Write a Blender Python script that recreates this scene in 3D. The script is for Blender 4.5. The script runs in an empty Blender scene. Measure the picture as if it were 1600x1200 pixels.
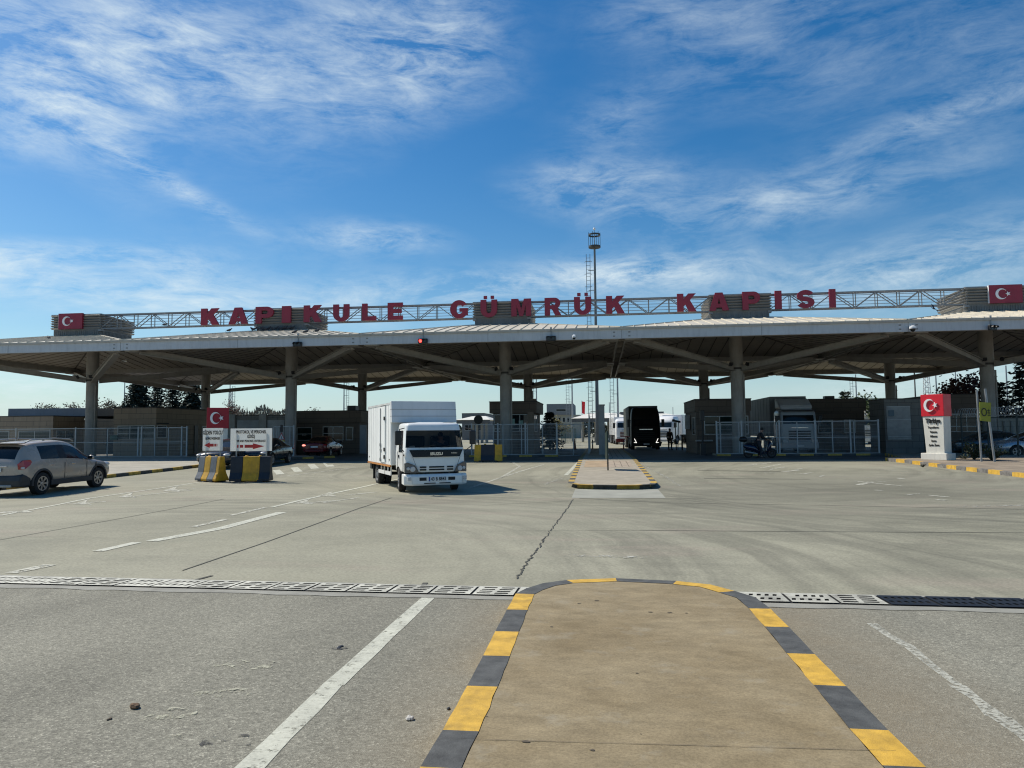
import bpy, bmesh, math, random
from mathutils import Vector, Matrix
random.seed(11)
SC = bpy.context.scene
COL = SC.collection
PI = math.pi
rad = math.radians

# ------------------------------------------------------------------ camera model and ground profile
FPX, YAW, PIT, ROLL, EYE = 1123.871, .1223, .0668, .0084, 1.65
_cy, _sy, _cp, _sp = math.cos(YAW), math.sin(YAW), math.cos(PIT), math.sin(PIT)
_R = Vector((_cy, _sy, 0)); _F = Vector((-_sy*_cp, _cy*_cp, _sp)); _U = Vector((_sy*_sp, -_cy*_sp, _cp))
_R2 = _R*math.cos(ROLL) - _U*math.sin(ROLL); _U2 = _R*math.sin(ROLL) + _U*math.cos(ROLL)
PROFILE = [(-60, 1.2), (0, 0.0), (9.0, -.235), (12, -.25), (18, -.235), (24, -.18), (32, -.06), (38, .06), (44, .07), (6000, .07)]
def gz(Y):
    if Y <= PROFILE[0][0]: return PROFILE[0][1]
    for (a, za), (b, zb) in zip(PROFILE, PROFILE[1:]):
        if Y <= b: return za + (zb-za)*(Y-a)/(b-a)
    return PROFILE[-1][1]
def ray(x, y): return _F + _R2*((x-800)/FPX) + _U2*((600-y)/FPX)
def G(x, y, dz=0.0):                       # point of the ground (or dz above it) seen at a place of the photograph
    d = ray(x, y); t = .4
    while t < 500 and EYE + d.z*t > gz(d.y*t) + dz: t *= 1.002
    return Vector((d.x*t, d.y*t, gz(d.y*t) + dz))
def W(x, y, Y):                            # point at depth Y
    d = ray(x, y); t = Y/d.y
    return Vector((d.x*t, Y, EYE + d.z*t))

cam = bpy.data.cameras.new('camera'); cam.sensor_width = 36; cam.lens = 36*FPX/1600; cam.clip_start = .05; cam.clip_end = 9000
co = bpy.data.objects.new('camera', cam); COL.objects.link(co)
m3 = Matrix((_R2, _U2, -_F)).transposed()
co.matrix_world = Matrix.Translation((0, 0, EYE)) @ m3.to_4x4()
SC.camera = co

# ------------------------------------------------------------------ materials
_M = {}
def nd(nt, t, **kw):
    n = nt.nodes.new(t)
    for k, v in kw.items():
        if k.startswith('i_'):
            n.inputs[k[2:].replace('_', ' ')].default_value = v
        else: setattr(n, k, v)
    return n
def base_mat(name):
    m = bpy.data.materials.new(name); m.use_nodes = True
    nt = m.node_tree; return m, nt, nt.nodes['Principled BSDF']
def noise(nt, vec, scale, detail=5, rough=.6, dist=0.):
    n = nd(nt, 'ShaderNodeTexNoise'); n.inputs['Scale'].default_value = scale; n.inputs['Detail'].default_value = detail
    n.inputs['Roughness'].default_value = rough; n.inputs['Distortion'].default_value = dist
    nt.links.new(vec, n.inputs['Vector']); return n.outputs['Fac']
def ramp(nt, fac, stops):
    r = nd(nt, 'ShaderNodeValToRGB'); e = r.color_ramp.elements
    while len(e) < len(stops): e.new(.5)
    for k, (p, c) in enumerate(stops):
        e[k].position = p; e[k].color = (c[0], c[1], c[2], 1) if not isinstance(c, (int, float)) else (c, c, c, 1)
    nt.links.new(fac, r.inputs['Fac']); return r.outputs['Color']
def mapping(nt, vec, scale=(1, 1, 1), rz=0, loc=(0, 0, 0)):
    n = nd(nt, 'ShaderNodeMapping'); n.inputs['Scale'].default_value = scale; n.inputs['Rotation'].default_value = (0, 0, rz)
    n.inputs['Location'].default_value = loc
    nt.links.new(vec, n.inputs['Vector']); return n.outputs['Vector']
def mixc(nt, fac, a, b, mode='MIX'):
    n = nd(nt, 'ShaderNodeMix', data_type='RGBA', blend_type=mode)
    for sock, v in ((n.inputs[0], fac), (n.inputs[6], a), (n.inputs[7], b)):
        if hasattr(v, 'is_linked'): nt.links.new(v, sock)
        elif isinstance(v, (int, float)): sock.default_value = v
        else: sock.default_value = (v[0], v[1], v[2], 1)
    return n.outputs[2]
def mth(nt, op, a, b=None, c=None, clamp=False):
    n = nd(nt, 'ShaderNodeMath', operation=op, use_clamp=clamp)
    for k, v in enumerate((a, b, c)):
        if v is None: continue
        if hasattr(v, 'is_linked'): nt.links.new(v, n.inputs[k])
        else: n.inputs[k].default_value = v
    return n.outputs[0]
def bump(nt, bsdf, h, strength=.3, dist=.02):
    b = nd(nt, 'ShaderNodeBump'); b.inputs['Strength'].default_value = strength; b.inputs['Distance'].default_value = dist
    nt.links.new(h, b.inputs['Height']); nt.links.new(b.outputs['Normal'], bsdf.inputs['Normal'])
def mat(name, col, rough=.6, metal=0., var=.15, scale=3., bmp=0., bscale=60., grime=0., emit=None, spec=.5, coat=0., world=False):
    if name in _M: return _M[name]
    m, nt, b = base_mat(name)
    tc = nd(nt, 'ShaderNodeTexCoord').outputs['Object']
    if world: tc = nd(nt, 'ShaderNodeNewGeometry').outputs['Position']
    f = noise(nt, tc, scale, 6, .65)
    lo = [max(0, c*(1-var*1.6)) for c in col]; hi = [min(1, c*(1+var)) for c in col]
    c = ramp(nt, f, [(.3, lo), (.72, hi)])
    if grime:
        f2 = noise(nt, mapping(nt, tc, (2.2, 2.2, .35)), 2.0, 6, .7)
        c = mixc(nt, mth(nt, 'MULTIPLY', ramp(nt, f2, [(.48, 0), (.75, 1)]), grime), c, (.08, .065, .05))
    nt.links.new(c, b.inputs['Base Color'])
    fr = noise(nt, tc, scale*2.3, 4, .6)
    r = nd(nt, 'ShaderNodeMapRange'); r.inputs[3].default_value = max(.02, rough-.1); r.inputs[4].default_value = min(1, rough+.12)
    nt.links.new(fr, r.inputs[0]); nt.links.new(r.outputs[0], b.inputs['Roughness'])
    b.inputs['Metallic'].default_value = metal
    b.inputs['Specular IOR Level'].default_value = spec
    b.inputs['Coat Weight'].default_value = coat
    if bmp: bump(nt, b, noise(nt, tc, bscale, 4, .6), bmp, .01)
    if emit:
        b.inputs['Emission Color'].default_value = (emit[0], emit[1], emit[2], 1); b.inputs['Emission Strength'].default_value = emit[3]
    _M[name] = m; return m
def glass(name, col=(.012, .018, .02), rough=.04, alpha=1.0, spec=.4):
    if name in _M: return _M[name]
    m, nt, b = base_mat(name)
    tc = nd(nt, 'ShaderNodeTexCoord').outputs['Object']
    c = ramp(nt, noise(nt, tc, 1.3, 3), [(.3, [k*.6 for k in col]), (.7, [min(1, k*1.5) for k in col])])
    nt.links.new(c, b.inputs['Base Color'])
    b.inputs['Roughness'].default_value = rough; b.inputs['Specular IOR Level'].default_value = spec
    b.inputs['Alpha'].default_value = alpha
    _M[name] = m; return m
def clad(name, c1, c2, mortar, bw=.9, bh=.3, rough=.7, grime=.3):
    if name in _M: return _M[name]
    m, nt, b = base_mat(name)
    tc = nd(nt, 'ShaderNodeTexCoord').outputs['Object']
    sx = nd(nt, 'ShaderNodeSeparateXYZ'); nt.links.new(tc, sx.inputs[0])
    cx = nd(nt, 'ShaderNodeCombineXYZ')
    nt.links.new(mth(nt, 'ADD', sx.outputs[0], sx.outputs[1]), cx.inputs[0]); nt.links.new(sx.outputs[2], cx.inputs[1])
    br = nd(nt, 'ShaderNodeTexBrick', offset=.5); br.inputs['Scale'].default_value = 1
    br.inputs['Brick Width'].default_value = bw; br.inputs['Row Height'].default_value = bh; br.inputs['Mortar Size'].default_value = .012
    br.inputs['Color1'].default_value = (*c1, 1); br.inputs['Color2'].default_value = (*c2, 1); br.inputs['Mortar'].default_value = (*mortar, 1)
    nt.links.new(cx.outputs[0], br.inputs['Vector'])
    f2 = noise(nt, mapping(nt, tc, (1.5, 1.5, .3)), 2.0, 6, .7)
    c = mixc(nt, mth(nt, 'MULTIPLY', ramp(nt, f2, [(.45, 0), (.75, 1)]), grime), br.outputs['Color'], (.06, .05, .04))
    nt.links.new(c, b.inputs['Base Color']); b.inputs['Roughness'].default_value = rough
    _M[name] = m; return m

# ------------------------------------------------------------------ mesh building
class MB:
    def __init__(s): s.v = []; s.f = []; s.m = []; s.mi = 0
    def add(s, vs, fs):
        o = len(s.v); s.v += [tuple(p) for p in vs]
        for f in fs: s.f.append(tuple(i+o for i in f)); s.m.append(s.mi)
        return s
    def box(s, c, d, rz=0, M=None):
        x, y, z = d[0]/2, d[1]/2, d[2]/2
        vs = [Vector((a*x, b*y, e*z)) for e in (-1, 1) for (a, b) in ((-1, -1), (1, -1), (1, 1), (-1, 1))]
        if rz: vs = [Matrix.Rotation(rz, 3, 'Z') @ v for v in vs]
        if M: vs = [M @ v for v in vs]
        c = Vector(c)
        return s.add([v+c for v in vs], [(0, 3, 2, 1), (4, 5, 6, 7), (0, 1, 5, 4), (1, 2, 6, 5), (2, 3, 7, 6), (3, 0, 4, 7)])
    def b2(s, x0, x1, y0, y1, z0, z1): return s.box(((x0+x1)/2, (y0+y1)/2, (z0+z1)/2), (x1-x0, y1-y0, z1-z0))
    def bar(s, a, b, w, h=None, up=(0, 0, 1)):
        a = Vector(a); b = Vector(b); h = h or w; d = (b-a).normalized(); up = Vector(up)
        if abs(d.dot(up)) > .98: up = Vector((0, 1, 0))
        r = d.cross(up).normalized(); u = r.cross(d)
        vs = [p + r*(i*w/2) + u*(j*h/2) for p in (a, b) for (i, j) in ((-1, -1), (1, -1), (1, 1), (-1, 1))]
        return s.add(vs, [(0, 1, 2, 3), (7, 6, 5, 4), (0, 4, 5, 1), (1, 5, 6, 2), (2, 6, 7, 3), (3, 7, 4, 0)])
    def cyl(s, a, b, r, r2=None, n=12, caps=True):
        a = Vector(a); b = Vector(b); r2 = r if r2 is None else r2; d = (b-a).normalized()
        up = Vector((0, 0, 1)) if abs(d.z) < .9 else Vector((1, 0, 0))
        x = d.cross(up).normalized(); y = d.cross(x)
        vs = [a + (x*math.cos(t)+y*math.sin(t))*r for t in [2*PI*k/n for k in range(n)]] + [b + (x*math.cos(t)+y*math.sin(t))*r2 for t in [2*PI*k/n for k in range(n)]]
        fs = [(k, (k+1) % n, n+(k+1) % n, n+k) for k in range(n)]
        if caps: fs += [tuple(range(n-1, -1, -1)), tuple(range(n, 2*n))]
        return s.add(vs, fs)
    def tube(s, pts, r, n=6):
        for a, b in zip(pts, pts[1:]): s.cyl(a, b, r, n=n)
        return s
    def lathe(s, prof, n=16, M=None, caps=True):         # prof: (radius, z) turned round z
        vs = []
        for (r, z) in prof:
            for k in range(n):
                p = Vector((r*math.cos(2*PI*k/n), r*math.sin(2*PI*k/n), z)); vs.append(M @ p if M else p)
        fs = []
        for i in range(len(prof)-1):
            for k in range(n): fs.append((i*n+k, i*n+(k+1) % n, (i+1)*n+(k+1) % n, (i+1)*n+k))
        if caps: fs.append(tuple(range(n-1, -1, -1))); fs.append(tuple(range((len(prof)-1)*n, len(prof)*n)))
        return s.add(vs, fs)
    def ball(s, c, r, n=10):
        rx, ry, rz = (r, r, r) if not hasattr(r, '__len__') else r
        m = max(4, n//2); c = Vector(c); vs = []
        for i in range(1, m):
            t = PI*i/m
            for k in range(n): vs.append(c + Vector((rx*math.sin(t)*math.cos(2*PI*k/n), ry*math.sin(t)*math.sin(2*PI*k/n), rz*math.cos(t))))
        vs += [c+Vector((0, 0, rz)), c-Vector((0, 0, rz))]
        fs = [(i*n+k, (i+1)*n+k, (i+1)*n+(k+1) % n, i*n+(k+1) % n) for i in range(m-2) for k in range(n)]
        T = (m-1)*n
        fs += [(T, k, (k+1) % n) for k in range(n)] + [(T+1, (m-2)*n+(k+1) % n, (m-2)*n+k) for k in range(n)]
        return s.add(vs, fs)
    def prism(s, poly, fn, d0, d1):           # fn(u, v, d) -> point
        n = len(poly)
        vs = [fn(u, v, d0) for u, v in poly] + [fn(u, v, d1) for u, v in poly]
        fs = [tuple(range(n-1, -1, -1)), tuple(range(n, 2*n))] + [(k, (k+1) % n, n+(k+1) % n, n+k) for k in range(n)]
        return s.add(vs, fs)
    def quad(s, *p): return s.add(p, [tuple(range(len(p)))])
    def mesh(s, name, mats, smooth=0, fix=True):
        me = bpy.data.meshes.new(name); me.from_pydata(s.v, [], s.f)
        for m in (mats if isinstance(mats, (list, tuple)) else [mats]): me.materials.append(m)
        me.polygons.foreach_set('material_index', s.m)
        if fix:
            bm = bmesh.new(); bm.from_mesh(me); bmesh.ops.recalc_face_normals(bm, faces=bm.faces); bm.to_mesh(me); bm.free()
        if smooth:
            me.polygons.foreach_set('use_smooth', [True]*len(me.polygons)); me.set_sharp_from_angle(angle=rad(smooth))
        me.update(); return me
    def build(s, name, mats, parent=None, smooth=0, bev=0, fix=True, loc=None, rz=0):
        o = link(name, s.mesh(name, mats, smooth, fix), parent)
        if loc is not None: o.location = loc
        o.rotation_euler[2] = rz
        if bev:
            b = o.modifiers.new('bevel', 'BEVEL'); b.width = bev; b.segments = 2; b.limit_method = 'ANGLE'; b.angle_limit = rad(40)
        return o
def link(name, me, parent=None):
    o = bpy.data.objects.new(name, me); COL.objects.link(o)
    if parent is not None: o.parent = parent
    return o
def tag(o, label=None, cat=None, group=None, kind=None):
    if label: o['label'] = label
    if cat: o['category'] = cat
    if group: o['group'] = group
    if kind: o['kind'] = kind
    return o
def thing(name, label, cat, loc=(0, 0, 0), rz=0, group=None):
    o = bpy.data.objects.new(name, None); COL.objects.link(o); o.location = loc; o.rotation_euler = (0, 0, rz)
    o.empty_display_size = .2
    return tag(o, label, cat, group)
def dup(o, loc=None, rz=None, label=None, parent=None, group=None):
    kids = list(o.children); c = o.copy(); COL.objects.link(c)
    if parent is not None: c.parent = parent
    if loc is not None: c.location = loc
    if rz is not None: c.rotation_euler = (0, 0, rz)
    if label: c['label'] = label
    if group: c['group'] = group
    for k in kids: dup(k, parent=c)
    return c
def struct(name, mb, mats, smooth=0, bev=0, fix=True):
    return tag(mb.build(name, mats, None, smooth, bev, fix), kind='structure')
def evalmesh(ob):
    dg = bpy.context.evaluated_depsgraph_get(); dg.update()
    return bpy.data.meshes.new_from_object(ob.evaluated_get(dg))
def text_mesh(s, size, mats, ext=.004, off=0., sx=1., ax='CENTER', space=1.):
    cu = bpy.data.curves.new('t', 'FONT'); cu.body = s; cu.size = size; cu.extrude = ext; cu.offset = off
    cu.align_x = ax; cu.align_y = 'CENTER'; cu.space_character = space; cu.resolution_u = 3
    o = bpy.data.objects.new('t', cu); COL.objects.link(o); me = evalmesh(o)
    bpy.data.objects.remove(o); bpy.data.curves.remove(cu)
    me.transform(Matrix.Diagonal((sx, 1, 1, 1)))
    me.materials.clear(); me.materials.append(mats); return me
def shape_mesh(loops, mats, ext=.02, name='letter'):        # filled outlines (holes allowed) in the xy plane, extruded along z
    cu = bpy.data.curves.new('s', 'CURVE'); cu.dimensions = '2D'; cu.fill_mode = 'BOTH'; cu.extrude = ext
    for lp in loops:
        sp = cu.splines.new('POLY'); sp.points.add(len(lp)-1); sp.use_cyclic_u = True
        for p, (x, y) in zip(sp.points, lp): p.co = (x, y, 0, 1)
    o = bpy.data.objects.new('s', cu); COL.objects.link(o); me = evalmesh(o)
    bpy.data.objects.remove(o); bpy.data.curves.remove(cu)
    me.name = name; me.materials.clear(); me.materials.append(mats); return me
UP = Matrix(((1, 0, 0, 0), (0, 0, -1, 0), (0, 1, 0, 0), (0, 0, 0, 1)))   # xy drawing -> standing, facing -y
def stand(me): me.transform(UP); return me
def arc(cx, cy, rx, ry, a0, a1, n=14):
    return [(cx+rx*math.cos(rad(a0+(a1-a0)*k/n)), cy+ry*math.sin(rad(a0+(a1-a0)*k/n))) for k in range(n+1)]
def crescent_loop(r):                      # white crescent of outer radius r, opening to +x
    ri = r*.8; cx = r*.25
    a = math.degrees(math.acos((r*r+cx*cx-ri*ri)/(2*r*cx)))
    ix, iy = r*math.cos(rad(a)), r*math.sin(rad(a)); b = math.degrees(math.atan2(iy, ix-cx))
    return arc(0, 0, r, r, a, 360-a, 40) + arc(cx, 0, ri, ri, 360-b, b, 40)[1:-1]
def star_loop(cx, cy, r, a0=180):
    return [(cx+(r if k % 2 == 0 else r*.4)*math.cos(rad(a0+36*k)), cy+(r if k % 2 == 0 else r*.4)*math.sin(rad(a0+36*k))) for k in range(10)]
# ------------------------------------------------------------------ common materials
CONC = mat('concrete_grey', (.31, .297, .268), .8, var=.12, scale=1.2, bmp=.15, grime=.35)
STEEL = mat('beige_steel_paint', (.285, .265, .232), .55, var=.1, scale=1.5, grime=.3)
FASC = mat('fascia_paint', (.50, .52, .53), .45, var=.06, scale=.8, grime=.22)
TRIM = mat('cream_trim', (.46, .42, .35), .6, var=.1, scale=1.0, grime=.3)
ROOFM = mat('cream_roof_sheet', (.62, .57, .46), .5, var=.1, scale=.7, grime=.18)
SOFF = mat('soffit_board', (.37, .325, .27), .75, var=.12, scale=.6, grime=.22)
SEAM = mat('dark_seam', (.06, .055, .05), .8)
GALV = mat('galvanised_steel', (.33, .34, .34), .45, metal=.6, var=.12, scale=4)
FENCEM = mat('fence_grey_paint', (.42, .44, .44), .5, metal=.2, var=.08, scale=3)
BLACK = mat('black_plastic', (.014, .014, .015), .45, var=.3)
RUBBER = mat('tyre_rubber', (.018, .018, .018), .85, var=.3, scale=20, bmp=.3)
RIMM = mat('alloy_rim', (.42, .42, .42), .35, metal=.8, var=.1)
REDP = mat('letter_red', (.27, .018, .04), .42, var=.1, scale=2, grime=.12)
REDF = mat('flag_red', (.62, .008, .022), .4, var=.06, scale=1.5)
WHITE = mat('white_paint', (.82, .82, .80), .4, var=.04, scale=2)
CHROME = mat('chrome', (.6, .6, .6), .15, metal=1, var=.03)
YEL = mat('barrier_yellow', (.62, .34, .012), .5, var=.18, scale=4, grime=.3)
DKB = mat('barrier_dark', (.018, .021, .028), .55, var=.25, scale=4, grime=.1)
GLS = glass('window_glass', (.010, .014, .016), .04, 1.0, .35); GLG = glass('green_window_glass', (.008, .024, .021), .06, 1.0, .25)
LAMPG = mat('lamp_glass', (.55, .56, .56), .12, var=.1, scale=8, spec=.8)
REDL = mat('red_lamp', (.35, .01, .012), .15, var=.1, spec=.8)
AMBER = mat('amber_lamp', (.6, .2, .01), .2, spec=.8)
PLATE = mat('number_plate_white', (.75, .75, .73), .4, var=.04)
INKB = mat('ink_black', (.012, .012, .012), .5)
BLUEP = mat('plate_blue', (.02, .06, .3), .4)
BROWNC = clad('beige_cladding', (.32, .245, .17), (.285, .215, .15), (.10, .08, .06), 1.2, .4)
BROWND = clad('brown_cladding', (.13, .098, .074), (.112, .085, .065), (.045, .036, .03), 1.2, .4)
GREYC = clad('grey_block_wall', (.18, .172, .155), (.155, .15, .135), (.075, .07, .063), .8, .4)
DKROOF = mat('grey_roof_metal', (.17, .19, .22), .5, var=.1, scale=.6, grime=.2)
BARK = mat('bark', (.06, .045, .035), .9, var=.3, scale=6, bmp=.4)

# ------------------------------------------------------------------ world: sky, clouds, sun
SUN_EL, SUN_AZ = rad(49), rad(22)         # sun on the left, a little behind the gate
to_sun = Vector((-math.cos(SUN_AZ)*math.cos(SUN_EL), math.sin(SUN_AZ)*math.cos(SUN_EL), math.sin(SUN_EL)))
sl = bpy.data.lights.new('sun', 'SUN'); sl.energy = 5.0; sl.angle = rad(.55); sl.color = (1.0, .93, .82)
so = bpy.data.objects.new('sun', sl); COL.objects.link(so)
so.rotation_euler = to_sun.to_track_quat('Z', 'Y').to_euler(); so.location = (-60, 20, 60)
wd = bpy.data.worlds.new('World'); SC.world = wd; wd.use_nodes = True
nt = wd.node_tree; nt.nodes.clear()
out = nd(nt, 'ShaderNodeOutputWorld'); bg = nd(nt, 'ShaderNodeBackground')
sky = nd(nt, 'ShaderNodeTexSky', sky_type='NISHITA', sun_disc=False, sun_elevation=SUN_EL)
sky.sun_rotation = math.atan2(to_sun.x, to_sun.y); sky.altitude = 50; sky.air_density = 1.0; sky.dust_density = .6; sky.ozone_density = 2.2
SKY_STR = .062
tcw = nd(nt, 'ShaderNodeTexCoord').outputs['Generated']
sx = nd(nt, 'ShaderNodeSeparateXYZ'); nt.links.new(tcw, sx.inputs[0])
az = mth(nt, 'ARCTAN2', sx.outputs[0], sx.outputs[1]); el = mth(nt, 'ARCSINE', sx.outputs[2])
def ae(px, py):
    d = ray(px, py).normalized(); return math.atan2(d.x, d.y), math.asin(d.z)
def blob(px, py, rx, ry, rot, amp):        # soft patch of high cloud round a direction of the sky
    a0, e0 = ae(px, py); k = 1/FPX
    da = mth(nt, 'MULTIPLY', mth(nt, 'SUBTRACT', az, a0), math.cos(e0)); de = mth(nt, 'SUBTRACT', el, e0)
    c, s = math.cos(rad(rot)), math.sin(rad(rot))
    u = mth(nt, 'DIVIDE', mth(nt, 'MULTIPLY_ADD', da, c, mth(nt, 'MULTIPLY', de, s)), rx*k)
    v = mth(nt, 'DIVIDE', mth(nt, 'MULTIPLY_ADD', de, c, mth(nt, 'MULTIPLY', da, -s)), ry*k)
    q = mth(nt, 'MULTIPLY_ADD', u, u, mth(nt, 'MULTIPLY', v, v))
    return mth(nt, 'MULTIPLY', mth(nt, 'EXPONENT', mth(nt, 'MULTIPLY', q, -1.0)), amp)
BL = [(40, 70, 160, 75, 0, .95), (130, 190, 90, 55, -30, .6), (290, 75, 110, 70, -10, .6), (560, 90, 210, 120, 12, .72), (690, 60, 80, 60, 40, .4),
      (265, 285, 110, 13, -26, .8), (585, 372, 100, 22, 0, .85), (290, 418, 60, 16, -4, .5), (60, 395, 170, 17, 5, .8), (150, 452, 330, 34, -3, 1.0), (20, 215, 60, 30, 20, .4),
      (760, 448, 260, 26, 3, .85), (930, 292, 120, 42, 0, .8), (1220, 316, 210, 38, 4, .62), (1000, 425, 150, 28, 0, .8), (960, 190, 60, 40, 0, .25),
      (1180, 40, 170, 70, 20, .34), (1010, 20, 110, 45, 0, .36), (1560, 110, 100, 80, 25, .3), (1450, 190, 130, 16, 10, .4), (1330, 110, 120, 50, 10, .25), (1500, 400, 160, 50, 8, .7), (1330, 440, 240, 34, 0, .4),
      (60, 605, 170, 26, 0, .9), (150, 655, 200, 22, 0, .6), (1060, 625, 60, 16, 0, .45), (1480, 585, 120, 22, 8, .6), (1350, 610, 90, 16, 0, .5), (700, 600, 200, 12, 3, .3)]
cov = None
for b_ in BL:
    q = blob(*b_); cov = q if cov is None else mth(nt, 'ADD', cov, q)
cv = nd(nt, 'ShaderNodeCombineXYZ'); nt.links.new(az, cv.inputs[0]); nt.links.new(el, cv.inputs[1])
warp = nd(nt, 'ShaderNodeTexNoise'); warp.inputs['Scale'].default_value = 3.2; warp.inputs['Detail'].default_value = 3; nt.links.new(cv.outputs[0], warp.inputs['Vector'])
wv = nd(nt, 'ShaderNodeVectorMath', operation='MULTIPLY_ADD'); nt.links.new(warp.outputs['Color'], wv.inputs[0]); wv.inputs[1].default_value = (.10, .06, 0); nt.links.new(cv.outputs[0], wv.inputs[2])
f1 = noise(nt, mapping(nt, wv.outputs[0], (7, 27, 1), rad(-26)), 1.0, 12, .68, .6)
f2 = noise(nt, mapping(nt, wv.outputs[0], (13, 50, 1), rad(34), (3, 1, 0)), 1.0, 12, .72, .6)
f3 = noise(nt, mapping(nt, wv.outputs[0], (7, 16, 1), rad(-8), (7, 2, 0)), 1.0, 9, .66, .4)
fib = mth(nt, 'ADD', mth(nt, 'MULTIPLY', f1, .45), mth(nt, 'ADD', mth(nt, 'MULTIPLY', f2, .35), mth(nt, 'MULTIPLY', f3, .45)))
lowc = noise(nt, mapping(nt, wv.outputs[0], (2.2, 6, 1), 0, (1.7, 4, 0)), 1.0, 4, .5)
covt = mth(nt, 'ADD', mth(nt, 'MULTIPLY', cov, .80), mth(nt, 'MULTIPLY', mth(nt, 'SUBTRACT', lowc, .58), .5))
dens = mth(nt, 'MULTIPLY', covt, mth(nt, 'SUBTRACT', mth(nt, 'MULTIPLY', fib, 5.2), 2.75), clamp=True)
dens = mth(nt, 'MULTIPLY', dens, 1.0, clamp=True)
hz = mth(nt, 'POWER', mth(nt, 'SUBTRACT', 1.0, mth(nt, 'MAXIMUM', sx.outputs[2], 0.0)), 11.0)
hs = nd(nt, 'ShaderNodeHueSaturation'); hs.inputs['Saturation'].default_value = 1.42; hs.inputs['Value'].default_value = 1.72
nt.links.new(sky.outputs[0], hs.inputs['Color'])
SKYC = mixc(nt, mth(nt, 'MULTIPLY', hz, .85), mixc(nt, 1.0, hs.outputs[0], (.84, .99, 1.0), 'MULTIPLY'), (9.4, 11.8, 13.2))
skyc = mixc(nt, mth(nt, 'MULTIPLY', dens, .9), SKYC, (12.6, 14.4, 15.0))
nt.links.new(skyc, bg.inputs['Color']); bg.inputs['Strength'].default_value = SKY_STR
nt.links.new(bg.outputs[0], out.inputs[0])
SC.view_settings.view_transform = 'Standard'; SC.view_settings.look = 'None'; SC.view_settings.exposure = 0; SC.view_settings.gamma = 1

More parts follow.
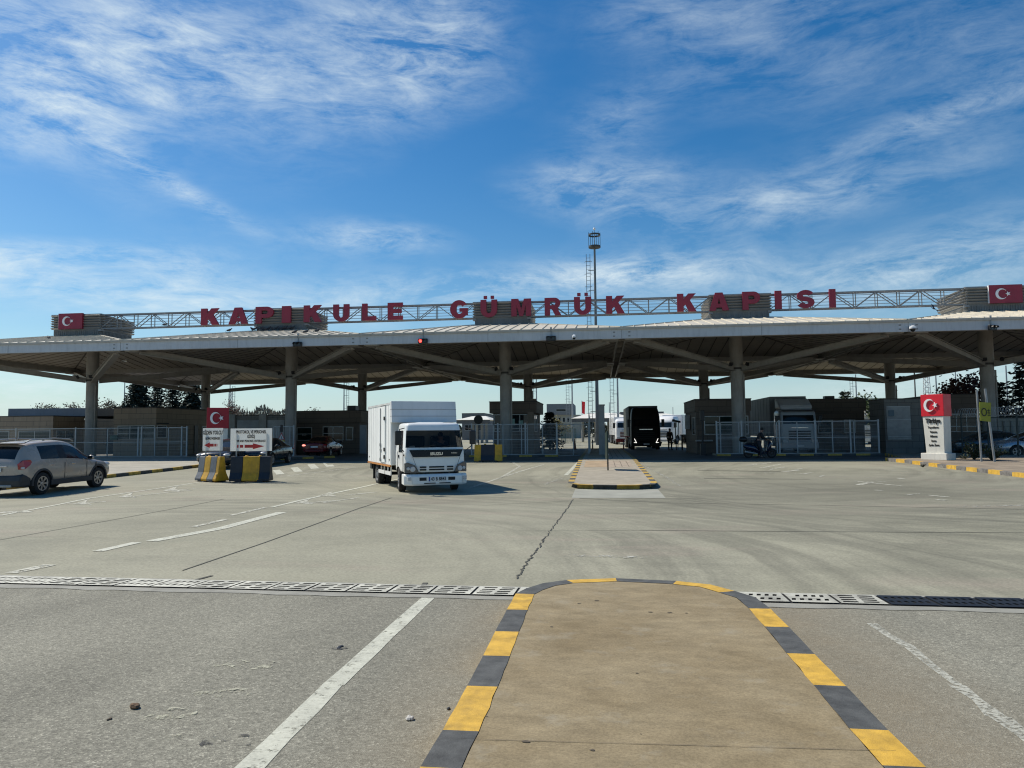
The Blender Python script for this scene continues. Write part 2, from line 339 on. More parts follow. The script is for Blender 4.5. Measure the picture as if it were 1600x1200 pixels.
# ------------------------------------------------------------------ ground surfaces
def ground_material():
    m, nt, b = base_mat('concrete_yard')
    tc = nd(nt, 'ShaderNodeTexCoord').outputs['Object']
    big = noise(nt, tc, .12, 5, .6, .5)
    c = ramp(nt, big, [(.3, (.262, .252, .184)), (.5, (.308, .296, .22)), (.72, (.355, .338, .255))])
    def sweep(cx, cy, fr, r0, r1, seed):       # tyre tracks curving round a turning point
        v = nd(nt, 'ShaderNodeVectorMath', operation='SUBTRACT'); nt.links.new(tc, v.inputs[0]); v.inputs[1].default_value = (cx, cy, 0)
        s_ = nd(nt, 'ShaderNodeSeparateXYZ'); nt.links.new(v.outputs[0], s_.inputs[0])
        r = mth(nt, 'SQRT', mth(nt, 'MULTIPLY_ADD', s_.outputs[0], s_.outputs[0], mth(nt, 'MULTIPLY', s_.outputs[1], s_.outputs[1])))
        a = mth(nt, 'ARCTAN2', s_.outputs[1], s_.outputs[0])
        wob = mth(nt, 'MULTIPLY', noise(nt, tc, .16, 3, .5), 2.2)
        c_ = nd(nt, 'ShaderNodeCombineXYZ'); nt.links.new(mth(nt, 'MULTIPLY', mth(nt, 'ADD', r, wob), fr), c_.inputs[0]); nt.links.new(mth(nt, 'MULTIPLY', a, 1.1), c_.inputs[1]); c_.inputs[2].default_value = seed
        n_ = noise(nt, c_.outputs[0], 1.0, 6, .62, .15)
        k = mth(nt, 'SUBTRACT', 1.0, mth(nt, 'ABSOLUTE', mth(nt, 'DIVIDE', mth(nt, 'SUBTRACT', r, (r0+r1)/2), (r1-r0)/2)), clamp=True)
        return mth(nt, 'MULTIPLY', ramp(nt, n_, [(.43, 0), (.62, 1)]), mth(nt, 'MULTIPLY', k, 1.7, clamp=True))
    sw = mth(nt, 'MAXIMUM', sweep(16, 29, 1.9, 5, 24, 1.0), mth(nt, 'MAXIMUM', sweep(-9, 9, 1.7, 5, 21, 5.0), sweep(3, 34, 1.5, 7, 22, 9.0)))
    st = noise(nt, mapping(nt, tc, (.35, .5, 1), rad(30)), 1.0, 7, .65, 1.0)
    st2 = noise(nt, mapping(nt, tc, (.10, .5, 1), rad(-28), (3, 9, 0)), 1.0, 6, .7, .8)
    area = ramp(nt, noise(nt, tc, .07, 3, .5), [(.38, .35), (.62, 1)])
    dark = mth(nt, 'MULTIPLY', ramp(nt, mth(nt, 'ADD', mth(nt, 'MULTIPLY', st, .6), mth(nt, 'MULTIPLY', st2, .4)), [(.42, 0), (.60, 1)]), area)
    c = mixc(nt, mth(nt, 'MULTIPLY', dark, .5), c, (.125, .125, .095))
    c = mixc(nt, mth(nt, 'MULTIPLY', mth(nt, 'MULTIPLY', sw, area), .55), c, (.085, .083, .064))
    pv_ = nd(nt, 'ShaderNodeMapping', vector_type='POINT'); pv_.inputs['Location'].default_value = (-1.05, -2.4, 0); pv_.inputs['Scale'].default_value = (.11, .10, 0); nt.links.new(tc, pv_.inputs['Vector'])
    ln_ = nd(nt, 'ShaderNodeVectorMath', operation='LENGTH'); nt.links.new(pv_.outputs[0], ln_.inputs[0])      # the rubbed-in lane at the right
    c = mixc(nt, mth(nt, 'MULTIPLY', mth(nt, 'SUBTRACT', 1.0, ln_.outputs['Value'], clamp=True), mth(nt, 'ADD', mth(nt, 'MULTIPLY', st, .5), .3)), c, (.10, .097, .072))
    pk = ramp(nt, noise(nt, mapping(nt, tc, (.2, .7, 1), .2), 1.0, 5, .6), [(.56, 0), (.7, 1)])
    c = mixc(nt, mth(nt, 'MULTIPLY', pk, .3), c, (.36, .29, .235))
    fine = noise(nt, tc, 26, 5, .7)
    c = mixc(nt, .55, c, ramp(nt, fine, [(.25, .25), (.75, .80)]), 'OVERLAY')
    chips = ramp(nt, noise(nt, tc, 5, 6, .75), [(.70, 0), (.735, 1)])
    c = mixc(nt, mth(nt, 'MULTIPLY', chips, .35), c, (.6, .58, .5))
    nt.links.new(c, b.inputs['Base Color']); b.inputs['Roughness'].default_value = .82; b.inputs['Specular IOR Level'].default_value = .25
    bump(nt, b, fine, .35, .01); return m
def asphalt_material():
    m, nt, b = base_mat('worn_asphalt')
    tc = nd(nt, 'ShaderNodeTexCoord').outputs['Object']
    big = noise(nt, mapping(nt, tc, (1.3, .5, 1)), .5, 6, .66, .3)
    c = ramp(nt, big, [(.3, (.195, .188, .15)), (.7, (.285, .274, .218))])
    vo = nd(nt, 'ShaderNodeTexVoronoi'); vo.inputs['Scale'].default_value = 95; nt.links.new(tc, vo.inputs['Vector'])
    sp = nd(nt, 'ShaderNodeSeparateColor'); nt.links.new(vo.outputs['Color'], sp.inputs[0])
    c = mixc(nt, .62, c, ramp(nt, sp.outputs[0], [(0, .2), (.55, .47), (.88, .56), (1, 1.0)]), 'OVERLAY')
    mid = noise(nt, tc, 22, 5, .75)
    c = mixc(nt, .5, c, ramp(nt, mid, [(.3, .25), (.7, .75)]), 'OVERLAY')
    sx = nd(nt, 'ShaderNodeSeparateXYZ'); nt.links.new(tc, sx.inputs[0])      # sand washed up along the island kerb
    ed = mth(nt, 'SUBTRACT', 1.0, mth(nt, 'DIVIDE', mth(nt, 'ABSOLUTE', mth(nt, 'SUBTRACT', sx.outputs[0], .58)), 2.5), clamp=True)
    ed = mth(nt, 'MULTIPLY', ramp(nt, ed, [(.08, 0), (.46, 1)]), mth(nt, 'ADD', noise(nt, tc, 1.4, 5, .7), .1))
    c = mixc(nt, mth(nt, 'MULTIPLY', ed, .8, clamp=True), c, (.255, .21, .14))
    oil = ramp(nt, noise(nt, tc, 1.0, 7, .7, .5), [(.60, 0), (.74, 1)])
    c = mixc(nt, mth(nt, 'MULTIPLY', oil, .5), c, (.07, .07, .06))
    nt.links.new(c, b.inputs['Base Color']); b.inputs['Roughness'].default_value = .88; b.inputs['Specular IOR Level'].default_value = .2
    bump(nt, b, vo.outputs['Distance'], .5, .006); return m
def island_material():
    m, nt, b = base_mat('island_concrete')
    tc = nd(nt, 'ShaderNodeTexCoord').outputs['Object']
    c = ramp(nt, noise(nt, tc, .9, 6, .65, .4), [(.3, (.21, .163, .092)), (.7, (.30, .245, .152))])
    st = noise(nt, mapping(nt, tc, (1.6, 2.6, 1), .5), 2.2, 8, .74)
    c = mixc(nt, .55, c, ramp(nt, st, [(.3, .3), (.72, .72)]), 'OVERLAY')
    c = mixc(nt, .5, c, ramp(nt, noise(nt, tc, 60, 5, .75), [(.3, .25), (.7, .75)]), 'OVERLAY')
    spots = ramp(nt, noise(nt, tc, 9, 6, .75), [(.655, 0), (.71, 1)])
    c = mixc(nt, mth(nt, 'MULTIPLY', spots, .35), c, (.10, .085, .06))
    pale = ramp(nt, noise(nt, tc, 2.2, 5, .7), [(.56, 0), (.72, 1)])
    c = mixc(nt, mth(nt, 'MULTIPLY', pale, .4), c, (.36, .335, .265))
    nt.links.new(c, b.inputs['Base Color']); b.inputs['Roughness'].default_value = .85; b.inputs['Specular IOR Level'].default_value = .2
    bump(nt, b, noise(nt, tc, 90, 5, .7), .3, .006); return m
def paint_material(name, col, wear=.5, scale=9, edge=.04):
    m, nt, b = base_mat(name)
    tc = nd(nt, 'ShaderNodeTexCoord').outputs['Object']
    c = ramp(nt, noise(nt, tc, 4, 6, .7), [(.3, [k*.72 for k in col]), (.7, col)])
    c = mixc(nt, .4, c, ramp(nt, noise(nt, tc, 45, 4, .7), [(.3, .3), (.7, .7)]), 'OVERLAY')
    nt.links.new(c, b.inputs['Base Color']); b.inputs['Roughness'].default_value = .7
    n = noise(nt, tc, scale, 8, .78)
    a = ramp(nt, n, [(max(0, wear-edge), 0), (wear+edge, 1)])
    tr = nd(nt, 'ShaderNodeBsdfTransparent'); mx = nd(nt, 'ShaderNodeMixShader')
    nt.links.new(a, mx.inputs[0]); nt.links.new(tr.outputs[0], mx.inputs[1]); nt.links.new(b.outputs[0], mx.inputs[2])
    nt.links.new(mx.outputs[0], nt.nodes['Material Output'].inputs[0]); return m
YARD = ground_material(); ASPH = asphalt_material(); ISLM = island_material()
LINEW = paint_material('worn_white_line', (.58, .58, .47), .40, 14, .06)
LINEF = paint_material('faded_white_line', (.54, .53, .43), .46, 8)
LINEG = paint_material('ghost_white_line', (.50, .49, .41), .53, 6)
KY = mat('kerb_yellow', (.64, .385, .05), .7, var=.2, scale=7, grime=.34, bmp=.3, bscale=90)
KD = mat('kerb_dark', (.085, .087, .082), .75, var=.3, scale=7, grime=.1, bmp=.3, bscale=90)
KY2 = mat('kerb_yellow_dirty', (.55, .36, .07), .75, var=.25, scale=6, grime=.4)
EDGEC = mat('drain_edge_concrete', (.30, .295, .25), .85, var=.15, scale=2.5, bmp=.3, grime=.3)

mb = MB(); ys = sorted(set([p[0] for p in PROFILE[:-1]] + [5, 7, 28, 36, 90, 200, 600, 2000, 6000])); xs = [-4000, -600, -120, -50, -25, -12, -6, 0, 6, 12, 25, 50, 120, 600, 4000]
vs = [(x, y, gz(y)) for y in ys for x in xs]; n = len(xs)
mb.add(vs, [(j*n+i, j*n+i+1, (j+1)*n+i+1, (j+1)*n+i) for j in range(len(ys)-1) for i in range(n-1)])
struct('ground', mb, YARD, fix=False)
def ribbon(pts_l, pts_r, dz, mb=None):
    mb = mb or MB(); k = len(pts_l)
    vs = [(p[0], p[1], gz(p[1])+dz) for p in pts_l] + [(p[0], p[1], gz(p[1])+dz) for p in pts_r]
    mb.add(vs, [(i, k+i, k+i+1, i+1) for i in range(k-1)]); return mb
# drain line: slightly askew to the gate
def drain_y(x, e): return (8.80 - .0235*(x+4.4)) + e
rx = [-60, -30, -14, -9, -6, -3, -1, 0, 1.6, 3, 5, 8, 14, 30, 60]
mb = MB()
for (x0, x1) in zip(rx, rx[1:]):
    yy = [-30, -8, 0, 2, 4, 6, 7.4]
    for y0, y1 in zip(yy, yy[1:]): mb.quad((x0, y0, gz(y0)+.004), (x1, y0, gz(y0)+.004), (x1, y1, gz(y1)+.004), (x0, y1, gz(y1)+.004))
    a, b = drain_y(x0, -.66), drain_y(x1, -.66)
    mb.quad((x0, 7.4, gz(7.4)+.004), (x1, 7.4, gz(7.4)+.004), (x1, b, gz(b)+.004), (x0, a, gz(a)+.004))
struct('road', mb, ASPH, fix=False)
rr = random.Random(3)
xe = [-30+.35*k for k in range(172)]
mb = ribbon([(x, drain_y(x, -.70+rr.uniform(-.035, .03))) for x in xe], [(x, drain_y(x, .09+rr.uniform(-.02, .02))) for x in xe], .009)
struct('drain_edging', mb, EDGEC, fix=False)
mb = ribbon([(x, drain_y(x, -.50)) for x in xe], [(x, drain_y(x, .0)) for x in xe], .013)
struct('drain_channel', mb, mat('drain_dark', (.012, .012, .011), .9), fix=False)
GRW = mat('drain_grate_pale', (.56, .55, .46), .65, var=.28, scale=2.3, grime=.55, world=True); GRD = mat('drain_grate_dark', (.02, .02, .021), .5, metal=.3, var=.3, scale=8)
def grate_mesh(kind):
    mb = MB(); L, Wd = .47, .49
    if kind == 'block': nx, ny, skew, holes = 11, 5, .10, lambda i, j: j in (1, 3) and i % 2 == (1 if j == 1 else 0) and 0 < i < 10
    elif kind == 'slot': nx, ny, skew, holes = 9, 9, .05, lambda i, j: j % 2 == 1 and 0 < i < 8 and i != 4
    else: nx, ny, skew, holes = 13, 5, .02, lambda i, j: j in (1, 3) and i % 2 == 1
    P = lambda i, j: (-L/2 + L*i/nx + (skew*(j/ny-.5) if 0 < i < nx else 0), -Wd/2 + Wd*j/ny, .0)
    for i in range(nx):
        for j in range(ny):
            if not holes(i, j): mb.quad(P(i, j), P(i+1, j), P(i+1, j+1), P(i, j+1))
    return mb.mesh('drain_grate', GRD if kind == 'dark' else GRW, fix=False)
gm = {k: grate_mesh(k) for k in ('block', 'slot', 'dark')}
k = 0
for i in range(-24, 24):
    x = .25 + i*.5
    if -.6 < x < 1.1: continue
    yc = drain_y(x, -.25); kind = 'dark' if x > 3.0 else ('block' if (i % 4 in (0, 1) and x < -5.2) or 1.6 < x < 2.6 else 'slot')
    o = link('drain_grate', gm[kind]); o.location = (x, yc, gz(yc)+.022 + rr.uniform(0, .004)); o.rotation_euler[2] = -.0235 + rr.uniform(-.006, .006)
    o.rotation_euler[0] = math.atan2(gz(yc+.2)-gz(yc-.2), .4)
    lab = {'dark': 'black iron grate with narrow slots in the drain right of the kerbed island',
           'block': 'pale grate with two rows of square holes in the road drain',
           'slot': 'pale grate with slanting slots in the road drain'}[kind]
    tag(o, lab, 'drain grate', 'drain grates across the road')

# foreground island: kerb and top
KERB = [('D', (657, 1200)), ('D', (692, 1142)), ('Y', (692, 1142)), ('Y', (730, 1073)), ('D', (730, 1073)), ('D', (755, 1025)), ('Y', (755, 1025)), ('Y', (774, 987)), ('D', (774, 987)), ('D', (792, 953)),
        ('Y', (792, 953)), ('Y', (806, 928)), ('D', (806, 928)), ('D', (822, 920)), ('D', (848, 912)), ('D', (885, 907)), ('Y', (885, 907)), ('Y', (962, 904)), ('D', (962, 904)), ('D', (1057, 908.5)), ('Y', (1057, 908.5)), ('Y', (1110, 914)), ('Y', (1148, 924)),
        ('D', (1148, 924)), ('D', (1180, 934)), ('D', (1204, 952)), ('Y', (1204, 952)), ('Y', (1233, 981)), ('D', (1233, 981)), ('D', (1273, 1023)), ('Y', (1273, 1023)), ('Y', (1322, 1073)), ('D', (1322, 1073)), ('D', (1388, 1143)), ('Y', (1388, 1143)), ('Y', (1447, 1200))]
rj = random.Random(8)
def kerb_run(pts, h, w, side, mb, jag=0.):
    """pts: (colour index, Vector) outer top edge; builds top and outer face; side +1: inside lies left of the running direction"""
    P = [Vector((p.x, p.y)) for _, p in pts]
    U = [P[0]] + [b for a, b in zip(P, P[1:]) if (b-a).length > 1e-4]
    def nrm(q):
        i = min(range(len(U)), key=lambda k: (U[k]-q).length); a = U[max(0, i-1)]; b = U[min(len(U)-1, i+1)]
        d = (b-a).normalized(); return Vector((-d.y, d.x))*side
    inner = [p + nrm(p)*w for p in P]
    for k in range(len(P)-1):
        if (P[k+1]-P[k]).length < 1e-4: continue
        ci = pts[k][0]; a, b, c, d = P[k], P[k+1], inner[k+1], inner[k]
        steps = max(1, int((b-a).length/.16)) if jag else max(1, int((b-a).length/1.0)); jj = [0]+[rj.uniform(-jag, jag) for _ in range(steps-1)]+[0]; L_ = nrm((a+b)/2)
        for s in range(steps):
            q = lambda u, v, t: u + (v-u)*t
            a_, b_, d_, c_ = q(a, b, s/steps), q(a, b, (s+1)/steps), q(d, c, s/steps)+L_*jj[s], q(d, c, (s+1)/steps)+L_*jj[s+1]
            if jag: a_ = a_+L_*jj[steps-s]*.4; b_ = b_+L_*jj[steps-s-1]*.4
            mb.mi = ci; z = lambda v: gz(v.y)+h+.004
            mb.quad((a_.x, a_.y, z(a_)), (b_.x, b_.y, z(b_)), (c_.x, c_.y, z(c_)), (d_.x, d_.y, z(d_)))
            mb.quad((a_.x, a_.y, gz(a_.y)-.02), (b_.x, b_.y, gz(b_.y)-.02), (b_.x, b_.y, z(b_)), (a_.x, a_.y, z(a_)))
    mb.mi = 0
    return inner
HK = .12
pts = [(0 if c == 'Y' else 1, G(x, y, HK)) for c, (x, y) in KERB]
l0, r0 = pts[0][1], pts[-1][1]
pre = []; y = l0.y; c = 0
tail = []
pl = l0.copy()
for k in range(7):
    q = Vector((pl.x, pl.y-.75, 0)); pre = [(c, q), (c, pl)] + pre; pl = q; c = 1-c
pl = r0.copy(); c = 1
for k in range(8):
    q = Vector((pl.x+.01, pl.y-.75, 0)); tail += [(c, pl), (c, q)]; pl = q; c = 1-c
allp = pre + pts + tail
mb = MB(); inner = kerb_run(allp, HK, .2, -1, mb, .006)
struct('kerb', mb, [KY, KD], fix=False)
def fill_top(inner, h, name, m, parts=6):
    me = MB(); u = []
    for p in inner:
        if not u or (p-u[-1]).length > 1e-3: u.append(p)
    bm = bmesh.new(); vs = [bm.verts.new((p.x, p.y, gz(p.y)+h)) for p in u]
    try: bm.faces.new(vs)
    except ValueError: pass
    for yy in sorted(set([p[0] for p in PROFILE] + [-2, 2, 4, 6, 8, 30, 36])):
        bmesh.ops.bisect_plane(bm, geom=bm.verts[:]+bm.edges[:]+bm.faces[:], plane_co=(0, yy, 0), plane_no=(0, 1, 0))
    for v in bm.verts: v.co.z = gz(v.co.y)+h
    bmesh.ops.triangulate(bm, faces=bm.faces[:])
    bmesh.ops.recalc_face_normals(bm, faces=bm.faces[:])
    if sum(f.normal.z for f in bm.faces) < 0: bmesh.ops.reverse_faces(bm, faces=bm.faces[:])
    d = bpy.data.meshes.new(name); bm.to_mesh(d); bm.free(); d.materials.append(m)
    return tag(link(name, d), kind='structure')
fill_top(inner, HK, 'pavement', ISLM)
# a saw cut across the island top
mb = MB(); a, b = G(720, 1156, HK), G(1400, 1174, HK)
mb = ribbon([(a.x+(b.x-a.x)*t/6, a.y+(b.y-a.y)*t/6+.002+.003*(t%2)) for t in range(7)], [(a.x+(b.x-a.x)*t/6, a.y+(b.y-a.y)*t/6-.001) for t in range(7)], HK+.004)
struct('pavement_joint', mb, mat('joint_dark', (.17, .135, .09), .9), fix=False)

for (x, y, r) in ((862, 980, .022), (932, 939, .035), (995, 1053, .016), (925, 1173, .022), (822, 1160, .03), (1016, 957, .03), (1046, 958, .035), (1072, 959, .02), (905, 944, .03), (1001, 1148, .008), (1110, 1010, .012), (760, 1120, .012)):
    c_ = G(x, y, HK); mb = MB(); n = 9; r *= .6
    mb.quad(*[(c_.x+r*rr.uniform(.7, 1.6)*math.cos(2*PI*k/n), c_.y+r*.8*rr.uniform(.6, 1.2)*math.sin(2*PI*k/n), gz(c_.y)+HK+.004) for k in range(n)])
    tag(mb.build('pavement_stain', mat('pavement_stain', (.11, .088, .06), .9, var=.3, scale=30), fix=False), kind='structure')
# central island between the lanes (kerb runs along y)
def island_alt(pts2, seg, first=0):        # split a polyline into alternating painted lengths
    out = []; c = first; left = seg
    for a, b in zip(pts2, pts2[1:]):
        a = Vector((a[0], a[1], 0)); b = Vector((b[0], b[1], 0)); d = b-a; L = d.length; t = 0
        while L-t > 1e-6:
            s = min(left, L-t); out += [(c, a+d*(t/L)), (c, a+d*((t+s)/L))]; t += s; left -= s
            if left < 1e-6: c = 1-c; left = seg
    return out
ip = [(-1.02, 62), (-1.0, 43), (-.92, 24.1), (-.72, 23.55), (-.3, 23.3), (.35, 23.2), (1.05, 23.25), (1.5, 23.55), (1.6, 24.2), (1.6, 43), (1.6, 62)]
mb = MB(); inn = kerb_run(island_alt(ip, .75, 1), .14, .2, -1, mb)
struct('kerb', mb, [KY2, KD], fix=False)
fill_top(inn, .14, 'pavement', mat('island_pale_concrete', (.36, .32, .245), .85, var=.14, scale=1.4, bmp=.3, grime=.2))
def paver_material():
    m, nt, b = base_mat('brick_pavers'); tc = nd(nt, 'ShaderNodeTexCoord').outputs['Object']
    br = nd(nt, 'ShaderNodeTexBrick'); br.inputs['Scale'].default_value = 1; br.inputs['Brick Width'].default_value = .3; br.inputs['Row Height'].default_value = .3; br.inputs['Mortar Size'].default_value = .014; br.offset = 0
    br.inputs['Color1'].default_value = (.40, .33, .25, 1); br.inputs['Color2'].default_value = (.36, .30, .23, 1); br.inputs['Mortar'].default_value = (.11, .085, .065, 1)
    nt.links.new(tc, br.inputs['Vector']); nt.links.new(mixc(nt, .4, br.outputs['Color'], ramp(nt, noise(nt, tc, 3, 6, .7), [(.3, .3), (.7, .75)]), 'OVERLAY'), b.inputs['Base Color']); b.inputs['Roughness'].default_value = .85; return m
mb = ribbon([(-.78, y) for y in (32, 36, 40, 50, 61)], [(.26, y) for y in (32, 36, 40, 50, 61)], .146)
struct('pavement_surface', mb, mat('brown_paving', (.40, .30, .19), .85, var=.2, scale=2), fix=False)
mb = ribbon([(.32, y) for y in (32, 36, 40, 50, 61)], [(1.38, y) for y in (32, 36, 40, 50, 61)], .146)
struct('pavement_surface', mb, paver_material(), fix=False)
# pale concrete patch in front of the central island
mb = ribbon([(-.85, y) for y in (20.4, 21.5, 22.6, 23.2)], [(1.75, y) for y in (20.5, 21.5, 22.6, 23.2)], .005)
struct('yard_patch', mb, mat('new_concrete_patch', (.33, .33, .275), .8, var=.12, scale=1.5, bmp=.2), fix=False)

# lane sheet under the canopy, coloured darker to deepen the canopy's shade
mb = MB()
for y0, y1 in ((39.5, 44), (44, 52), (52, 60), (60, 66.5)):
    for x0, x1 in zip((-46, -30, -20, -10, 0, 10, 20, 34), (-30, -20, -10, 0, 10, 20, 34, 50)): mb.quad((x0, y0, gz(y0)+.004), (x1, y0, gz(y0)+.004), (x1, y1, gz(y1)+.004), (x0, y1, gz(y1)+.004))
struct('lane_shade_sheet', mb, mat('lane_shade_dark', (.10, .10, .092), .75, var=.3, scale=.5), fix=False)
# pavements left and right with striped kerbs
PAVM = mat('pavement_concrete', (.36, .34, .28), .85, var=.15, scale=.9, bmp=.25, grime=.15)
lp = [(-20.7, -6), (-20.55, 20), (-20.35, 34), (-20.3, 38.2), (-20.0, 40.5), (-19.0, 42.5), (-17.2, 45.2)]
mb = MB(); inn = kerb_run(island_alt(lp, .8, 0), .14, .18, 1, mb)
struct('kerb', mb, [KY2, KD], fix=False)
fill_top(inn + [Vector((-60, 45.2)), Vector((-60, -6))], .14, 'pavement', PAVM)
PAVB = mat('pavement_sandy', (.29, .235, .17), .9, var=.25, scale=1.2, bmp=.3, grime=.2)
rp = [(16.6, 4), (15.05, 26), (14.9, 27.7), (14.25, 36.5), (14.0, 37.9), (14.25, 38.6), (15.2, 39.4), (16.6, 45.0)]
mb = MB(); inn = kerb_run(island_alt(rp, .72, 1), .15, .18, -1, mb)
struct('kerb', mb, [KY, mat('kerb_worn_grey', (.19, .18, .165), .85, var=.35, scale=5, grime=.4)], fix=False)
fill_top(inn + [Vector((60, 45)), Vector((60, 4))], .15, 'pavement', PAVB)

# ------------------------------------------------------------------ painted markings, joints, the crack
def line(name, p, m, w=.15, dz=.007, jag=0.):
    """polyline of photograph points on the ground"""
    P = [G(*q) for q in p]; L = []; Rr = []
    for a, b in zip(P, P[1:]):
        d = (b-a); d.z = 0; n = max(2, int(d.length/.4)); d.normalize(); nn = Vector((-d.y, d.x, 0))
        for k in range(n+1):
            q = a + (b-a)*(k/n); j = rr.uniform(-jag, jag); ww = w*(1+rr.uniform(-1, 1)*min(.5, jag*18))
            L.append(q+nn*(ww/2+j)); Rr.append(q-nn*(ww/2-j))
    o = ribbon(L, Rr, dz).build(name, m, fix=False); return tag(o, kind='structure')
def patch(name, poly, m, dz=.007):
    mb = MB(); mb.quad(*[(p.x, p.y, p.z+dz) for p in [G(*q) for q in poly]]); o = mb.build(name, m, fix=False)
    return tag(o, kind='structure')
line('road_marking', [(378, 1215), (520, 1072), (670, 934)], LINEW, .155, .007, .004)
line('road_marking', [(1360, 975), (1420, 1013), (1495, 1072), (1560, 1122), (1640, 1185)], paint_material('ragged_white_line', (.52, .51, .42), .47, 24, .07), .10, .007, .022)
for seg, m, w in (([(152, 862), (214, 848)], LINEW, .2), ([(18, 896), (78, 883)], LINEF, .22), ([(236, 846), (345, 826), (440, 801)], LINEW, .26), ([(300, 824), (352, 812)], LINEF, .15), ([(360, 806), (416, 793)], LINEF, .15),
                  ([(424, 793), (466, 783), (585, 757), (640, 745)], LINEW, .13), ([(0, 806), (140, 779), (310, 754), (360, 748)], LINEW, .11), ([(0, 801), (48, 800)], LINEF, .3),
                  ([(505, 786), (560, 778)], LINEF, .12), ([(470, 787), (528, 782)], LINEF, .14), ([(540, 774), (590, 769)], LINEF, .14), ([(105, 788), (165, 784)], LINEF, .14), ([(205, 776), (300, 766)], LINEF, .12), ([(255, 768), (312, 763)], LINEF, .12), ([(430, 733), (600, 725)], LINEF, .12), ([(440, 745), (560, 730)], LINEF, .1),
                  ([(780, 748), (812, 729), (800, 722)], LINEF, .13), ([(735, 762), (812, 737), (850, 726)], LINEF, .12), ([(884, 743), (904, 722)], LINEW, .17), ([(850, 757), (885, 745)], LINEG, .13), ([(730, 724), (760, 722)], LINEF, .12), ([(1000, 724), (1040, 745), (1062, 760)], LINEG, .13),
                  ([(1190, 738), (1380, 748)], LINEG, .11), ([(1260, 729), (1400, 735)], LINEG, .12), ([(1360, 733), (1470, 741)], LINEG, .11), ([(1335, 752), (1412, 760)], LINEF, .14), ([(1342, 758), (1362, 753)], LINEF, .24), ([(1368, 752), (1384, 753)], LINEF, .12), ([(1366, 766), (1378, 767)], LINEF, .22),
                  ([(1415, 774), (1438, 771)], LINEG, .15), ([(1450, 774), (1482, 777)], LINEF, .16), ([(1464, 781), (1478, 782)], LINEF, .22), ([(1403, 747), (1411, 749)], LINEF, .2), ([(1500, 792), (1600, 790)], LINEG, .2), ([(880, 868), (1010, 872)], LINEG, .2)):
    line('road_marking', seg, m, w)
for (x, y) in ((438, 738), (466, 734), (492, 729), (516, 726)): patch('road_marking', [(x-6, y+4), (x+7, y+3), (x-1, y-4), (x-12, y-3)], LINEW)
for (x, y, s) in ((1178, 726, 14), (1196, 724, 14), (1197, 730, 12), (1218, 731, 15), (1213, 727, 10), (1205, 734, 5), (1236, 736, 16), (1258, 740, 14), (1284, 744, 5), (1248, 733, 8)):
    patch('road_marking', [(x-s, y+1.4), (x-s*.3, y+1.4), (x+s, y-1.2), (x+s*.4, y-1.2)], LINEF)
for (x, y) in ((474, 786), (510, 774), (128, 787), (198, 776), (268, 766)):      # worn arrow heads
    patch('road_marking', [(x-14, y+1), (x+10, y-6), (x+6, y-2), (x+16, y+2)], LINEF)
JNT = mat('yard_joint', (.07, .068, .055), .9)
for seg, w in (([(285, 892), (420, 846), (560, 795), (612, 778)], .03), ([(0, 844), (180, 812), (350, 780)], .025), ([(1000, 829), (1250, 831), (1600, 833)], .03), ([(905, 779), (1040, 786), (1300, 790), (1600, 796)], .03), ([(810, 830), (1000, 829)], .015),
               ([(1090, 735), (1220, 737)], .10), ([(1100, 748), (1265, 749)], .10), ([(600, 784), (760, 790), (890, 783)], .02), ([(285, 912), (332, 900)], .06), ([(655, 924), (664, 911)], .06)):
    line('yard_joint', seg, JNT, w, .006, .0 if w < .05 else .01)
rc = random.Random(5); cp = []
for k in range(34):
    t = k/33; cp.append((895-90*t**1.02+rc.uniform(-2.0, 2.0)*(.3+t), 781+124*t))
line('yard_crack', cp, JNT, .022, .008, .024)
for (x, y, r) in ((348, 1160, .16), (530, 1014, .07), (330, 1000, .03)):
    c = G(x, y); mb = MB(); n = 13
    mb.quad(*[(c.x+r*(1.2*math.cos(2*PI*k/n))*rc.uniform(.6, 1.1), c.y+r*.75*math.sin(2*PI*k/n)*rc.uniform(.6, 1.1), gz(c.y)+.0085) for k in range(n)])
    tag(mb.build('oil_stain', paint_material('oil_stain', (.05, .048, .04), .52, 7) if 'oil_stain' not in bpy.data.materials else bpy.data.materials['oil_stain'], fix=False), kind='structure')
PALE = paint_material('dried_splash', (.46, .45, .33), .57, 11)
for (x, y, w, h) in ((350, 1085, .34, .12), (270, 1155, .10, .06), (385, 1040, .5, .14), (260, 1120, .3, .16)):
    c = G(x, y); mb = MB(); n = 12
    mb.quad(*[(c.x+w*.6*math.cos(2*PI*k/n)*rc.uniform(.6, 1.1)+.3*h*math.sin(2*PI*k/n), c.y+h*math.sin(2*PI*k/n)*rc.uniform(.6, 1.1), gz(c.y)+.009) for k in range(n)])
    tag(mb.build('road_splash', PALE, fix=False), kind='structure')
# litter on the asphalt
def pebble(x, y, r, m, label, cat, name, flat=.6):
    c = G(x, y); mb = MB(); n = 7
    for i in range(3): mb.ball((rc.uniform(-r, r)*.6, rc.uniform(-r, r)*.5, r*flat*.5), (r*rc.uniform(.5, .9), r*rc.uniform(.4, .8), r*flat*rc.uniform(.5, .8)), 7)
    o = mb.build(name, m, loc=(c.x, c.y, gz(c.y)+.004), rz=rc.uniform(0, 3)); return tag(o, label, cat)
pebble(209, 1107, .045, mat('dry_leaf_brown', (.16, .10, .055), .9, var=.3, scale=30), 'crumpled brown dry clump lying on the asphalt at lower left', 'debris', 'dry_clump')
pebble(640, 1126, .032, mat('stone_pale', (.5, .48, .43), .8), 'pale stone chip on the asphalt beside the dark kerb', 'stone', 'stone')
pebble(531, 1013, .035, BLACK, 'flat black scrap on the asphalt left of the white line', 'debris', 'rubber_scrap', .25)
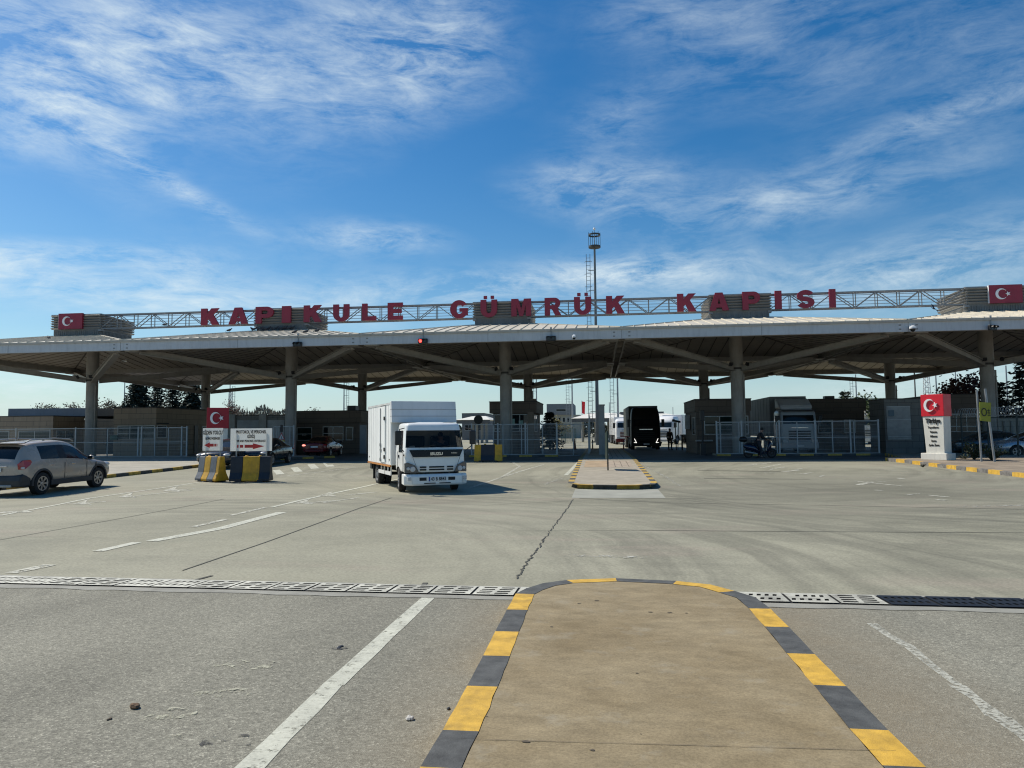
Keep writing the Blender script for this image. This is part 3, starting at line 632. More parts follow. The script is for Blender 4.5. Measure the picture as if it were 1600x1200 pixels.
pebble(171, 1126, .016, mat('stone_brown', (.12, .09, .06), .9), 'tiny dark pebble left of the brown clump', 'stone', 'pebble')
pebble(700, 1110, .018, BLACK, 'small dark pebble against the foot of the yellow kerb', 'stone', 'pebble')
# ------------------------------------------------------------------ the canopy: 5 x 2 roof modules, each on one column
S, CX, CY0 = 15.013, -6.2815, 47.6
ZB, ZF, ZE, ZJ, ZL, ZT = 6.80, 7.28, 7.43, 5.62, 8.62, 10.17     # beam underside, fascia top, eave, strut joint, lantern foot and top
XL, XR, YF, YB = CX-2.5*S, CX+2.5*S, CY0-S/2, CY0+1.5*S
can = thing('canopy', 'long flat customs gate canopy of ten pyramid roofs on round columns spanning the whole yard', 'canopy', (CX, CY0+S/2, 0))
cv_ = Vector(can.location)
def cp_(name, mb, mats, smooth=0, bev=0, parent=None):
    if parent is None: mb.v = [tuple(Vector(v)-cv_) for v in mb.v]
    return mb.build(name, mats, parent or can, smooth, bev)
CXS = [CX+(i-2)*S for i in range(5)]; CYS = [CY0, CY0+S]
hl = 1.77
def roof_module(cx, cy):
    mb = MB(); h = S/2-.02
    def pt(sd, u, w, dz=0):       # side sd, u along the eave, w 0..1 up the slope
        hh = h+(hl-h)*w; z = ZE+(ZL-ZE)*w+dz; p = (u, -hh)
        for _ in range(sd): p = (-p[1], p[0])
        return (cx+p[0], cy+p[1], z)
    for sd in range(4):
        mb.quad(pt(sd, -h, 0), pt(sd, h, 0), pt(sd, hl, 1), pt(sd, -hl, 1))
        mb.quad(pt(sd, -h, 0), pt(sd, h, 0), pt(sd, h, 0, -.07), pt(sd, -h, 0, -.07))
        k = int(h/.62)
        for i in range(-k, k+1):
            u = i*.62; w = min(1, (h-abs(u))/(h-hl))
            if w > .03: mb.bar(pt(sd, u, 0, .02), pt(sd, u, w, .02), .035, .055)
        mb.bar(pt(sd, -h, 0, .02), pt(sd, -hl, 1, .02), .14, .05)
    return mb
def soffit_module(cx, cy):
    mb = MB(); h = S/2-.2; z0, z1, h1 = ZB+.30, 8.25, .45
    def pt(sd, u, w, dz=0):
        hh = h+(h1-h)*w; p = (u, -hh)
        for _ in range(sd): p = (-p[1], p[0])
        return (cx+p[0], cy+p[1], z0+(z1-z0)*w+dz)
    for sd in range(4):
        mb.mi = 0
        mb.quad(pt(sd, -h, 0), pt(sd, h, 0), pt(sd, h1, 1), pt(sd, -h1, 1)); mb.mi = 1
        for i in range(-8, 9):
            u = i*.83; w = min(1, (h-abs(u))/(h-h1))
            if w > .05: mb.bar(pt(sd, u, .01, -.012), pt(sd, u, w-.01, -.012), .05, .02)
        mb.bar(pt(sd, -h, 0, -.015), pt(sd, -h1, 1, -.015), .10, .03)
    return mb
for cy in CYS:
    for cx in CXS:
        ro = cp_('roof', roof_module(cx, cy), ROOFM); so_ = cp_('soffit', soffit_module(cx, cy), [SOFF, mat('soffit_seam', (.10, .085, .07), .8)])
        mb = MB(); mb.cyl((cx, cy, -.05), (cx, cy, ZJ-.05), .385, n=24); c_ = cp_('column', mb, CONC, 40)
        cl = Vector((cx, cy, 0))-cv_
        mb = MB(); mb.cyl(cl+Vector((0, 0, ZJ-.08)), cl+Vector((0, 0, ZJ+.06)), .40, n=24); mb.build('collar', SEAM, c_, 40)
        mb = MB(); mb.cyl(cl+Vector((0, 0, ZJ+.05)), cl+Vector((0, 0, 8.28)), .41, n=24); mb.build('column_head', STEEL, c_, 40)
        mb = MB(); px_ = cl+Vector((.40, -.18, 0)); mb.cyl(px_+Vector((0, 0, .1)), px_+Vector((0, 0, ZJ-.4)), .055, n=8)
        for z in (1.2, 2.4, 3.6, 4.8): mb.box(px_+Vector((-.02, 0, z)), (.16, .15, .05))
        mb.build('drainpipe', STEEL, c_)
        for sxn in (-1, 1):
            for syn in (-1, 1):
                mb = MB(); a = Vector((cx+sxn*.30, cy+syn*.30, ZJ-.02)); b = Vector((cx+sxn*(S/2-.75), cy+syn*(S/2-.75), ZB-.02))
                d = (b-a).normalized(); mb.bar(a, b, .16, .34); off = d.cross(Vector((0, 0, 1))).normalized()
                mb.bar(a+Vector((0, 0, .155)), b+Vector((0, 0, .155)), .36, .035); mb.bar(a-Vector((0, 0, .155)), b-Vector((0, 0, .155)), .36, .035)
                mb.box((cx+sxn*(S/2-.62), cy+syn*(S/2-.62), ZB-.04), (.9, .9, .06))
                cp_('strut', mb, STEEL)
        # the louvred lantern on top
        mb = MB(); mb.b2(cx-1.74, cx+1.74, cy-1.74, cy+1.74, ZL-.45, ZT-.12)
        for k in range(24):
            u = -1.66+k*3.32/23
            for sd in (-1, 1): mb.box((cx+u, cy+sd*1.75, ZL+.08), (.05, .03, .55)); mb.box((cx+sd*1.75, cy+u, ZL+.08), (.03, .05, .55))
        L = cp_('lantern', mb, mat('lantern_grey', (.19, .192, .183), .6, metal=.2, var=.12, scale=1.2, grime=.3))
        lc = Vector((cx, cy, 0))-cv_
        for sd in range(4):
            mb = MB(); R_ = Matrix.Rotation(sd*PI/2, 3, 'Z')
            for k in range(6):
                z = ZL+.52+k*.17; T = R_ @ Matrix.Rotation(rad(-38), 3, 'X')
                mb.box(lc+R_ @ Vector((0, -1.84, 0))+Vector((0, 0, z)), (3.72, .16, .02), M=T)
            mb.build('louvre', mat('louvre_grey', (.27, .272, .262), .5, metal=.3, var=.08, grime=.15), L)
        mb = MB(); q = [lc+Vector((a*1.86, b*1.86, ZT-.10)) for a, b in ((-1, -1), (1, -1), (1, 1), (-1, 1))]; q2 = [p+Vector((0, 0, .06)) for p in q]
        q2[2].z -= .16; q2[3].z -= .16; q[2].z -= .16; q[3].z -= .16
        mb.add(q+q2, [(3, 2, 1, 0), (4, 5, 6, 7), (0, 1, 5, 4), (1, 2, 6, 5), (2, 3, 7, 6), (3, 0, 4, 7)])
        mb.build('cap', GALV, L)
# boundary beams: a pair of channels and a gutter along each module edge
for i in range(6):
    x = XL+i*S; o = (.45 if i == 0 else -.45 if i == 5 else 0)
    mb = MB(); mb.b2(x+o-.27, x+o-.18, YF+.13, YB-.13, ZB, ZB+.45); mb.b2(x+o+.18, x+o+.27, YF+.13, YB-.13, ZB, ZB+.45); mb.b2(x+o-.30, x+o+.30, YF+.13, YB-.13, ZB+.45, ZB+.50)
    for k in range(10): mb.b2(x+o-.18, x+o+.18, YF+1.5+k*3-.04, YF+1.5+k*3+.04, ZB+.02, ZB+.4)
    cp_('beam', mb, STEEL)
for y in (YF+.45, CY0+S/2, YB-.45):
    for i in range(5):
        mb = MB(); a, b = XL+i*S+.31, XL+(i+1)*S-.31
        mb.b2(a, b, y-.22, y-.13, ZB+.01, ZB+.44); mb.b2(a, b, y+.13, y+.22, ZB+.01, ZB+.44); mb.b2(a, b, y-.24, y+.24, ZB+.44, ZB+.485)
        cp_('beam', mb, STEEL)
# fascia boards with joints, and the cream trim above
def fascia(x0, x1, y0, y1, nx):
    mb = MB(); mb.mi = 0; mb.b2(x0, x1, y0, y1, ZB-.02, ZF); mb.mi = 1
    horiz = (x1-x0) > (y1-y0)
    L = (x1-x0) if horiz else (y1-y0)
    for k in range(1, nx*2):
        t = L*k/(nx*2)
        if horiz: mb.b2(x0+t-.012, x0+t+.012, y0-.006, y1+.006, ZB-.01, ZF-.002)
        else: mb.b2(x0-.006, x1+.006, y0+t-.012, y0+t+.012, ZB-.01, ZF-.002)
    if horiz:
        for i in range(1, nx):
            for dx in (-.42, .42):
                for dz in (.12, .34): mb.b2(x0+L*i/nx+dx-.06, x0+L*i/nx+dx+.06, y0-.014, y1+.014, ZB+dz-.035, ZB+dz+.035)
    cp_('fascia', mb, [FASC, mat('fascia_joint', (.26, .265, .26), .7, grime=.3)])
    e = .07; mb = MB(); mb.b2(x0-(e if horiz else e), x1+e, y0-e, y1+e, ZF, ZE-.03); cp_('trim', mb, TRIM)
fascia(XL, XR, YF, YF+.12, 5); fascia(XL, XR, YB-.12, YB, 5); fascia(XL-.12, XL, YF-.0, YB, 2); fascia(XR, XR+.12, YF-.0, YB, 2)

# ------------------------------------------------------------------ roof sign: truss and letters
sg = thing('roof_sign', 'red capital letters reading KAPIKULE GÜMRÜK KAPISI on a tube truss above the canopy', 'sign', (CX, CY0-1.85, ZL))
sv = Vector(sg.location)
TR = mat('truss_grey', (.24, .245, .245), .5, metal=.3, var=.1, scale=2)
for i in range(4):
    a, b = CXS[i]+1.78, CXS[i+1]-1.78; mb = MB(); zb, zt = 9.09, 10.05
    for yy in (CY0-1.72, CY0-1.32):
        mb.bar((a, yy, zb), (b, yy, zb), .07); mb.bar((a, yy, zt), (b, yy, zt), .08)
        n = 9
        for k in range(n+1):
            x = a+(b-a)*k/n; mb.bar((x, yy, zb), (x, yy, zt), .045)
            if k < n:
                x2 = a+(b-a)*(k+1)/n; mb.bar((x, yy, zt if k % 2 else zb), (x2, yy, zb if k % 2 else zt), .045)
        if yy < CY0-1.5:
            for k in range(1, 5): mb.bar((a, yy-.03, zb+k*.192), (b, yy-.03, zb+k*.192), .028)
    for k in range(n+1):
        x = a+(b-a)*k/n; mb.bar((x, CY0-1.72, zb), (x, CY0-1.32, zb), .04); mb.bar((x, CY0-1.72, zt), (x, CY0-1.32, zt), .04)
    for x, z in ((a, zb-.1), (a, zt+.02), (b, zb-.1), (b, zt+.02)): mb.box((x, CY0-1.62, z), (.22, .34, .14))
    mb.v = [tuple(Vector(v)-sv) for v in mb.v]; mb.build('truss', TR, sg)
LET = {
 'I': [[(0, 0), (1, 0), (1, 1), (0, 1)]],
 'L': [[(0, 0), (1, 0), (1, .25), (.38, .25), (.38, 1), (0, 1)]],
 'E': [[(0, 0), (1, 0), (1, .24), (.36, .24), (.36, .39), (.92, .39), (.92, .62), (.36, .62), (.36, .77), (1, .77), (1, 1), (0, 1)]],
 'K': [[(0, 0), (.35, 0), (.35, .28), (.45, .39), (.63, 0), (1.04, 0), (.69, .63), (1.02, 1), (.60, 1), (.35, .69), (.35, 1), (0, 1)]],
 'A': [[(0, 0), (.32, 0), (.37, .17), (.63, .17), (.68, 0), (1, 0), (.69, 1), (.31, 1)], [(.43, .38), (.57, .38), (.5, .70)]],
 'P': [[(0, 0), (.34, 0), (.34, .33)] + arc(.62, .665, .38, .335, -90, 90) + [(0, 1)], [(.34, .56)] + arc(.58, .67, .10, .11, -90, 90, 8) + [(.34, .78)]],
 'R': [[(0, 0), (.34, 0), (.34, .36), (.44, .36), (.65, 0), (1.04, 0), (.80, .40)] + arc(.62, .69, .36, .31, -50, 90) + [(0, 1)], [(.34, .58)] + arc(.57, .685, .10, .105, -90, 90, 8) + [(.34, .79)]],
 'U': [[(0, 1), (0, .42)] + arc(.5, .42, .5, .44, 180, 360, 24)[1:] + [(1, 1), (.65, 1), (.65, .40)] + arc(.5, .38, .15, .16, 0, -180, 12) + [(.35, .40), (.35, 1)]],
 'M': [[(0, 0), (.27, 0), (.27, .62), (.41, 0), (.59, 0), (.73, .62), (.73, 0), (1, 0), (1, 1), (.64, 1), (.5, .42), (.36, 1), (0, 1)]],
 'G': [arc(.5, .5, .52, .53, 32, 320, 32) + [(1.0, .12), (1.0, .56), (.52, .56), (.52, .36), (.68, .36), (.68, .27)] + arc(.52, .5, .19, .27, 305, 40, 20)],
}
def s_loop():
    c = []
    for k in range(15): t = rad(18+k*(252/14)); c.append((.5+.31*math.cos(t), .69+.19*math.sin(t)))
    for k in range(1, 15): t = rad(90-k*(252/14)); c.append((.5+.33*math.cos(t), .31+.19*math.sin(t)))
    L, R = [], []
    for i, p in enumerate(c):
        a = c[max(0, i-1)]; b = c[min(len(c)-1, i+1)]; dx, dy = b[0]-a[0], b[1]-a[1]; l = math.hypot(dx, dy) or 1
        nx, ny = -dy/l*.165, dx/l*.118; L.append((p[0]+nx, p[1]+ny)); R.append((p[0]-nx, p[1]-ny))
    return L+R[::-1]
LET['S'] = [s_loop()]
YL = CY0-1.95
ROWL = [('K', 315, 342), ('A', 358, 388), ('P', 400, 428), ('I', 441, 455), ('K', 475, 502), ('U', 521, 546), ('L', 566, 588), ('E', 606, 629.5), ('G', 704, 731), ('Ü', 751, 777), ('M', 799, 830), ('R', 851, 876), ('Ü', 897, 924), ('K', 947, 975),
        ('K', 1058, 1087), ('A', 1108, 1139), ('P', 1160, 1188), ('I', 1211, 1221.5), ('S', 1245, 1273), ('I', 1296, 1306)]
for ch, x0, x1 in ROWL:
    a, b = W(x0, 480, YL).x, W(x1, 480, YL).x; w = b-a; h = 1.13
    loops = [[(u*w, v*h) for u, v in lp] for lp in LET['U' if ch == 'Ü' else ch]]
    if ch == 'Ü':
        for u in (.29, .71): loops.append([(u*w-.11, h*1.05), (u*w+.11, h*1.05), (u*w+.11, h*1.05+.2), (u*w-.11, h*1.05+.2)])
    me = stand(shape_mesh(loops, REDP, .07)); me.polygons.foreach_set('use_smooth', [False]*len(me.polygons))
    o = link('letter', me, sg); o.location = Vector((a, YL, 9.09))-sv
# the flag boxes on the outer lanterns
for x0, x1, y0, y1, lab in ((91, 129, 514.5, 489, 'red flag box with white crescent and star on the leftmost roof lantern'), (1546, 1597, 474, 444, 'red flag box with white crescent and star on the rightmost roof lantern')):
    a, b = W(x0, y0, CY0-2.0), W(x1, y1, CY0-2.0); w, h = b.x-a.x, b.z-a.z
    t = thing('flag_box', lab, 'flag sign', (a.x, CY0-2.0, a.z))
    mb = MB(); mb.b2(0, w, -.02, .16, 0, h); mb.build('panel', REDP, t, bev=.008)
    mb = MB(); mb.b2(-.012, -.001, -.018, .14, .01, h-.01); mb.build('side_strip', WHITE, t)
    r = h*.30
    o = link('crescent', stand(shape_mesh([[(x+w*.36, y+h*.5) for x, y in crescent_loop(r)]], WHITE, .02)), t); o.location = (0, -.035, 0)
    o = link('star', stand(shape_mesh([star_loop(w*.36+r*1.12, h*.5, r*.46)], WHITE, .02)), t); o.location = (0, -.035, 0)

# ------------------------------------------------------------------ small things on the canopy
def traffic_light(px, py, lit, lab, rz=0):
    c = W(px, py, YF-.1); t = thing('traffic_light', lab, 'traffic light', (c.x, YF-.03, c.z), rz)
    mb = MB(); mb.b2(-.27, .27, -.16, -.03, -.14, .14); mb.build('housing', BLACK, t, bev=.02)
    mb = MB(); mb.bar((0, -.02, .1), (0, -.02, .62), .04); mb.box((0, -.02, .6), (.1, .05, .1)); mb.build('bracket', GALV, t)
    for k, x in enumerate((-.13, .13)):
        mb = MB(); mb.cyl((x, -.165, 0), (x, -.175, 0), .085, n=16)
        on = lit and k == 0
        l = mb.build('lens', mat('lens_red_lit', (.9, .02, .02), .3, emit=(1, .04, .03, 6)) if on else mat('lens_dark', (.02, .02, .02), .15), t)
        mb = MB(); n = 10
        for q in range(n+1):
            aa = PI*q/n
            if q: mb.quad((x+.1*math.cos(aa), -.16, .1*math.sin(aa)), (x+.1*math.cos(ap), -.16, .1*math.sin(ap)), (x+.1*math.cos(ap), -.30, .1*math.sin(ap)), (x+.1*math.cos(aa), -.30, .1*math.sin(aa)))
            ap = aa
        mb.build('visor', BLACK, l)
traffic_light(465, 538, False, 'unlit twin traffic light under the canopy edge, left of the lit red one')
traffic_light(661, 533, True, 'twin traffic light with glowing red lamp on the canopy edge above the white truck')
traffic_light(861, 529, False, 'unlit twin traffic light on the canopy edge beside a dome camera, below the letters RÜ')
traffic_light(1549, 512, False, 'twisted dark twin traffic light on the canopy edge below the right flag box', .5)
def dome(px, py, lab, r):
    c = W(px, py, YF-.25); t = thing('security_camera', lab, 'camera', (c.x, YF, c.z))
    mb = MB(); mb.bar((0, -.005, .12), (0, -.27, .12), .06); mb.box((0, -.02, .12), (.14, .04, .18)); mb.build('bracket', WHITE, t)
    mb = MB(); mb.lathe([(r*.3, .14), (r, .08), (r, -.02)], 14, Matrix.Translation((0, -.27, 0))); mb.build('cover', WHITE, t, 40)
    mb = MB(); mb.ball((0, -.27, -.03), (r*.82, r*.82, r*.9), 12); mb.build('dome', GLS, t, 60)
dome(897, 527, 'small white dome camera on the canopy edge above the concrete post', .11)
dome(1426, 513, 'larger white dome camera on the canopy edge at the right roof joint', .17)
fl = None; rf = random.Random(4)
for j, cy in enumerate(CYS):
    for i, cx in enumerate(CXS):
        for sd in (-1, 1):
            loc = (cx+sd*.62, cy-.72, ZJ+.12); rz = sd*.5+rf.uniform(-.2, .2)
            lab = ('pair of small black floodlights clamped where the struts meet a front column' if j == 0 else 'pair of small black floodlights clamped where the struts meet a rear column')
            gp = 'floodlights at the canopy columns'
            if fl is None:
                fl = thing('floodlight', lab, 'floodlight', loc, rz, gp)
                mb = MB(); mb.bar((0, .3, -.02), (0, 0, -.02), .05); mb.bar((-.22, 0, 0), (.22, 0, 0), .05); mb.build('bracket', BLACK, fl)
                for xx in (-.17, .17):
                    mb = MB(); mb.box((xx, -.05, .10), (.22, .12, .18), M=Matrix.Rotation(.5, 3, 'X')); h_ = mb.build('lamp_head', BLACK, fl, bev=.015)
            else: dup(fl, loc, rz, lab)
# birds
FEA = mat('pigeon_feather', (.05, .052, .06), .7, var=.3, scale=20)
pg = None
def pigeon_mesh():
    mb = MB()
    mb.lathe([(.008, -.17), (.045, -.10), (.075, 0), (.07, .07), (.035, .13), (.012, .16)], 10, Matrix.Translation((0, 0, .13)) @ Matrix.Rotation(rad(62), 4, 'Y'))
    mb.ball((.145, 0, .235), (.038, .032, .036), 8); mb.cyl((.17, 0, .235), (.205, 0, .225), .010, .003, n=6)
    mb.bar((-.12, 0, .09), (-.26, 0, .04), .07, .015)
    for s in (-1, 1): mb.bar((.05, s*.062, .16), (-.16, s*.05, .09), .02, .075); mb.cyl((.0, s*.025, 0), (.02, s*.025, .08), .006, n=5)
    return mb
pm = pigeon_mesh().mesh('pigeon', FEA, 60)
def pigeon(p, rz, lab, grp=None, pitch=0):
    o = link('pigeon', pm); o.location = p; o.rotation_euler = (0, pitch, rz); return tag(o, lab, 'bird', grp)
yl = CY0-2.0; L2 = CXS[1]
zz = lambda y: ZE+(ZL-ZE)*((S/2-(CY0-y))/(S/2-hl))*1.0
def roofz(y): return ZE+(ZL-ZE)*(y-YF)/(S/2-hl)+.05
for k in range(13):
    y = yl-rf.uniform(.0, .25); pigeon((L2-1.9+k*.24+rf.uniform(-.05, .05), y, roofz(y)), rf.choice((0, PI))+rf.uniform(-.6, .6), 'dark pigeon in the row along the foot of the second lantern from the left', 'pigeons on the canopy roof')
for x, y, lab in ((L2-3.0, 44.6, 'lone pigeon on the roof left of the second lantern'),):
    pigeon((x, y, roofz(y)), .4, lab)
for px, lab in ((460.5, 'pigeon standing at the roof edge, leftmost of three below the letters IK'), (478, 'pigeon standing at the roof edge, middle one of three below the letters IK'), (496, 'pigeon walking above the roof edge, rightmost of three below the letters IK')):
    y = YF+.5 if px < 490 else YF+1.5; pigeon((W(px, 520, y).x, y, roofz(y)), .3, lab)
pigeon((W(76, 530, YF+1.4).x, YF+1.4, roofz(YF+1.4)), 2.6, 'dark pigeon on the roof slope below the leftmost flag box')
pigeon((W(258, 507, CY0-1.7).x, CY0-1.7, 9.12), 1.2, 'pigeon perched on the bottom rail of the truss left of the first letter K')
def flying(px, py, Y, m, lab, rz, roll, sc=1.):
    c = W(px, py, Y); mb = MB()
    mb.lathe([(.006, -.2), (.05, -.08), (.06, .05), (.03, .14), (.008, .19)], 8, Matrix.Rotation(PI/2, 4, 'Y'))
    for s in (-1, 1):
        mb.quad((.09, s*.04, .02), (.10, s*.24, .10), (.02, s*.50, .06), (-.10, s*.28, .07), (-.08, s*.04, .01))
    mb.quad((-.14, -.03, 0), (-.30, -.08, 0), (-.30, .08, 0), (-.14, .03, 0))
    o = mb.build('flying_bird', m, loc=c, fix=False); o.rotation_euler = (roll, .2, rz); o.scale = (sc, sc, sc); return tag(o, lab, 'bird')
flying(1459, 482, 40, FEA, 'dark bird in flight just above the canopy at the right', .6, .9, .75)
flying(195, 564, 44, WHITE, 'white bird gliding under the canopy left of the first column pair', 0.1, .35, .9)
# ------------------------------------------------------------------ vehicles
def loft(rings, fm, mats, sub=2, cutters=None, well=None, names=None, parent=None, capmat=(0, 0), smooth=35):
    """rings of equal length -> closed cage, subdivided, wheel wells cut, then split by material into part meshes"""
    n = len(rings[0]); vs = [p for r in rings for p in r]; fs = []; mi = []
    for i in range(len(rings)-1):
        for j in range(n): fs.append((i*n+j, i*n+(j+1) % n, (i+1)*n+(j+1) % n, (i+1)*n+j)); mi.append(fm(i, j))
    fs.append(tuple(range(n-1, -1, -1))); mi.append(capmat[0]); o_ = (len(rings)-1)*n; fs.append(tuple(range(o_, o_+n))); mi.append(capmat[1])
    me = bpy.data.meshes.new('body'); me.from_pydata(vs, [], fs)
    for m in mats: me.materials.append(m)
    me.polygons.foreach_set('material_index', mi)
    bm = bmesh.new(); bm.from_mesh(me); bmesh.ops.recalc_face_normals(bm, faces=bm.faces[:]); bm.to_mesh(me); bm.free()
    ob = bpy.data.objects.new('tmp', me); COL.objects.link(ob)
    if sub:
        s = ob.modifiers.new('s', 'SUBSURF'); s.levels = s.render_levels = sub; s.boundary_smooth = 'PRESERVE_CORNERS'
    cu = None
    if cutters:
        mb = MB(); mb.mi = 0
        for (c, r, w) in cutters: mb.cyl((c[0], c[1]-w/2, c[2]), (c[0], c[1]+w/2, c[2]), r, n=28)
        cm = mb.mesh('cut', mats); cm.polygons.foreach_set('material_index', [well]*len(cm.polygons))
        cu = bpy.data.objects.new('cut', cm); COL.objects.link(cu)
        b = ob.modifiers.new('b', 'BOOLEAN'); b.operation = 'DIFFERENCE'; b.object = cu; b.solver = 'EXACT'
    res = evalmesh(ob); bpy.data.objects.remove(ob)
    if cu: bpy.data.objects.remove(cu)
    out = {}
    jobs = []
    for k in range(len(mats)):
        polys = [p for p in res.polygons if p.material_index == k]
        if not polys: continue
        if k == well:                          # each wheel well is a part of its own
            par = {}
            def find(a):
                while par.setdefault(a, a) != a: par[a] = par[par[a]]; a = par[a]
                return a
            for p in polys:
                v0 = find(p.vertices[0])
                for v in p.vertices[1:]: par[find(v)] = v0
            grp = {}
            for p in polys: grp.setdefault(find(p.vertices[0]), []).append(p)
            jobs += [(k, g) for g in grp.values()]
        else: jobs.append((k, polys))
    for k, polys in jobs:
        vm = {}; v2 = []; f2 = []
        for p in polys:
            f = []
            for v in p.vertices:
                if v not in vm: vm[v] = len(v2); v2.append(res.vertices[v].co[:])
                f.append(vm[v])
            f2.append(f)
        d = bpy.data.meshes.new(names[k]); d.from_pydata(v2, [], f2); d.materials.append(mats[k])
        d.polygons.foreach_set('use_smooth', [True]*len(d.polygons)); d.set_sharp_from_angle(angle=rad(smooth))
        out[k] = link(names[k], d, parent)
    return out
def wheel(t, x, y, r, w, side, rim=RIMM, spokes=7, steer=0, dual=False):
    """tyre and rim; side -1: outer face towards -y"""
    e = bpy.data.objects.new('wheel', None); COL.objects.link(e); e.parent = t; e.location = (x, y, r); e.rotation_euler = (0, 0, steer); e.empty_display_size = .1
    M = Matrix.Rotation(PI/2, 4, 'X') if side < 0 else Matrix.Rotation(-PI/2, 4, 'X')     # z -> outward
    ri = r*.64
    mb = MB(); mb.lathe([(ri, -w/2+.01), (r*.90, -w/2), (r*.985, -w/2+.02), (r, -w*.25), (r, w*.25), (r*.985, w/2-.02), (r*.90, w/2), (ri, w/2-.005), (ri-.01, w/2-.06), (ri-.01, -w/2+.02)], 28, M)
    mb.build('tyre', RUBBER, e, 40)
    mb = MB(); mb.lathe([(ri+.004, w/2-.03), (ri+.004, w/2-.002), (ri-.022, w/2-.004), (ri-.03, w/2-.05)], 28, M, False)
    if spokes:
        mb.lathe([(.035, w/2-.06), (.07, w/2-.035), (.045, w/2-.012), (.0, w/2-.012)], 16, M)
        for k in range(spokes):
            a = 2*PI*k/spokes
            for da in (-.10, .10):
                p0 = M @ Vector((.05*math.cos(a), .05*math.sin(a), w/2-.03)); p1 = M @ Vector(((ri-.01)*math.cos(a+da), (ri-.01)*math.sin(a+da), w/2-.03)); mb.bar(p0, p1, .034, .03, up=M @ Vector((0, 0, 1))-M @ Vector((0, 0, 0)))
    else:
        mb.lathe([(ri, w/2-.09), (ri*.8, w/2-.12), (ri*.62, w/2-.10), (ri*.5, w/2-.02), (ri*.3, w/2-.0), (.0, w/2-.0)], 24, M, False)
        for k in range(8):
            a = 2*PI*k/8; p = M @ Vector((ri*.45*math.cos(a), ri*.45*math.sin(a), w/2-.03)); q = M @ Vector((ri*.45*math.cos(a), ri*.45*math.sin(a), w/2+.012)); mb.cyl(p, q, .014, n=6)
    mb.build('rim', rim, e, 40)
    mb = MB(); mb.cyl(M @ Vector((0, 0, -w*.3)), M @ Vector((0, 0, w/2-.09)), ri-.012, n=20); mb.build('brake_disc', BLACK, e)
    return e
def plate(t, c, n, s, w=.52, h=.11, name='number_plate', txt=None):
    """flat plate at c with outward direction n (in the xy plane)"""
    a = math.atan2(n[1], n[0])+PI/2
    mb = MB(); mb.box((0, 0, 0), (w, .012, h)); o = mb.build(name, PLATE, t, loc=c, rz=a)
    mb = MB(); mb.box((-w/2+.022, -.008, 0), (.044, .004, h-.006)); mb.build('country_band', BLUEP, o)
    if txt:
        me = stand(text_mesh(txt, h*1.02, INKB, .002, .004, .82)); q = link('plate_text', me, o); q.location = (.03, -.009, 0)
    return o
CARMATS = lambda paint: [paint, BLACK, GLS, GLS, GLS, GLS, GLS, GLS, BLACK]
CARNAMES = ['body', 'wheel_well', 'windscreen', 'rear_window', 'side_window', 'side_window', 'side_window', 'side_window', 'pillar_trim']
def car(label, paint, st, wb, r, tw, W2, clad_=None, group=None, rails=False, head=True, name='parked_car', plate_txt=None, tail_lit=False, spokes=7, cat='car'):
    """st: list of (x, zb, w, zm, zbelt, wbelt, zr, wr, tag); +x forward"""
    t = thing(name, label, cat, group=group)
    rings = []
    for (x, zb, w, zm, zbl, wbl, zr, wr) in st:
        h = [(x, 0, zb), (x, w*.82, zb), (x, w, zb+.16), (x, w*1.01, zm), (x, wbl, zbl), (x, wr, zr-.055), (x, wr-.075, zr-.012), (x, wr*.5, zr+.012), (x, 0, zr+.02)]
        rings.append(h+[(p[0], -p[1], p[2]) for p in h[7:0:-1]])
    G_ = car.glass
    def fm(i, j):
        k = G_.get(i)
        if not k: return 0
        if 'r' in k and j in (6, 7, 8, 9): return 3
        if 'w' in k and j in (6, 7, 8, 9): return 2
        if 'a' in k: return {4: 4, 11: 6}.get(j, 0)
        if 'p' in k: return {4: 8, 11: 8}.get(j, 0)
        if 'f' in k: return {4: 5, 11: 7}.get(j, 0)
        return 0
    cut = []
    for x in (wb/2, -wb/2):
        for s in (-1, 1): cut.append(((x, s*(W2-.10), r+.01), r+.055, .44))
    loft(rings, fm, CARMATS(paint), 2, cut, 1, CARNAMES, t)
    for x in (wb/2, -wb/2):
        for s in (-1, 1):
            wheel(t, x, s*(W2-tw/2+.0), r, tw, s, spokes=spokes)
            if clad_:
                mb = MB(); n = 16; q0 = None
                for k in range(n+1):
                    a = PI*(-.04+1.08*k/n); c, sn = math.cos(a), math.sin(a)
                    p = [(x+(r+.05)*c, s*(W2+.012), r+.01+(r+.05)*sn), (x+(r+.115)*c, s*(W2+.006), r+.01+(r+.115)*sn), (x+(r+.12)*c, s*(W2-.06), r+.01+(r+.12)*sn), (x+(r+.05)*c, s*(W2-.12), r+.01+(r+.05)*sn)]
                    if q0:
                        for u in range(4): mb.quad(q0[u], q0[(u+1) % 4], p[(u+1) % 4], p[u])
                    q0 = p
                mb.build('arch_trim', clad_, t, 40)
    return t
def side_bits(t, W2, zh, xs, xm, zm, paint, handle=CHROME):
    for s in (-1, 1):
        for x in xs:
            mb = MB(); mb.box((x, s*(W2+.012), zh), (.17, .03, .035)); mb.build('door_handle', handle, t, bev=.008)
        mb = MB(); mb.ball((xm, s*(W2+.10), zm), (.07, .11, .08), 10); mb.bar((xm+.02, s*(W2-.06), zm-.05), (xm, s*(W2+.06), zm-.03), .05, .04); m_ = mb.build('mirror', paint, t, 60)
        mb = MB(); mb.box((xm-.062, s*(W2+.10), zm), (.02, .15, .10)); mb.build('mirror_glass', GLS, m_)
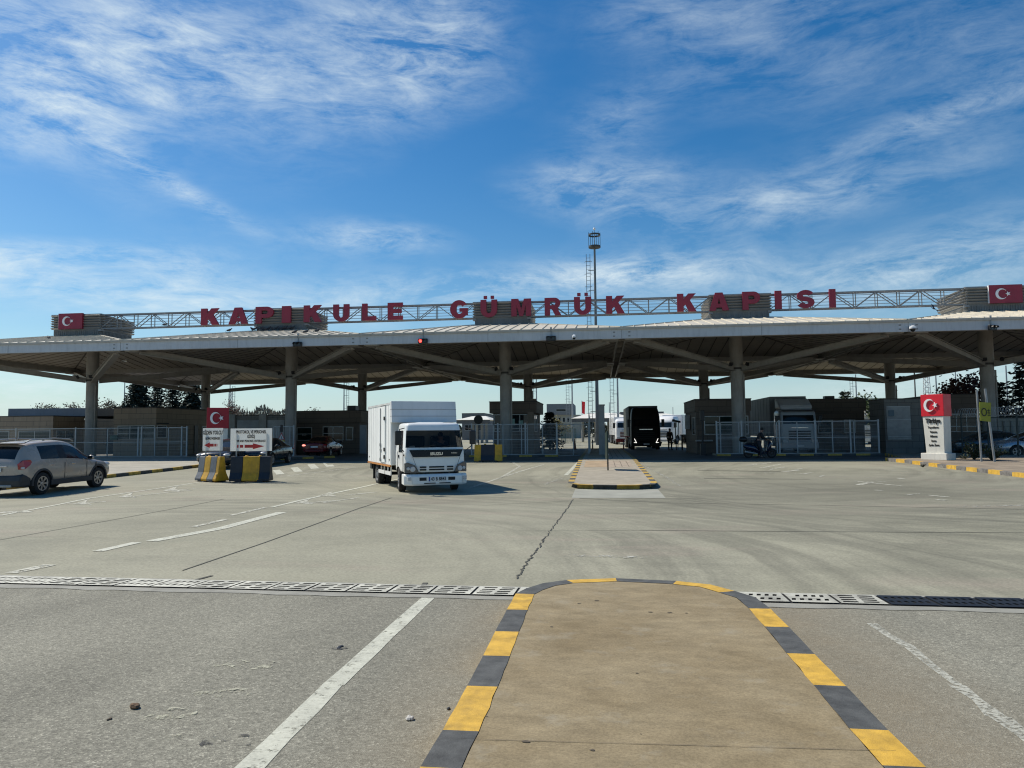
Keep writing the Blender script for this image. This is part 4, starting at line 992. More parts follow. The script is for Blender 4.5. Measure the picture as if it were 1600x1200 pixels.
def door_lines(t, W2, xs, z0, z1, belt_w, m=None):
    for s in (-1, 1):
        mb = MB()
        for x in xs:
            mb.box((x, s*(W2+.0015), (z0+z1)/2), (.010, .012, z1-z0))
        mb.build('door_gap', m or SEAM, t)

# --- the estate-bodied car at the left
SUVP = mat('beige_car_paint', (.43, .36, .295), .28, metal=.1, var=.03, scale=1, grime=.05, coat=.5)
CLADM = mat('dark_car_cladding', (.035, .037, .04), .6, var=.15)
car.glass = {1: 'r', 3: 'a', 4: '', 5: 'f', 6: 'fw'}
car.glass = {1: 'r', 2: '', 3: 'a', 4: 'p', 5: 'f', 6: 'fw'}
SUVST = [(-2.24, .42, .70, .66, .90, .74, .96, .66), (-2.19, .36, .86, .72, 1.05, .83, 1.10, .72), (-1.86, .33, .915, .75, 1.10, .885, 1.60, .62), (-1.50, .30, .925, .76, 1.10, .90, 1.675, .655),
         (-.42, .30, .925, .76, 1.06, .905, 1.71, .67), (-.32, .30, .925, .76, 1.055, .905, 1.71, .67), (.35, .30, .925, .76, 1.03, .90, 1.655, .655), (1.08, .30, .925, .76, 1.0, .885, 1.07, .74),
         (1.75, .30, .915, .74, .93, .86, .985, .70), (2.08, .30, .86, .68, .84, .80, .88, .64), (2.26, .34, .70, .60, .70, .68, .74, .56)]
t = suv = car('light beige car with dark lower cladding and roof rails driving in at the left edge', SUVP, SUVST, 2.707, .355, .235, .925, CLADM, name='estate_car', spokes=7)
rr_ = G(62, 773); a_ = rad(92.5)
suv.location = Vector((rr_.x, rr_.y, 0)) - Matrix.Rotation(a_, 3, 'Z') @ Vector((-1.3535, -.925+.1, 0)); suv.location.z = gz(suv.location.y)
suv.rotation_euler = (0, -math.atan2(gz(24)-gz(21), 3), a_)
side_bits(t, .905, .93, (-.95, .05), .82, 1.09, SUVP); door_lines(t, .928, (-.37, .72), .45, .98, .9)
for s in (-1, 1):
    mb = MB(); mb.tube([(-1.75, s*.60, 1.66), (-1.55, s*.62, 1.735), (-.5, s*.635, 1.775), (.25, s*.62, 1.73), (.42, s*.60, 1.66)], .02, 8); mb.bar((-1.0, s*.62, 1.70), (-1.0, s*.62, 1.755), .05); mb.build('roof_rail', GALV, t, 50)
    mb = MB(); mb.b2(-1.0, 1.0, s*.93-.02, s*.93+.02, .28, .44); mb.build('sill_cladding', CLADM, t, bev=.012)
    # tail lamp wrapping the corner
    mb = MB(); pl = [(-2.225, .78, .84), (-2.12, .925, .85), (-1.93, .945, .97), (-1.87, .945, 1.06), (-1.93, .935, 1.13), (-2.14, .87, 1.12), (-2.235, .78, 1.0)]
    mb.mi = 0; q = [(x, s*y, z) for x, y, z in pl]; q2 = [(x+.06, s*(y-.10), z) for x, y, z in pl]; n = len(q)
    mb.add(q+q2, [tuple(range(n)), tuple(range(2*n-1, n-1, -1))]+[(k, (k+1) % n, n+(k+1) % n, n+k) for k in range(n)])
    l_ = mb.build('tail_lamp', REDL, t, bev=.01)
    mb = MB(); mb.box((-2.17, s*.875, .885), (.08, .10, .06), rz=s*.5); mb.build('reversing_lamp', LAMPG, l_, bev=.01)
    mb = MB(); mb.box((-2.235, s*.72, .52), (.04, .12, .10)); mb.build('fog_lamp', REDL, t, bev=.01)
    mb = MB(); mb.box((1.20, s*.932, .80), (.035, .012, .26)); mb.build('wing_vent', BLACK, t)
    mb = MB(); mb.ball((1.95, s*.74, .80), (.22, .14, .09), 12); mb.build('headlight', LAMPG, t, 60)
mb = MB(); prof = [(-2.285, .30), (-2.30, .50), (-2.26, .66), (-2.14, .70), (-1.83, .60), (-1.83, .30)]
pv = []
for x, z in prof: pv += [(x, z)]
mb.prism(prof, lambda u, v, d: (u, d, v), -.90, .90); mb.build('rear_bumper', CLADM, t, bev=.05)
mb = MB(); mb.b2(-2.31, -2.24, -.62, .62, .30, .38); mb.build('skid_plate', GALV, t, bev=.015)
plate(t, (-2.275, 0, .83), (-1, 0), -1, txt='XH 58 CE')
mb = MB(); mb.b2(-2.255, -2.21, -.42, .42, .92, .955); mb.build('tailgate_trim', CHROME, t, bev=.008)
mb = MB(); mb.b2(-1.97, -1.70, -.58, .58, 1.625, 1.66); mb.build('roof_spoiler', SUVP, t, bev=.015)
mb = MB(); mb.bar((-2.19, .1, 1.12), (-2.08, -.38, 1.18), .03, .02); mb.cyl((-2.22, .1, 1.11), (-2.17, .1, 1.13), .04, n=10); mb.build('rear_wiper', BLACK, t)
mb = MB(); mb.cyl((-1.25, 0, 1.72), (-1.5, 0, 1.86), .012, .005, n=6); mb.build('aerial', BLACK, t)
for s in (-1, 1):      # seats and head rests seen through the glass
    mb = MB(); mb.b2(.0, .12, s*.36-.24, s*.36+.24, .6, 1.25); mb.b2(.02, .10, s*.36-.12, s*.36+.12, 1.27, 1.45); mb.build('seat', BLACK, t, bev=.03)

# --- sedans and hatchbacks
SEDST = [(-2.22, .36, .66, .60, .84, .70, .90, .62), (-2.16, .30, .84, .66, .93, .78, .985, .64), (-1.75, .24, .885, .68, .96, .83, 1.02, .66), (-1.05, .22, .895, .68, .97, .85, 1.38, .53),
         (-.30, .22, .895, .68, .95, .855, 1.43, .56), (-.20, .22, .895, .68, .95, .855, 1.43, .56), (.35, .22, .895, .68, .93, .85, 1.385, .54), (1.12, .22, .895, .68, .90, .84, .97, .70),
         (1.72, .22, .885, .66, .83, .80, .88, .64), (2.08, .24, .82, .60, .74, .72, .78, .56), (2.22, .30, .62, .52, .62, .58, .66, .48)]
SEDGL = {2: 'r', 3: 'a', 4: 'p', 5: 'f', 6: 'fw'}
def sedan(label, paint, plate_txt=None, tail_lit=False, group=None, name='sedan_car'):
    car.glass = SEDGL
    t = car(label, paint, SEDST, 2.62, .315, .205, .895, name=name, spokes=5, group=group)
    side_bits(t, .875, .80, (-.72, .18), .90, 1.0, paint, paint); door_lines(t, .897, (-.25, .82), .34, .9, .85)
    for s in (-1, 1):
        mb = MB(); mb.ball((1.98, s*.66, .66), (.24, .17, .085), 12); mb.build('headlight', LAMPG, t, 60)
        mb = MB(); mb.ball((-2.10, s*.66, .80), (.12, .20, .085), 12); mb.build('tail_lamp', mat('tail_lit', (.6, .02, .02), .3, emit=(1, .25, .2, 2.5)) if tail_lit and s > 0 else REDL, t, 60)
    mb = MB(); mb.b2(2.08, 2.225, -.42, .42, .40, .58); mb.build('grille', BLACK, t, bev=.03)
    mb = MB(); mb.b2(2.10, 2.26, -.60, .60, .26, .36); mb.build('front_bumper', paint, t, bev=.04)
    mb = MB(); mb.b2(-2.26, -2.08, -.64, .64, .34, .50); mb.build('rear_bumper', paint, t, bev=.04)
    plate(t, (-2.235, 0, .70), (-1, 0), -1); plate(t, (2.268, 0, .42), (1, 0), 1)
    for s in (-1, 1):
        mb = MB(); mb.b2(.0, .12, s*.34-.22, s*.34+.22, .5, 1.05); mb.b2(.02, .10, s*.34-.11, s*.34+.11, 1.06, 1.22); mb.build('seat', BLACK, t, bev=.03)
    return t
def place(t, x, y, rz): t.location = (x, y, gz(y)); t.rotation_euler = (0, 0, rz); return t
SILV = mat('silver_car_paint', (.55, .57, .60), .25, metal=.5, var=.03, coat=.5)
DKGR = mat('dark_blue_grey_car_paint', (.10, .115, .135), .22, metal=.5, var=.03, coat=.5)
WHC = mat('white_car_paint', (.82, .82, .80), .3, var=.03, coat=.4)
REDC = mat('dark_red_car_paint', (.12, .004, .008), .25, metal=.2, var=.05, coat=.5)
BLKC = mat('black_car_paint', (.010, .010, .012), .2, var=.05, coat=.5)
c = W(1548, 700, 42.5); place(sedan('silver sedan with its nose beside the yellow sign poles at the right edge', SILV), c.x+2.25, 42.6, PI-.02)
c = W(1497, 700, 45); place(sedan('dark blue grey sedan parked behind the fence between the pillar and the silver sedan', DKGR), c.x+2.35, 46.4, PI+.03)
c = W(337, 700, 33.5); place(sedan('dark grey car facing out behind the two direction signs on barriers', mat('graphite_car_paint', (.045, .047, .05), .22, metal=.4, coat=.6)), c.x, 35.0, -PI/2+.08)
c = W(386, 700, 35); place(sedan('black car mostly hidden behind the white PROTOKOL sign', BLKC), c.x+.1, 36.8, -PI/2+.1)
c = W(494, 700, 48); place(sedan('dark red car with brake lamp lit, stopped in the shade at the booth', REDC, None, True), c.x+.15, 49.0, rad(95))

# --- the white box truck
TW = mat('truck_white', (.84, .84, .80), .3, var=.03, scale=1.2, grime=.05, coat=.3)
BOXW = mat('box_body_white', (.87, .88, .84), .45, var=.04, scale=.7, grime=.08)
BOXF = mat('box_front_white', (.66, .67, .66), .45, var=.05, scale=.8, grime=.12)
FRAME = mat('chassis_black', (.02, .02, .02), .7, var=.3)
tk = thing('box_truck', 'small white box truck turning out of the gate with its dark windscreen towards the viewer', 'truck')
tz = rad(-90+28.5)
fw = G(628, 768); tk.location = Vector((fw.x, fw.y, 0)) - Matrix.Rotation(tz, 3, 'Z') @ Vector((-.98, -.86, 0)); tk.location.z = gz(tk.location.y)
tk.rotation_euler = (0, 0, tz)
HWc = .985
def cabring(z, w, xf, xb, bow, front_round=1.0):
    h = [(xb, 0), (xb, w*.86), (xb+.10, w), (xf-.86, w), (xf-.27, w*.995), (xf-.10, w*.965), (xf-.03, w*.87), (xf+bow*.75, w*.45), (xf+bow, 0)]
    pts = [(x, y, z) for x, y in h]
    return pts+[(x, -y, zz_) for x, y, zz_ in pts[7:0:-1]]
crings = [cabring(.62, HWc-.03, -.04, -1.55, .03), cabring(.66, HWc, -.02, -1.58, .05), cabring(.92, HWc, -.03, -1.6, .06), cabring(1.22, HWc, -.06, -1.6, .06), cabring(1.24, HWc, -.065, -1.6, .06),
          cabring(1.27, HWc-.002, -.07, -1.6, .06), cabring(2.05, HWc-.085, -.27, -1.56, .06), cabring(2.08, HWc-.09, -.285, -1.54, .05), cabring(2.15, HWc-.12, -.33, -1.48, .03), cabring(2.18, HWc-.28, -.48, -1.36, .0)]
def cfm(i, j):
    if i == 5:
        if j in (5, 6, 7, 8, 9, 10): return 2
        if j == 3: return 3
        if j == 12: return 4
    if i == 4 and j in (3, 12): return 3 if j == 3 else 4
    return 0
loft(crings, cfm, [TW, FRAME, glass('truck_windscreen', (.006, .009, .011), .04, .62, .22), glass('truck_door_glass', (.02, .028, .03), .03, .7), _M['truck_door_glass']], 2, [((-.98, s*.86, .36), .44, .62) for s in (-1, 1)], 1, ['cab', 'wheel_well', 'windscreen', 'side_window', 'side_window'], tk)
# black panel below the windscreen with the maker's letters
mb = MB(); mb.mi = 0
def front_pt(y, z, off=0.):
    xx = -.02-.02*max(0, (z-.92))*2.0 if z < 1.36 else -.09-.31*(z-1.36)
    yy = abs(y)/HWc; bow = .06*(1-min(1, yy/.87)**2)
    return (xx+bow+off-(.10*max(0, yy-.87)/.1 if yy > .87 else 0), y, z)
n = 12
for k in range(n):
    y0, y1 = -.80+1.60*k/n, -.80+1.60*(k+1)/n
    f = lambda y: 1.13
    mb.quad(front_pt(y0*.94, 1.11, .03), front_pt(y1*.94, 1.11, .03), front_pt(y1*1.07, 1.33, .022), front_pt(y0*1.07, 1.33, .022))
mb.build('front_panel', mat('gloss_black', (.008, .009, .011), .25, spec=.25), tk)
me = stand(text_mesh('ISUZU', .115, CHROME, .004, .006, 1.25)); me.transform(Matrix.Rotation(PI/2, 4, 'Z')); o = link('maker_lettering', me, tk); o.location = (.078, -.02, 1.20)
me = stand(text_mesh('TURBO', .05, CHROME, .003, .001, 1.2)); me.transform(Matrix.Rotation(PI/2, 4, 'Z')); o = link('badge_lettering', me, tk); o.location = (.060, .55, 1.22)
mb = MB()      # panel gaps on the front
for s in (-1, 1): mb.bar(front_pt(s*.76, 1.12, .036), front_pt(s*.60, .70, .04), .012, .008)
mb.build('panel_gap', SEAM, tk)
mb = MB()
for y0, y1, z in ((-.24, .24, .80), (-.24, .24, .72), (.33, .53, .80), (.33, .53, .72), (-.53, -.33, .80), (-.53, -.33, .72)): mb.b2(.0, .045, y0, y1, z-.024, z+.022)
mb.build('grille', FRAME, tk, bev=.008)
for s in (-1, 1):
    mb = MB(); pl = [(.56, .64), (.985, .63), (.985, .93), (.90, .95), (.68, .86)]
    q = [(-.0+(.045 if y < .8 else -.06), s*y, z) for y, z in pl]; q2 = [(x-.12, y, z) for x, y, z in q]; n = 5
    q = [(.042, s*.56, .64), (-.04, s*.985, .63), (-.05, s*.99, .92), (-.02, s*.90, .95), (.035, s*.68, .86)]; q2 = [(x-.10, y, z) for x, y, z in q]
    mb.add(q+q2, [tuple(range(n)), tuple(range(2*n-1, n-1, -1))]+[(k, (k+1) % n, n+(k+1) % n, n+k) for k in range(n)])
    h_ = mb.build('headlight', mat('lamp_housing_dark', (.09, .095, .10), .15, var=.3, scale=9, coat=.6), tk, bev=.008)
    mb = MB(); mb.cyl((.0, s*.75, .745), (.045, s*.75, .745), .088, .075, n=18); mb.build('reflector', LAMPG, h_, 40)
    mb = MB(); mb.cyl((-.05, s*.885, .76), (.022, s*.885, .76), .055, .045, n=14); mb.build('indicator', LAMPG, h_, 40)
mb = MB()
prof = [(-.28, .24), (.07, .24), (.11, .30), (.11, .52), (.05, .585), (-.28, .585)]
mb.prism(prof, lambda u, v, d: (u, d, v), -.80, .80)
for s in (-1, 1):
    mb.add([(.07, s*.80, .24), (.11, s*.80, .30), (.11, s*.80, .52), (.05, s*.80, .585), (-.10, s*1.0, .25), (-.09, s*1.01, .30), (-.09, s*1.01, .53), (-.12, s*.99, .585), (-.42, s*1.0, .28), (-.42, s*1.0, .585), (-.42, s*.80, .28), (-.42, s*.80, .585)],
           [(0, 4, 5, 1), (1, 5, 6, 2), (2, 6, 7, 3), (4, 8, 9, 7, 6, 5), (3, 7, 9, 11), (0, 10, 8, 4), (8, 10, 11, 9)])
bp = mb.build('front_bumper', TW, tk, bev=.02)
mb = MB()
for s in (-1, 1):
    mb.b2(.085, .116, s*.455-.11, s*.455+.11, .39, .49)
mb.b2(.085, .116, -.42, -.06, .295, .325); mb.b2(.085, .116, .06, .42, .295, .325)
mb.build('air_intake', FRAME, bp)
for s in (-1, 1):
    mb = MB(); mb.box((.07, s*.84, .455), (.06, .22, .10), rz=-s*.45); mb.build('fog_lamp', LAMPG, bp, bev=.008)
plate(tk, (.122, 0, .435), (1, 0), 1, .56, .14, txt='43 B 8843')
# doors, handles, mirrors, wipers
for s in (-1, 1):
    mb = MB(); mb.box((-1.02, s*(HWc+.004), .97), (.008, .012, .60)); mb.box((-.30, s*(HWc+.002), .97), (.008, .012, .60)); mb.build('door_gap', SEAM, tk)
    mb = MB(); mb.box((-.88, s*(HWc+.012), 1.12), (.14, .03, .09)); mb.build('door_handle', BLACK, tk, bev=.01)
    mb = MB(); mb.tube([(-.22, s*.96, 2.0), (-.02, s*1.16, 1.96), (-.02, s*1.16, 1.45), (-.16, s*.99, 1.28)], .014, 6); m_ = mb.build('mirror_arm', BLACK, tk)
    mb = MB(); mb.box((-.04, s*1.19, 1.70), (.09, .20, .44)); mb.build('mirror', BLACK, m_, bev=.03)
    mb = MB(); mb.box((-.20, s*.99, 1.17), (.08, .03, .05)); mb.build('side_indicator', BLACK, tk, bev=.006)
mb = MB()
for y in (-.55, .15): mb.bar(front_pt(y, 1.40, .045), front_pt(y+.52, 1.47, .05), .02, .015)
mb.build('wiper', BLACK, tk)
mb = MB(); mb.b2(-1.25, -.62, -.42, .42, 2.10, 2.19); mb.build('roof_hatch', TW, tk, bev=.05)
# dashboard things behind the glass
mb = MB(); mb.b2(-.5, -.2, -.82, .82, 1.05, 1.30); mb.build('dashboard', BLACK, tk, bev=.03)
mb = MB(); mb.b2(-1.36, -1.22, -.80, -.05, 1.05, 1.75); mb.b2(-1.36, -1.22, .15, .80, 1.05, 1.75); mb.build('seat', BLACK, tk, bev=.05)
mb = MB(); mb.box((-.30, -.70, 1.40), (.10, .16, .10)); mb.box((-.28, .55, 1.335), (.14, .40, .02)); mb.build('papers', mat('paper', (.7, .7, .66), .8), tk, bev=.015)
mb = MB(); ts = [2*PI*k/20 for k in range(21)]; Mst = Matrix.Translation((-.60, .42, 1.32)) @ Matrix.Rotation(rad(40), 4, 'Y'); mb.tube([Mst @ Vector((.20*math.cos(a), .20*math.sin(a), 0)) for a in ts], .014, 6); mb.build('steering_wheel', BLACK, tk)
# chassis and wheels
mb = MB()
for s in (-1, 1): mb.b2(-5.8, -.5, s*.38-.04, s*.38+.04, .52, .70)
mb.b2(-4.75, -4.35, -.8, .8, .34, .44); mb.b2(-2.6, -1.9, .45, .95, .42, .70); mb.cyl((-2.9, -.4, .55), (-2.1, -.4, .55), .2, n=12)
mb.build('chassis', FRAME, tk)
RW = mat('steel_rim', (.30, .31, .31), .5, metal=.3, var=.15, grime=.3)
for s in (-1, 1):
    wheel(tk, -.98, s*.86, .385, .22, s, RW, 0, rad(-9)); wheel(tk, -4.55, s*.86, .385, .22, s, RW, 0); wheel(tk, -4.55, s*.60, .385, .20, s, RW, 0)
    mb = MB(); mb.b2(-5.2, -5.15, s*.75-.24, s*.75+.24, .18, .76); mb.build('mudflap', BLACK, tk)
    mb = MB(); mb.b2(-4.0, -2.95, s*1.0-.02, s*1.0+.02, .46, .58); mb.b2(-2.85, -1.95, s*1.0-.02, s*1.0+.02, .46, .58)
    for x in (-3.7, -3.2, -2.6, -2.1): mb.b2(x-.025, x+.025, s*.97-.02, s*.97+.02, .46, .82)
    mb.build('side_guard', TW, tk)
    mb = MB(); mb.b2(-5.85, -5.5, s*.88-.10, s*.88+.10, .52, .74); mb.build('rear_lamp_box', BLACK, tk, bev=.01)
# the box body
bx0, bx1, bw, bz0, bz1 = -5.85, -1.72, 1.06, .80, 2.86
mb = MB(); mb.b2(bx0, bx1, -bw, bw, bz0, bz1)
bo = mb.build('box_body', BOXW, tk, bev=.02)
mb = MB(); mb.b2(bx1+.001, bx1+.012, -bw+.03, bw-.03, bz0+.02, 2.2); mb.build('box_front', BOXF, bo)
mb = MB()
for s in (-1, 1):
    for x in (bx0+.03, bx0+.35, bx0+.7, bx0+1.05, bx0+1.4, bx0+1.75, bx1-1.06, bx1-.72, bx1-.4, bx1-.03): mb.b2(x-.006, x+.006, s*(bw+.002)-.003, s*(bw+.002)+.003, bz0+.05, bz1-.05)
    mb.b2(bx0, bx1, s*(bw+.004)-.008, s*(bw+.004)+.008, bz1-.07, bz1-.005)
mb.build('panel_rib', mat('box_rib_grey', (.60, .60, .57), .5), bo)
mb = MB()
for s in (-1, 1): mb.b2(bx0+.02, bx1-.02, s*(bw+.002)-.015, s*(bw+.002)+.015, bz0-.055, bz0-.003)
mb.build('orange_rail', mat('orange_rail', (.55, .22, .04), .6, grime=.4), bo)
mb = MB(); dx0, dx1 = bx1-1.62, bx1-.86     # side door, standing slightly proud with its rods
mb.b2(dx0, dx1, -bw-.03, -bw-.004, bz0+.06, bz1-.10); d_ = mb.build('side_door', BOXW, bo, bev=.01)
mb = MB(); mb.b2(dx0-.03, dx0-.003, -bw-.02, -bw+.01, bz0+.05, bz1-.08); mb.b2(dx0, dx1, -bw-.02, -bw+.01, bz1-.099, bz1-.06); mb.build('door_seal', mat('seal_grey', (.12, .12, .115), .8), d_)
mb = MB(); mb.cyl((dx0+.10, -bw-.05, bz0+.08), (dx0+.10, -bw-.05, bz1-.15), .015, n=8); mb.box((dx0+.16, -bw-.055, 1.28), (.18, .03, .05)); mb.box((dx0+.12, -bw-.05, .95), (.10, .05, .10)); mb.box((dx0+.12, -bw-.05, 1.45), (.10, .05, .10)); mb.build('lock_rod', GALV, d_)
mb = MB()
for z in (1.05, 1.3, 2.35): mb.box((dx1-.05, -bw-.04, z), (.12, .03, .12))
mb.build('hinge', BLACK, d_)
mb = MB()
for x in (bx0+.35, bx1-.22): mb.box((x, -bw-.008, bz0+.18), (.06, .015, .05))
mb.build('side_marker', mat('marker_dark', (.08, .05, .02), .4), bo)
# the air deflector over the cab, with stepped panels
mb = MB()
pr = [(bx1-.01, 2.19), (bx1+.30, 2.19), (bx1+.18, bz1+.03), (bx1-.01, bz1+.03)]
mb.prism(pr, lambda u, v, d: (u, d, v), -bw-.03, bw+.03)
df = mb.build('air_deflector', BOXF, tk, bev=.012)
mb = MB()
for z in (2.40, 2.62): mb.b2(bx1+.0, bx1+.30-.12*(z-2.19)/.70+.006, -bw-.034, bw+.034, z-.008, z+.008)
mb.build('panel_seam', mat('seam_grey', (.33, .33, .32), .6), df)
mb = MB(); mb.cyl((bx1-.1, .3, bz1), (bx1-.12, .28, bz1+.02), .01, n=5); mb.build('aerial_base', BLACK, tk)

# --- articulated trucks
def semi(label, cabp, trp, trh, lit=False, deflector=None, trl=9.0, bumper=None, name='articulated_truck', z0=0, trim=None):
    t = thing(name, label, 'truck')
    w = 1.24; bumper = bumper or cabp; trim = trim or FRAME
    def ring(z, ww, xf, xb, bow):
        h = [(xb, 0), (xb, ww*.9), (xb+.12, ww), (xf-1.05, ww), (xf-.35, ww), (xf-.14, ww*.97), (xf-.04, ww*.88), (xf+bow*.75, ww*.45), (xf+bow, 0)]
        pts = [(x, y, z) for x, y in h]; return pts+[(x, -y, q) for x, y, q in pts[7:0:-1]]
    top = trh-.15 if not deflector else 3.15
    rg = [ring(.55, w-.03, -.02, -2.1, .05), ring(.6, w, 0, -2.15, .06), ring(1.2, w, 0, -2.2, .07), ring(1.75, w, -.03, -2.2, .07), ring(1.86, w, -.05, -2.2, .07), ring(2.70, w-.03, -.20, -2.2, .07), ring(2.80, w-.04, -.22, -2.2, .07), ring(top-.2, w-.12, -.5, -2.1, .05), ring(top, w-.25, -.75, -1.9, .02)]
    def fm(i, j):
        if i == 4:
            if j in (6, 7, 8, 9): return 2
            if j == 3: return 3
            if j == 12: return 4
        return 0
    loft(rg, fm, [cabp, FRAME, GLS, GLS, GLS], 2, [((-1.35, s*1.05, .52), .60, .7) for s in (-1, 1)], 1, ['cab', 'wheel_well', 'windscreen', 'side_window', 'side_window'], t)
    mb = MB(); mb.b2(-.3, .10, -1.22, 1.22, .30, .72); mb.build('front_bumper', bumper, t, bev=.05)
    mb = MB()
    for z in (.95, 1.12, 1.29, 1.46): mb.b2(.02, .09, -.72, .72, z-.05, z+.05)
    mb.build('grille', trim, t, bev=.012)
    mb = MB(); mb.box((.06, 0, 1.72), (.05, 1.1, .05)); mb.build('grille_bar', CHROME, t)
    for s in (-1, 1):
        mb = MB()
        if lit: mb.bar((.09, s*1.03, .62), (.09, s*.78, .60), .03, .04); mb.bar((.09, s*.98, .95), (.09, s*.82, .62), .03, .04)
        else: mb.box((.04, s*.98, .80), (.14, .36, .20), rz=-s*.3)
        mb.build('headlight', mat('headlight_lit', (.9, .9, .85), .3, emit=(1, .97, .9, 1.6)) if lit else LAMPG, t, bev=.01)
        mb = MB(); mb.box((-.12, s*1.42, 2.25), (.16, .24, .62)); mb.bar((-.3, s*1.2, 2.5), (-.12, s*1.4, 2.5), .05); mb.build('mirror', BLACK, t, bev=.04)
        for x in (-1.35, -5.0, -trl-.2, -trl-1.5):
            wheel(t, x, s*1.05, .51, .32, s, RW, 0)
        mb = MB(); mb.b2(-2.9, -2.3, s*.9-.3, s*.9+.3, .4, 1.0); mb.build('fuel_tank', GALV, t, bev=.08)
    mb = MB(); mb.b2(-trl-2.6, -2.75, -1.25, 1.25, 1.12, trh); tr_ = mb.build('trailer', trp, t, bev=.03)
    mb = MB()
    for s in (-1, 1):
        for k in range(10): x = -2.9-k*(trl-.3)/9; mb.b2(x-.02, x+.02, s*1.252-.006, s*1.252+.006, 1.2, trh-.1)
    mb.build('trailer_rib', SEAM, tr_)
    mb = MB()
    for s in (-1, 1): mb.b2(-trl-2.5, -1.0, s*.45-.06, s*.45+.06, .75, 1.0)
    mb.build('chassis', FRAME, t)
    plate(t, (.108, 0, .48), (1, 0), 1, .52, .11)
    if deflector:
        mb = MB(); mb.prism([(-2.1, 3.0), (-.55, 3.0), (-.75, 3.3), (-1.5, 3.72), (-2.1, 3.85)], lambda u, v, d: (u, d, v), -1.1, 1.1); mb.build('wind_deflector', deflector, t, bev=.14)
        mb = MB(); mb.b2(-.28, .05, -1.12, 1.12, 2.86, 2.93); mb.build('sun_visor', BLACK, t, bev=.02)
    return t
CABK = mat('black_cab_paint', (.016, .014, .012), .5, var=.3, spec=.2); CURT = mat('dark_green_curtain', (.045, .055, .045), .7, var=.2, scale=1)
c = G(1010, 703); t = semi('tall black articulated truck with lit headlights waiting in the centre lane', CABK, CURT, 3.78, lit=True); place(t, c.x, c.y, -PI/2+.02)
GREYT = mat('grey_white_cab', (.38, .40, .41), .35, var=.05, coat=.3); TRG = mat('trailer_grey', (.20, .21, .21), .6, var=.08, scale=.8, grime=.2)
c = W(1250, 700, 51.0); t = semi('pale truck with rounded roof deflector standing in the shaded lane behind the mesh fence', GREYT, TRG, 3.98, deflector=mat('deflector_pale', (.50, .50, .50), .4, var=.05)); place(t, c.x, 51.0, -PI/2)
c = W(979, 700, 86); t = semi('white truck with red bumper in the sun beyond the canopy, left of the black truck', WHC, WHC, 3.3, bumper=REDC, trim=REDC); place(t, c.x, 86, -PI/2+.05)
c = W(1043, 690, 84); t = semi('white truck parked side-on in the sun beyond the canopy, right of the black truck', WHC, WHC, 3.5); place(t, c.x-.3, 86, rad(-118))
c = W(1373, 700, 75); t = semi('white lorry in the sun seen through the gap beside the grey gate pier', WHC, WHC, 3.7); place(t, c.x+.5, 78, -PI/2+.1)

# --- scooter under the canopy
sc_ = thing('scooter', 'dark blue scooter with rear top box parked by the mesh fence', 'scooter')
BLUS = mat('scooter_blue', (.008, .012, .035), .25, var=.1, coat=.5)
def rings_x(st):
    out = []
    for (x, w, z0, z1) in st:
        zc, h = (z0+z1)/2, (z1-z0)/2
        out.append([(x, w*math.cos(2*PI*k/8), zc+h*math.sin(2*PI*k/8)) for k in range(8)])
    return out
loft(rings_x([(-.92, .03, .70, .76), (-.85, .12, .55, .78), (-.6, .17, .42, .80), (-.3, .18, .34, .78), (-.1, .16, .26, .62), (.05, .14, .20, .36), (.30, .14, .20, .32), (.42, .12, .22, .36)]), lambda i, j: 0, [BLUS], 2, names=['body'], parent=sc_)
loft(rings_x([(.36, .10, .26, .40), (.46, .22, .30, .80), (.54, .23, .36, .98), (.62, .16, .48, 1.02), (.70, .08, .60, .9)]), lambda i, j: 0, [BLUS], 2, names=['leg_shield'], parent=sc_)
loft(rings_x([(-.80, .10, .78, .84), (-.6, .15, .78, .90), (-.2, .15, .76, .86), (.0, .09, .72, .78)]), lambda i, j: 0, [BLACK], 2, names=['seat'], parent=sc_)
loft(rings_x([(-1.12, .10, .98, 1.10), (-1.06, .22, .90, 1.22), (-.85, .24, .88, 1.26), (-.70, .20, .90, 1.20), (-.66, .10, .98, 1.1)]), lambda i, j: 0, [BLACK], 2, names=['top_box'], parent=sc_)
for x in (-.62, .68): wheel(sc_, x, 0, .27, .12, -1, mat('dark_rim', (.05, .05, .055), .4, metal=.5), 5)
mb = MB(); mb.tube([(.70, .0, .27), (.58, 0, .70), (.50, 0, 1.02)], .035, 8); mb.tube([(.40, -.36, 1.06), (.50, -.12, 1.05), (.52, 0, 1.03), (.50, .12, 1.05), (.40, .36, 1.06)], .018, 8); mb.build('handlebar', BLACK, sc_)
mb = MB(); mb.quad((.60, -.2, 1.0), (.60, .2, 1.0), (.44, .16, 1.38), (.44, -.16, 1.38)); mb.build('windshield', glass('scooter_screen', (.03, .035, .04), .1, .5), sc_)
mb = MB(); mb.ball((.69, 0, .80), (.06, .11, .07), 10); mb.build('headlight', LAMPG, sc_, 60)
for s in (-1, 1):
    mb = MB(); mb.bar((.44, s*.3, 1.07), (.46, s*.38, 1.2), .015); mb.box((.45, s*.40, 1.23), (.03, .12, .08)); mb.build('mirror', BLACK, sc_, bev=.01)
mb = MB(); mb.cyl((-.30, -.17, .26), (-.85, -.19, .36), .05, .065, n=12); mb.build('exhaust', GALV, sc_, 50)
b_ = G(1207, 719); place(sc_, b_.x, 42.6, .05)
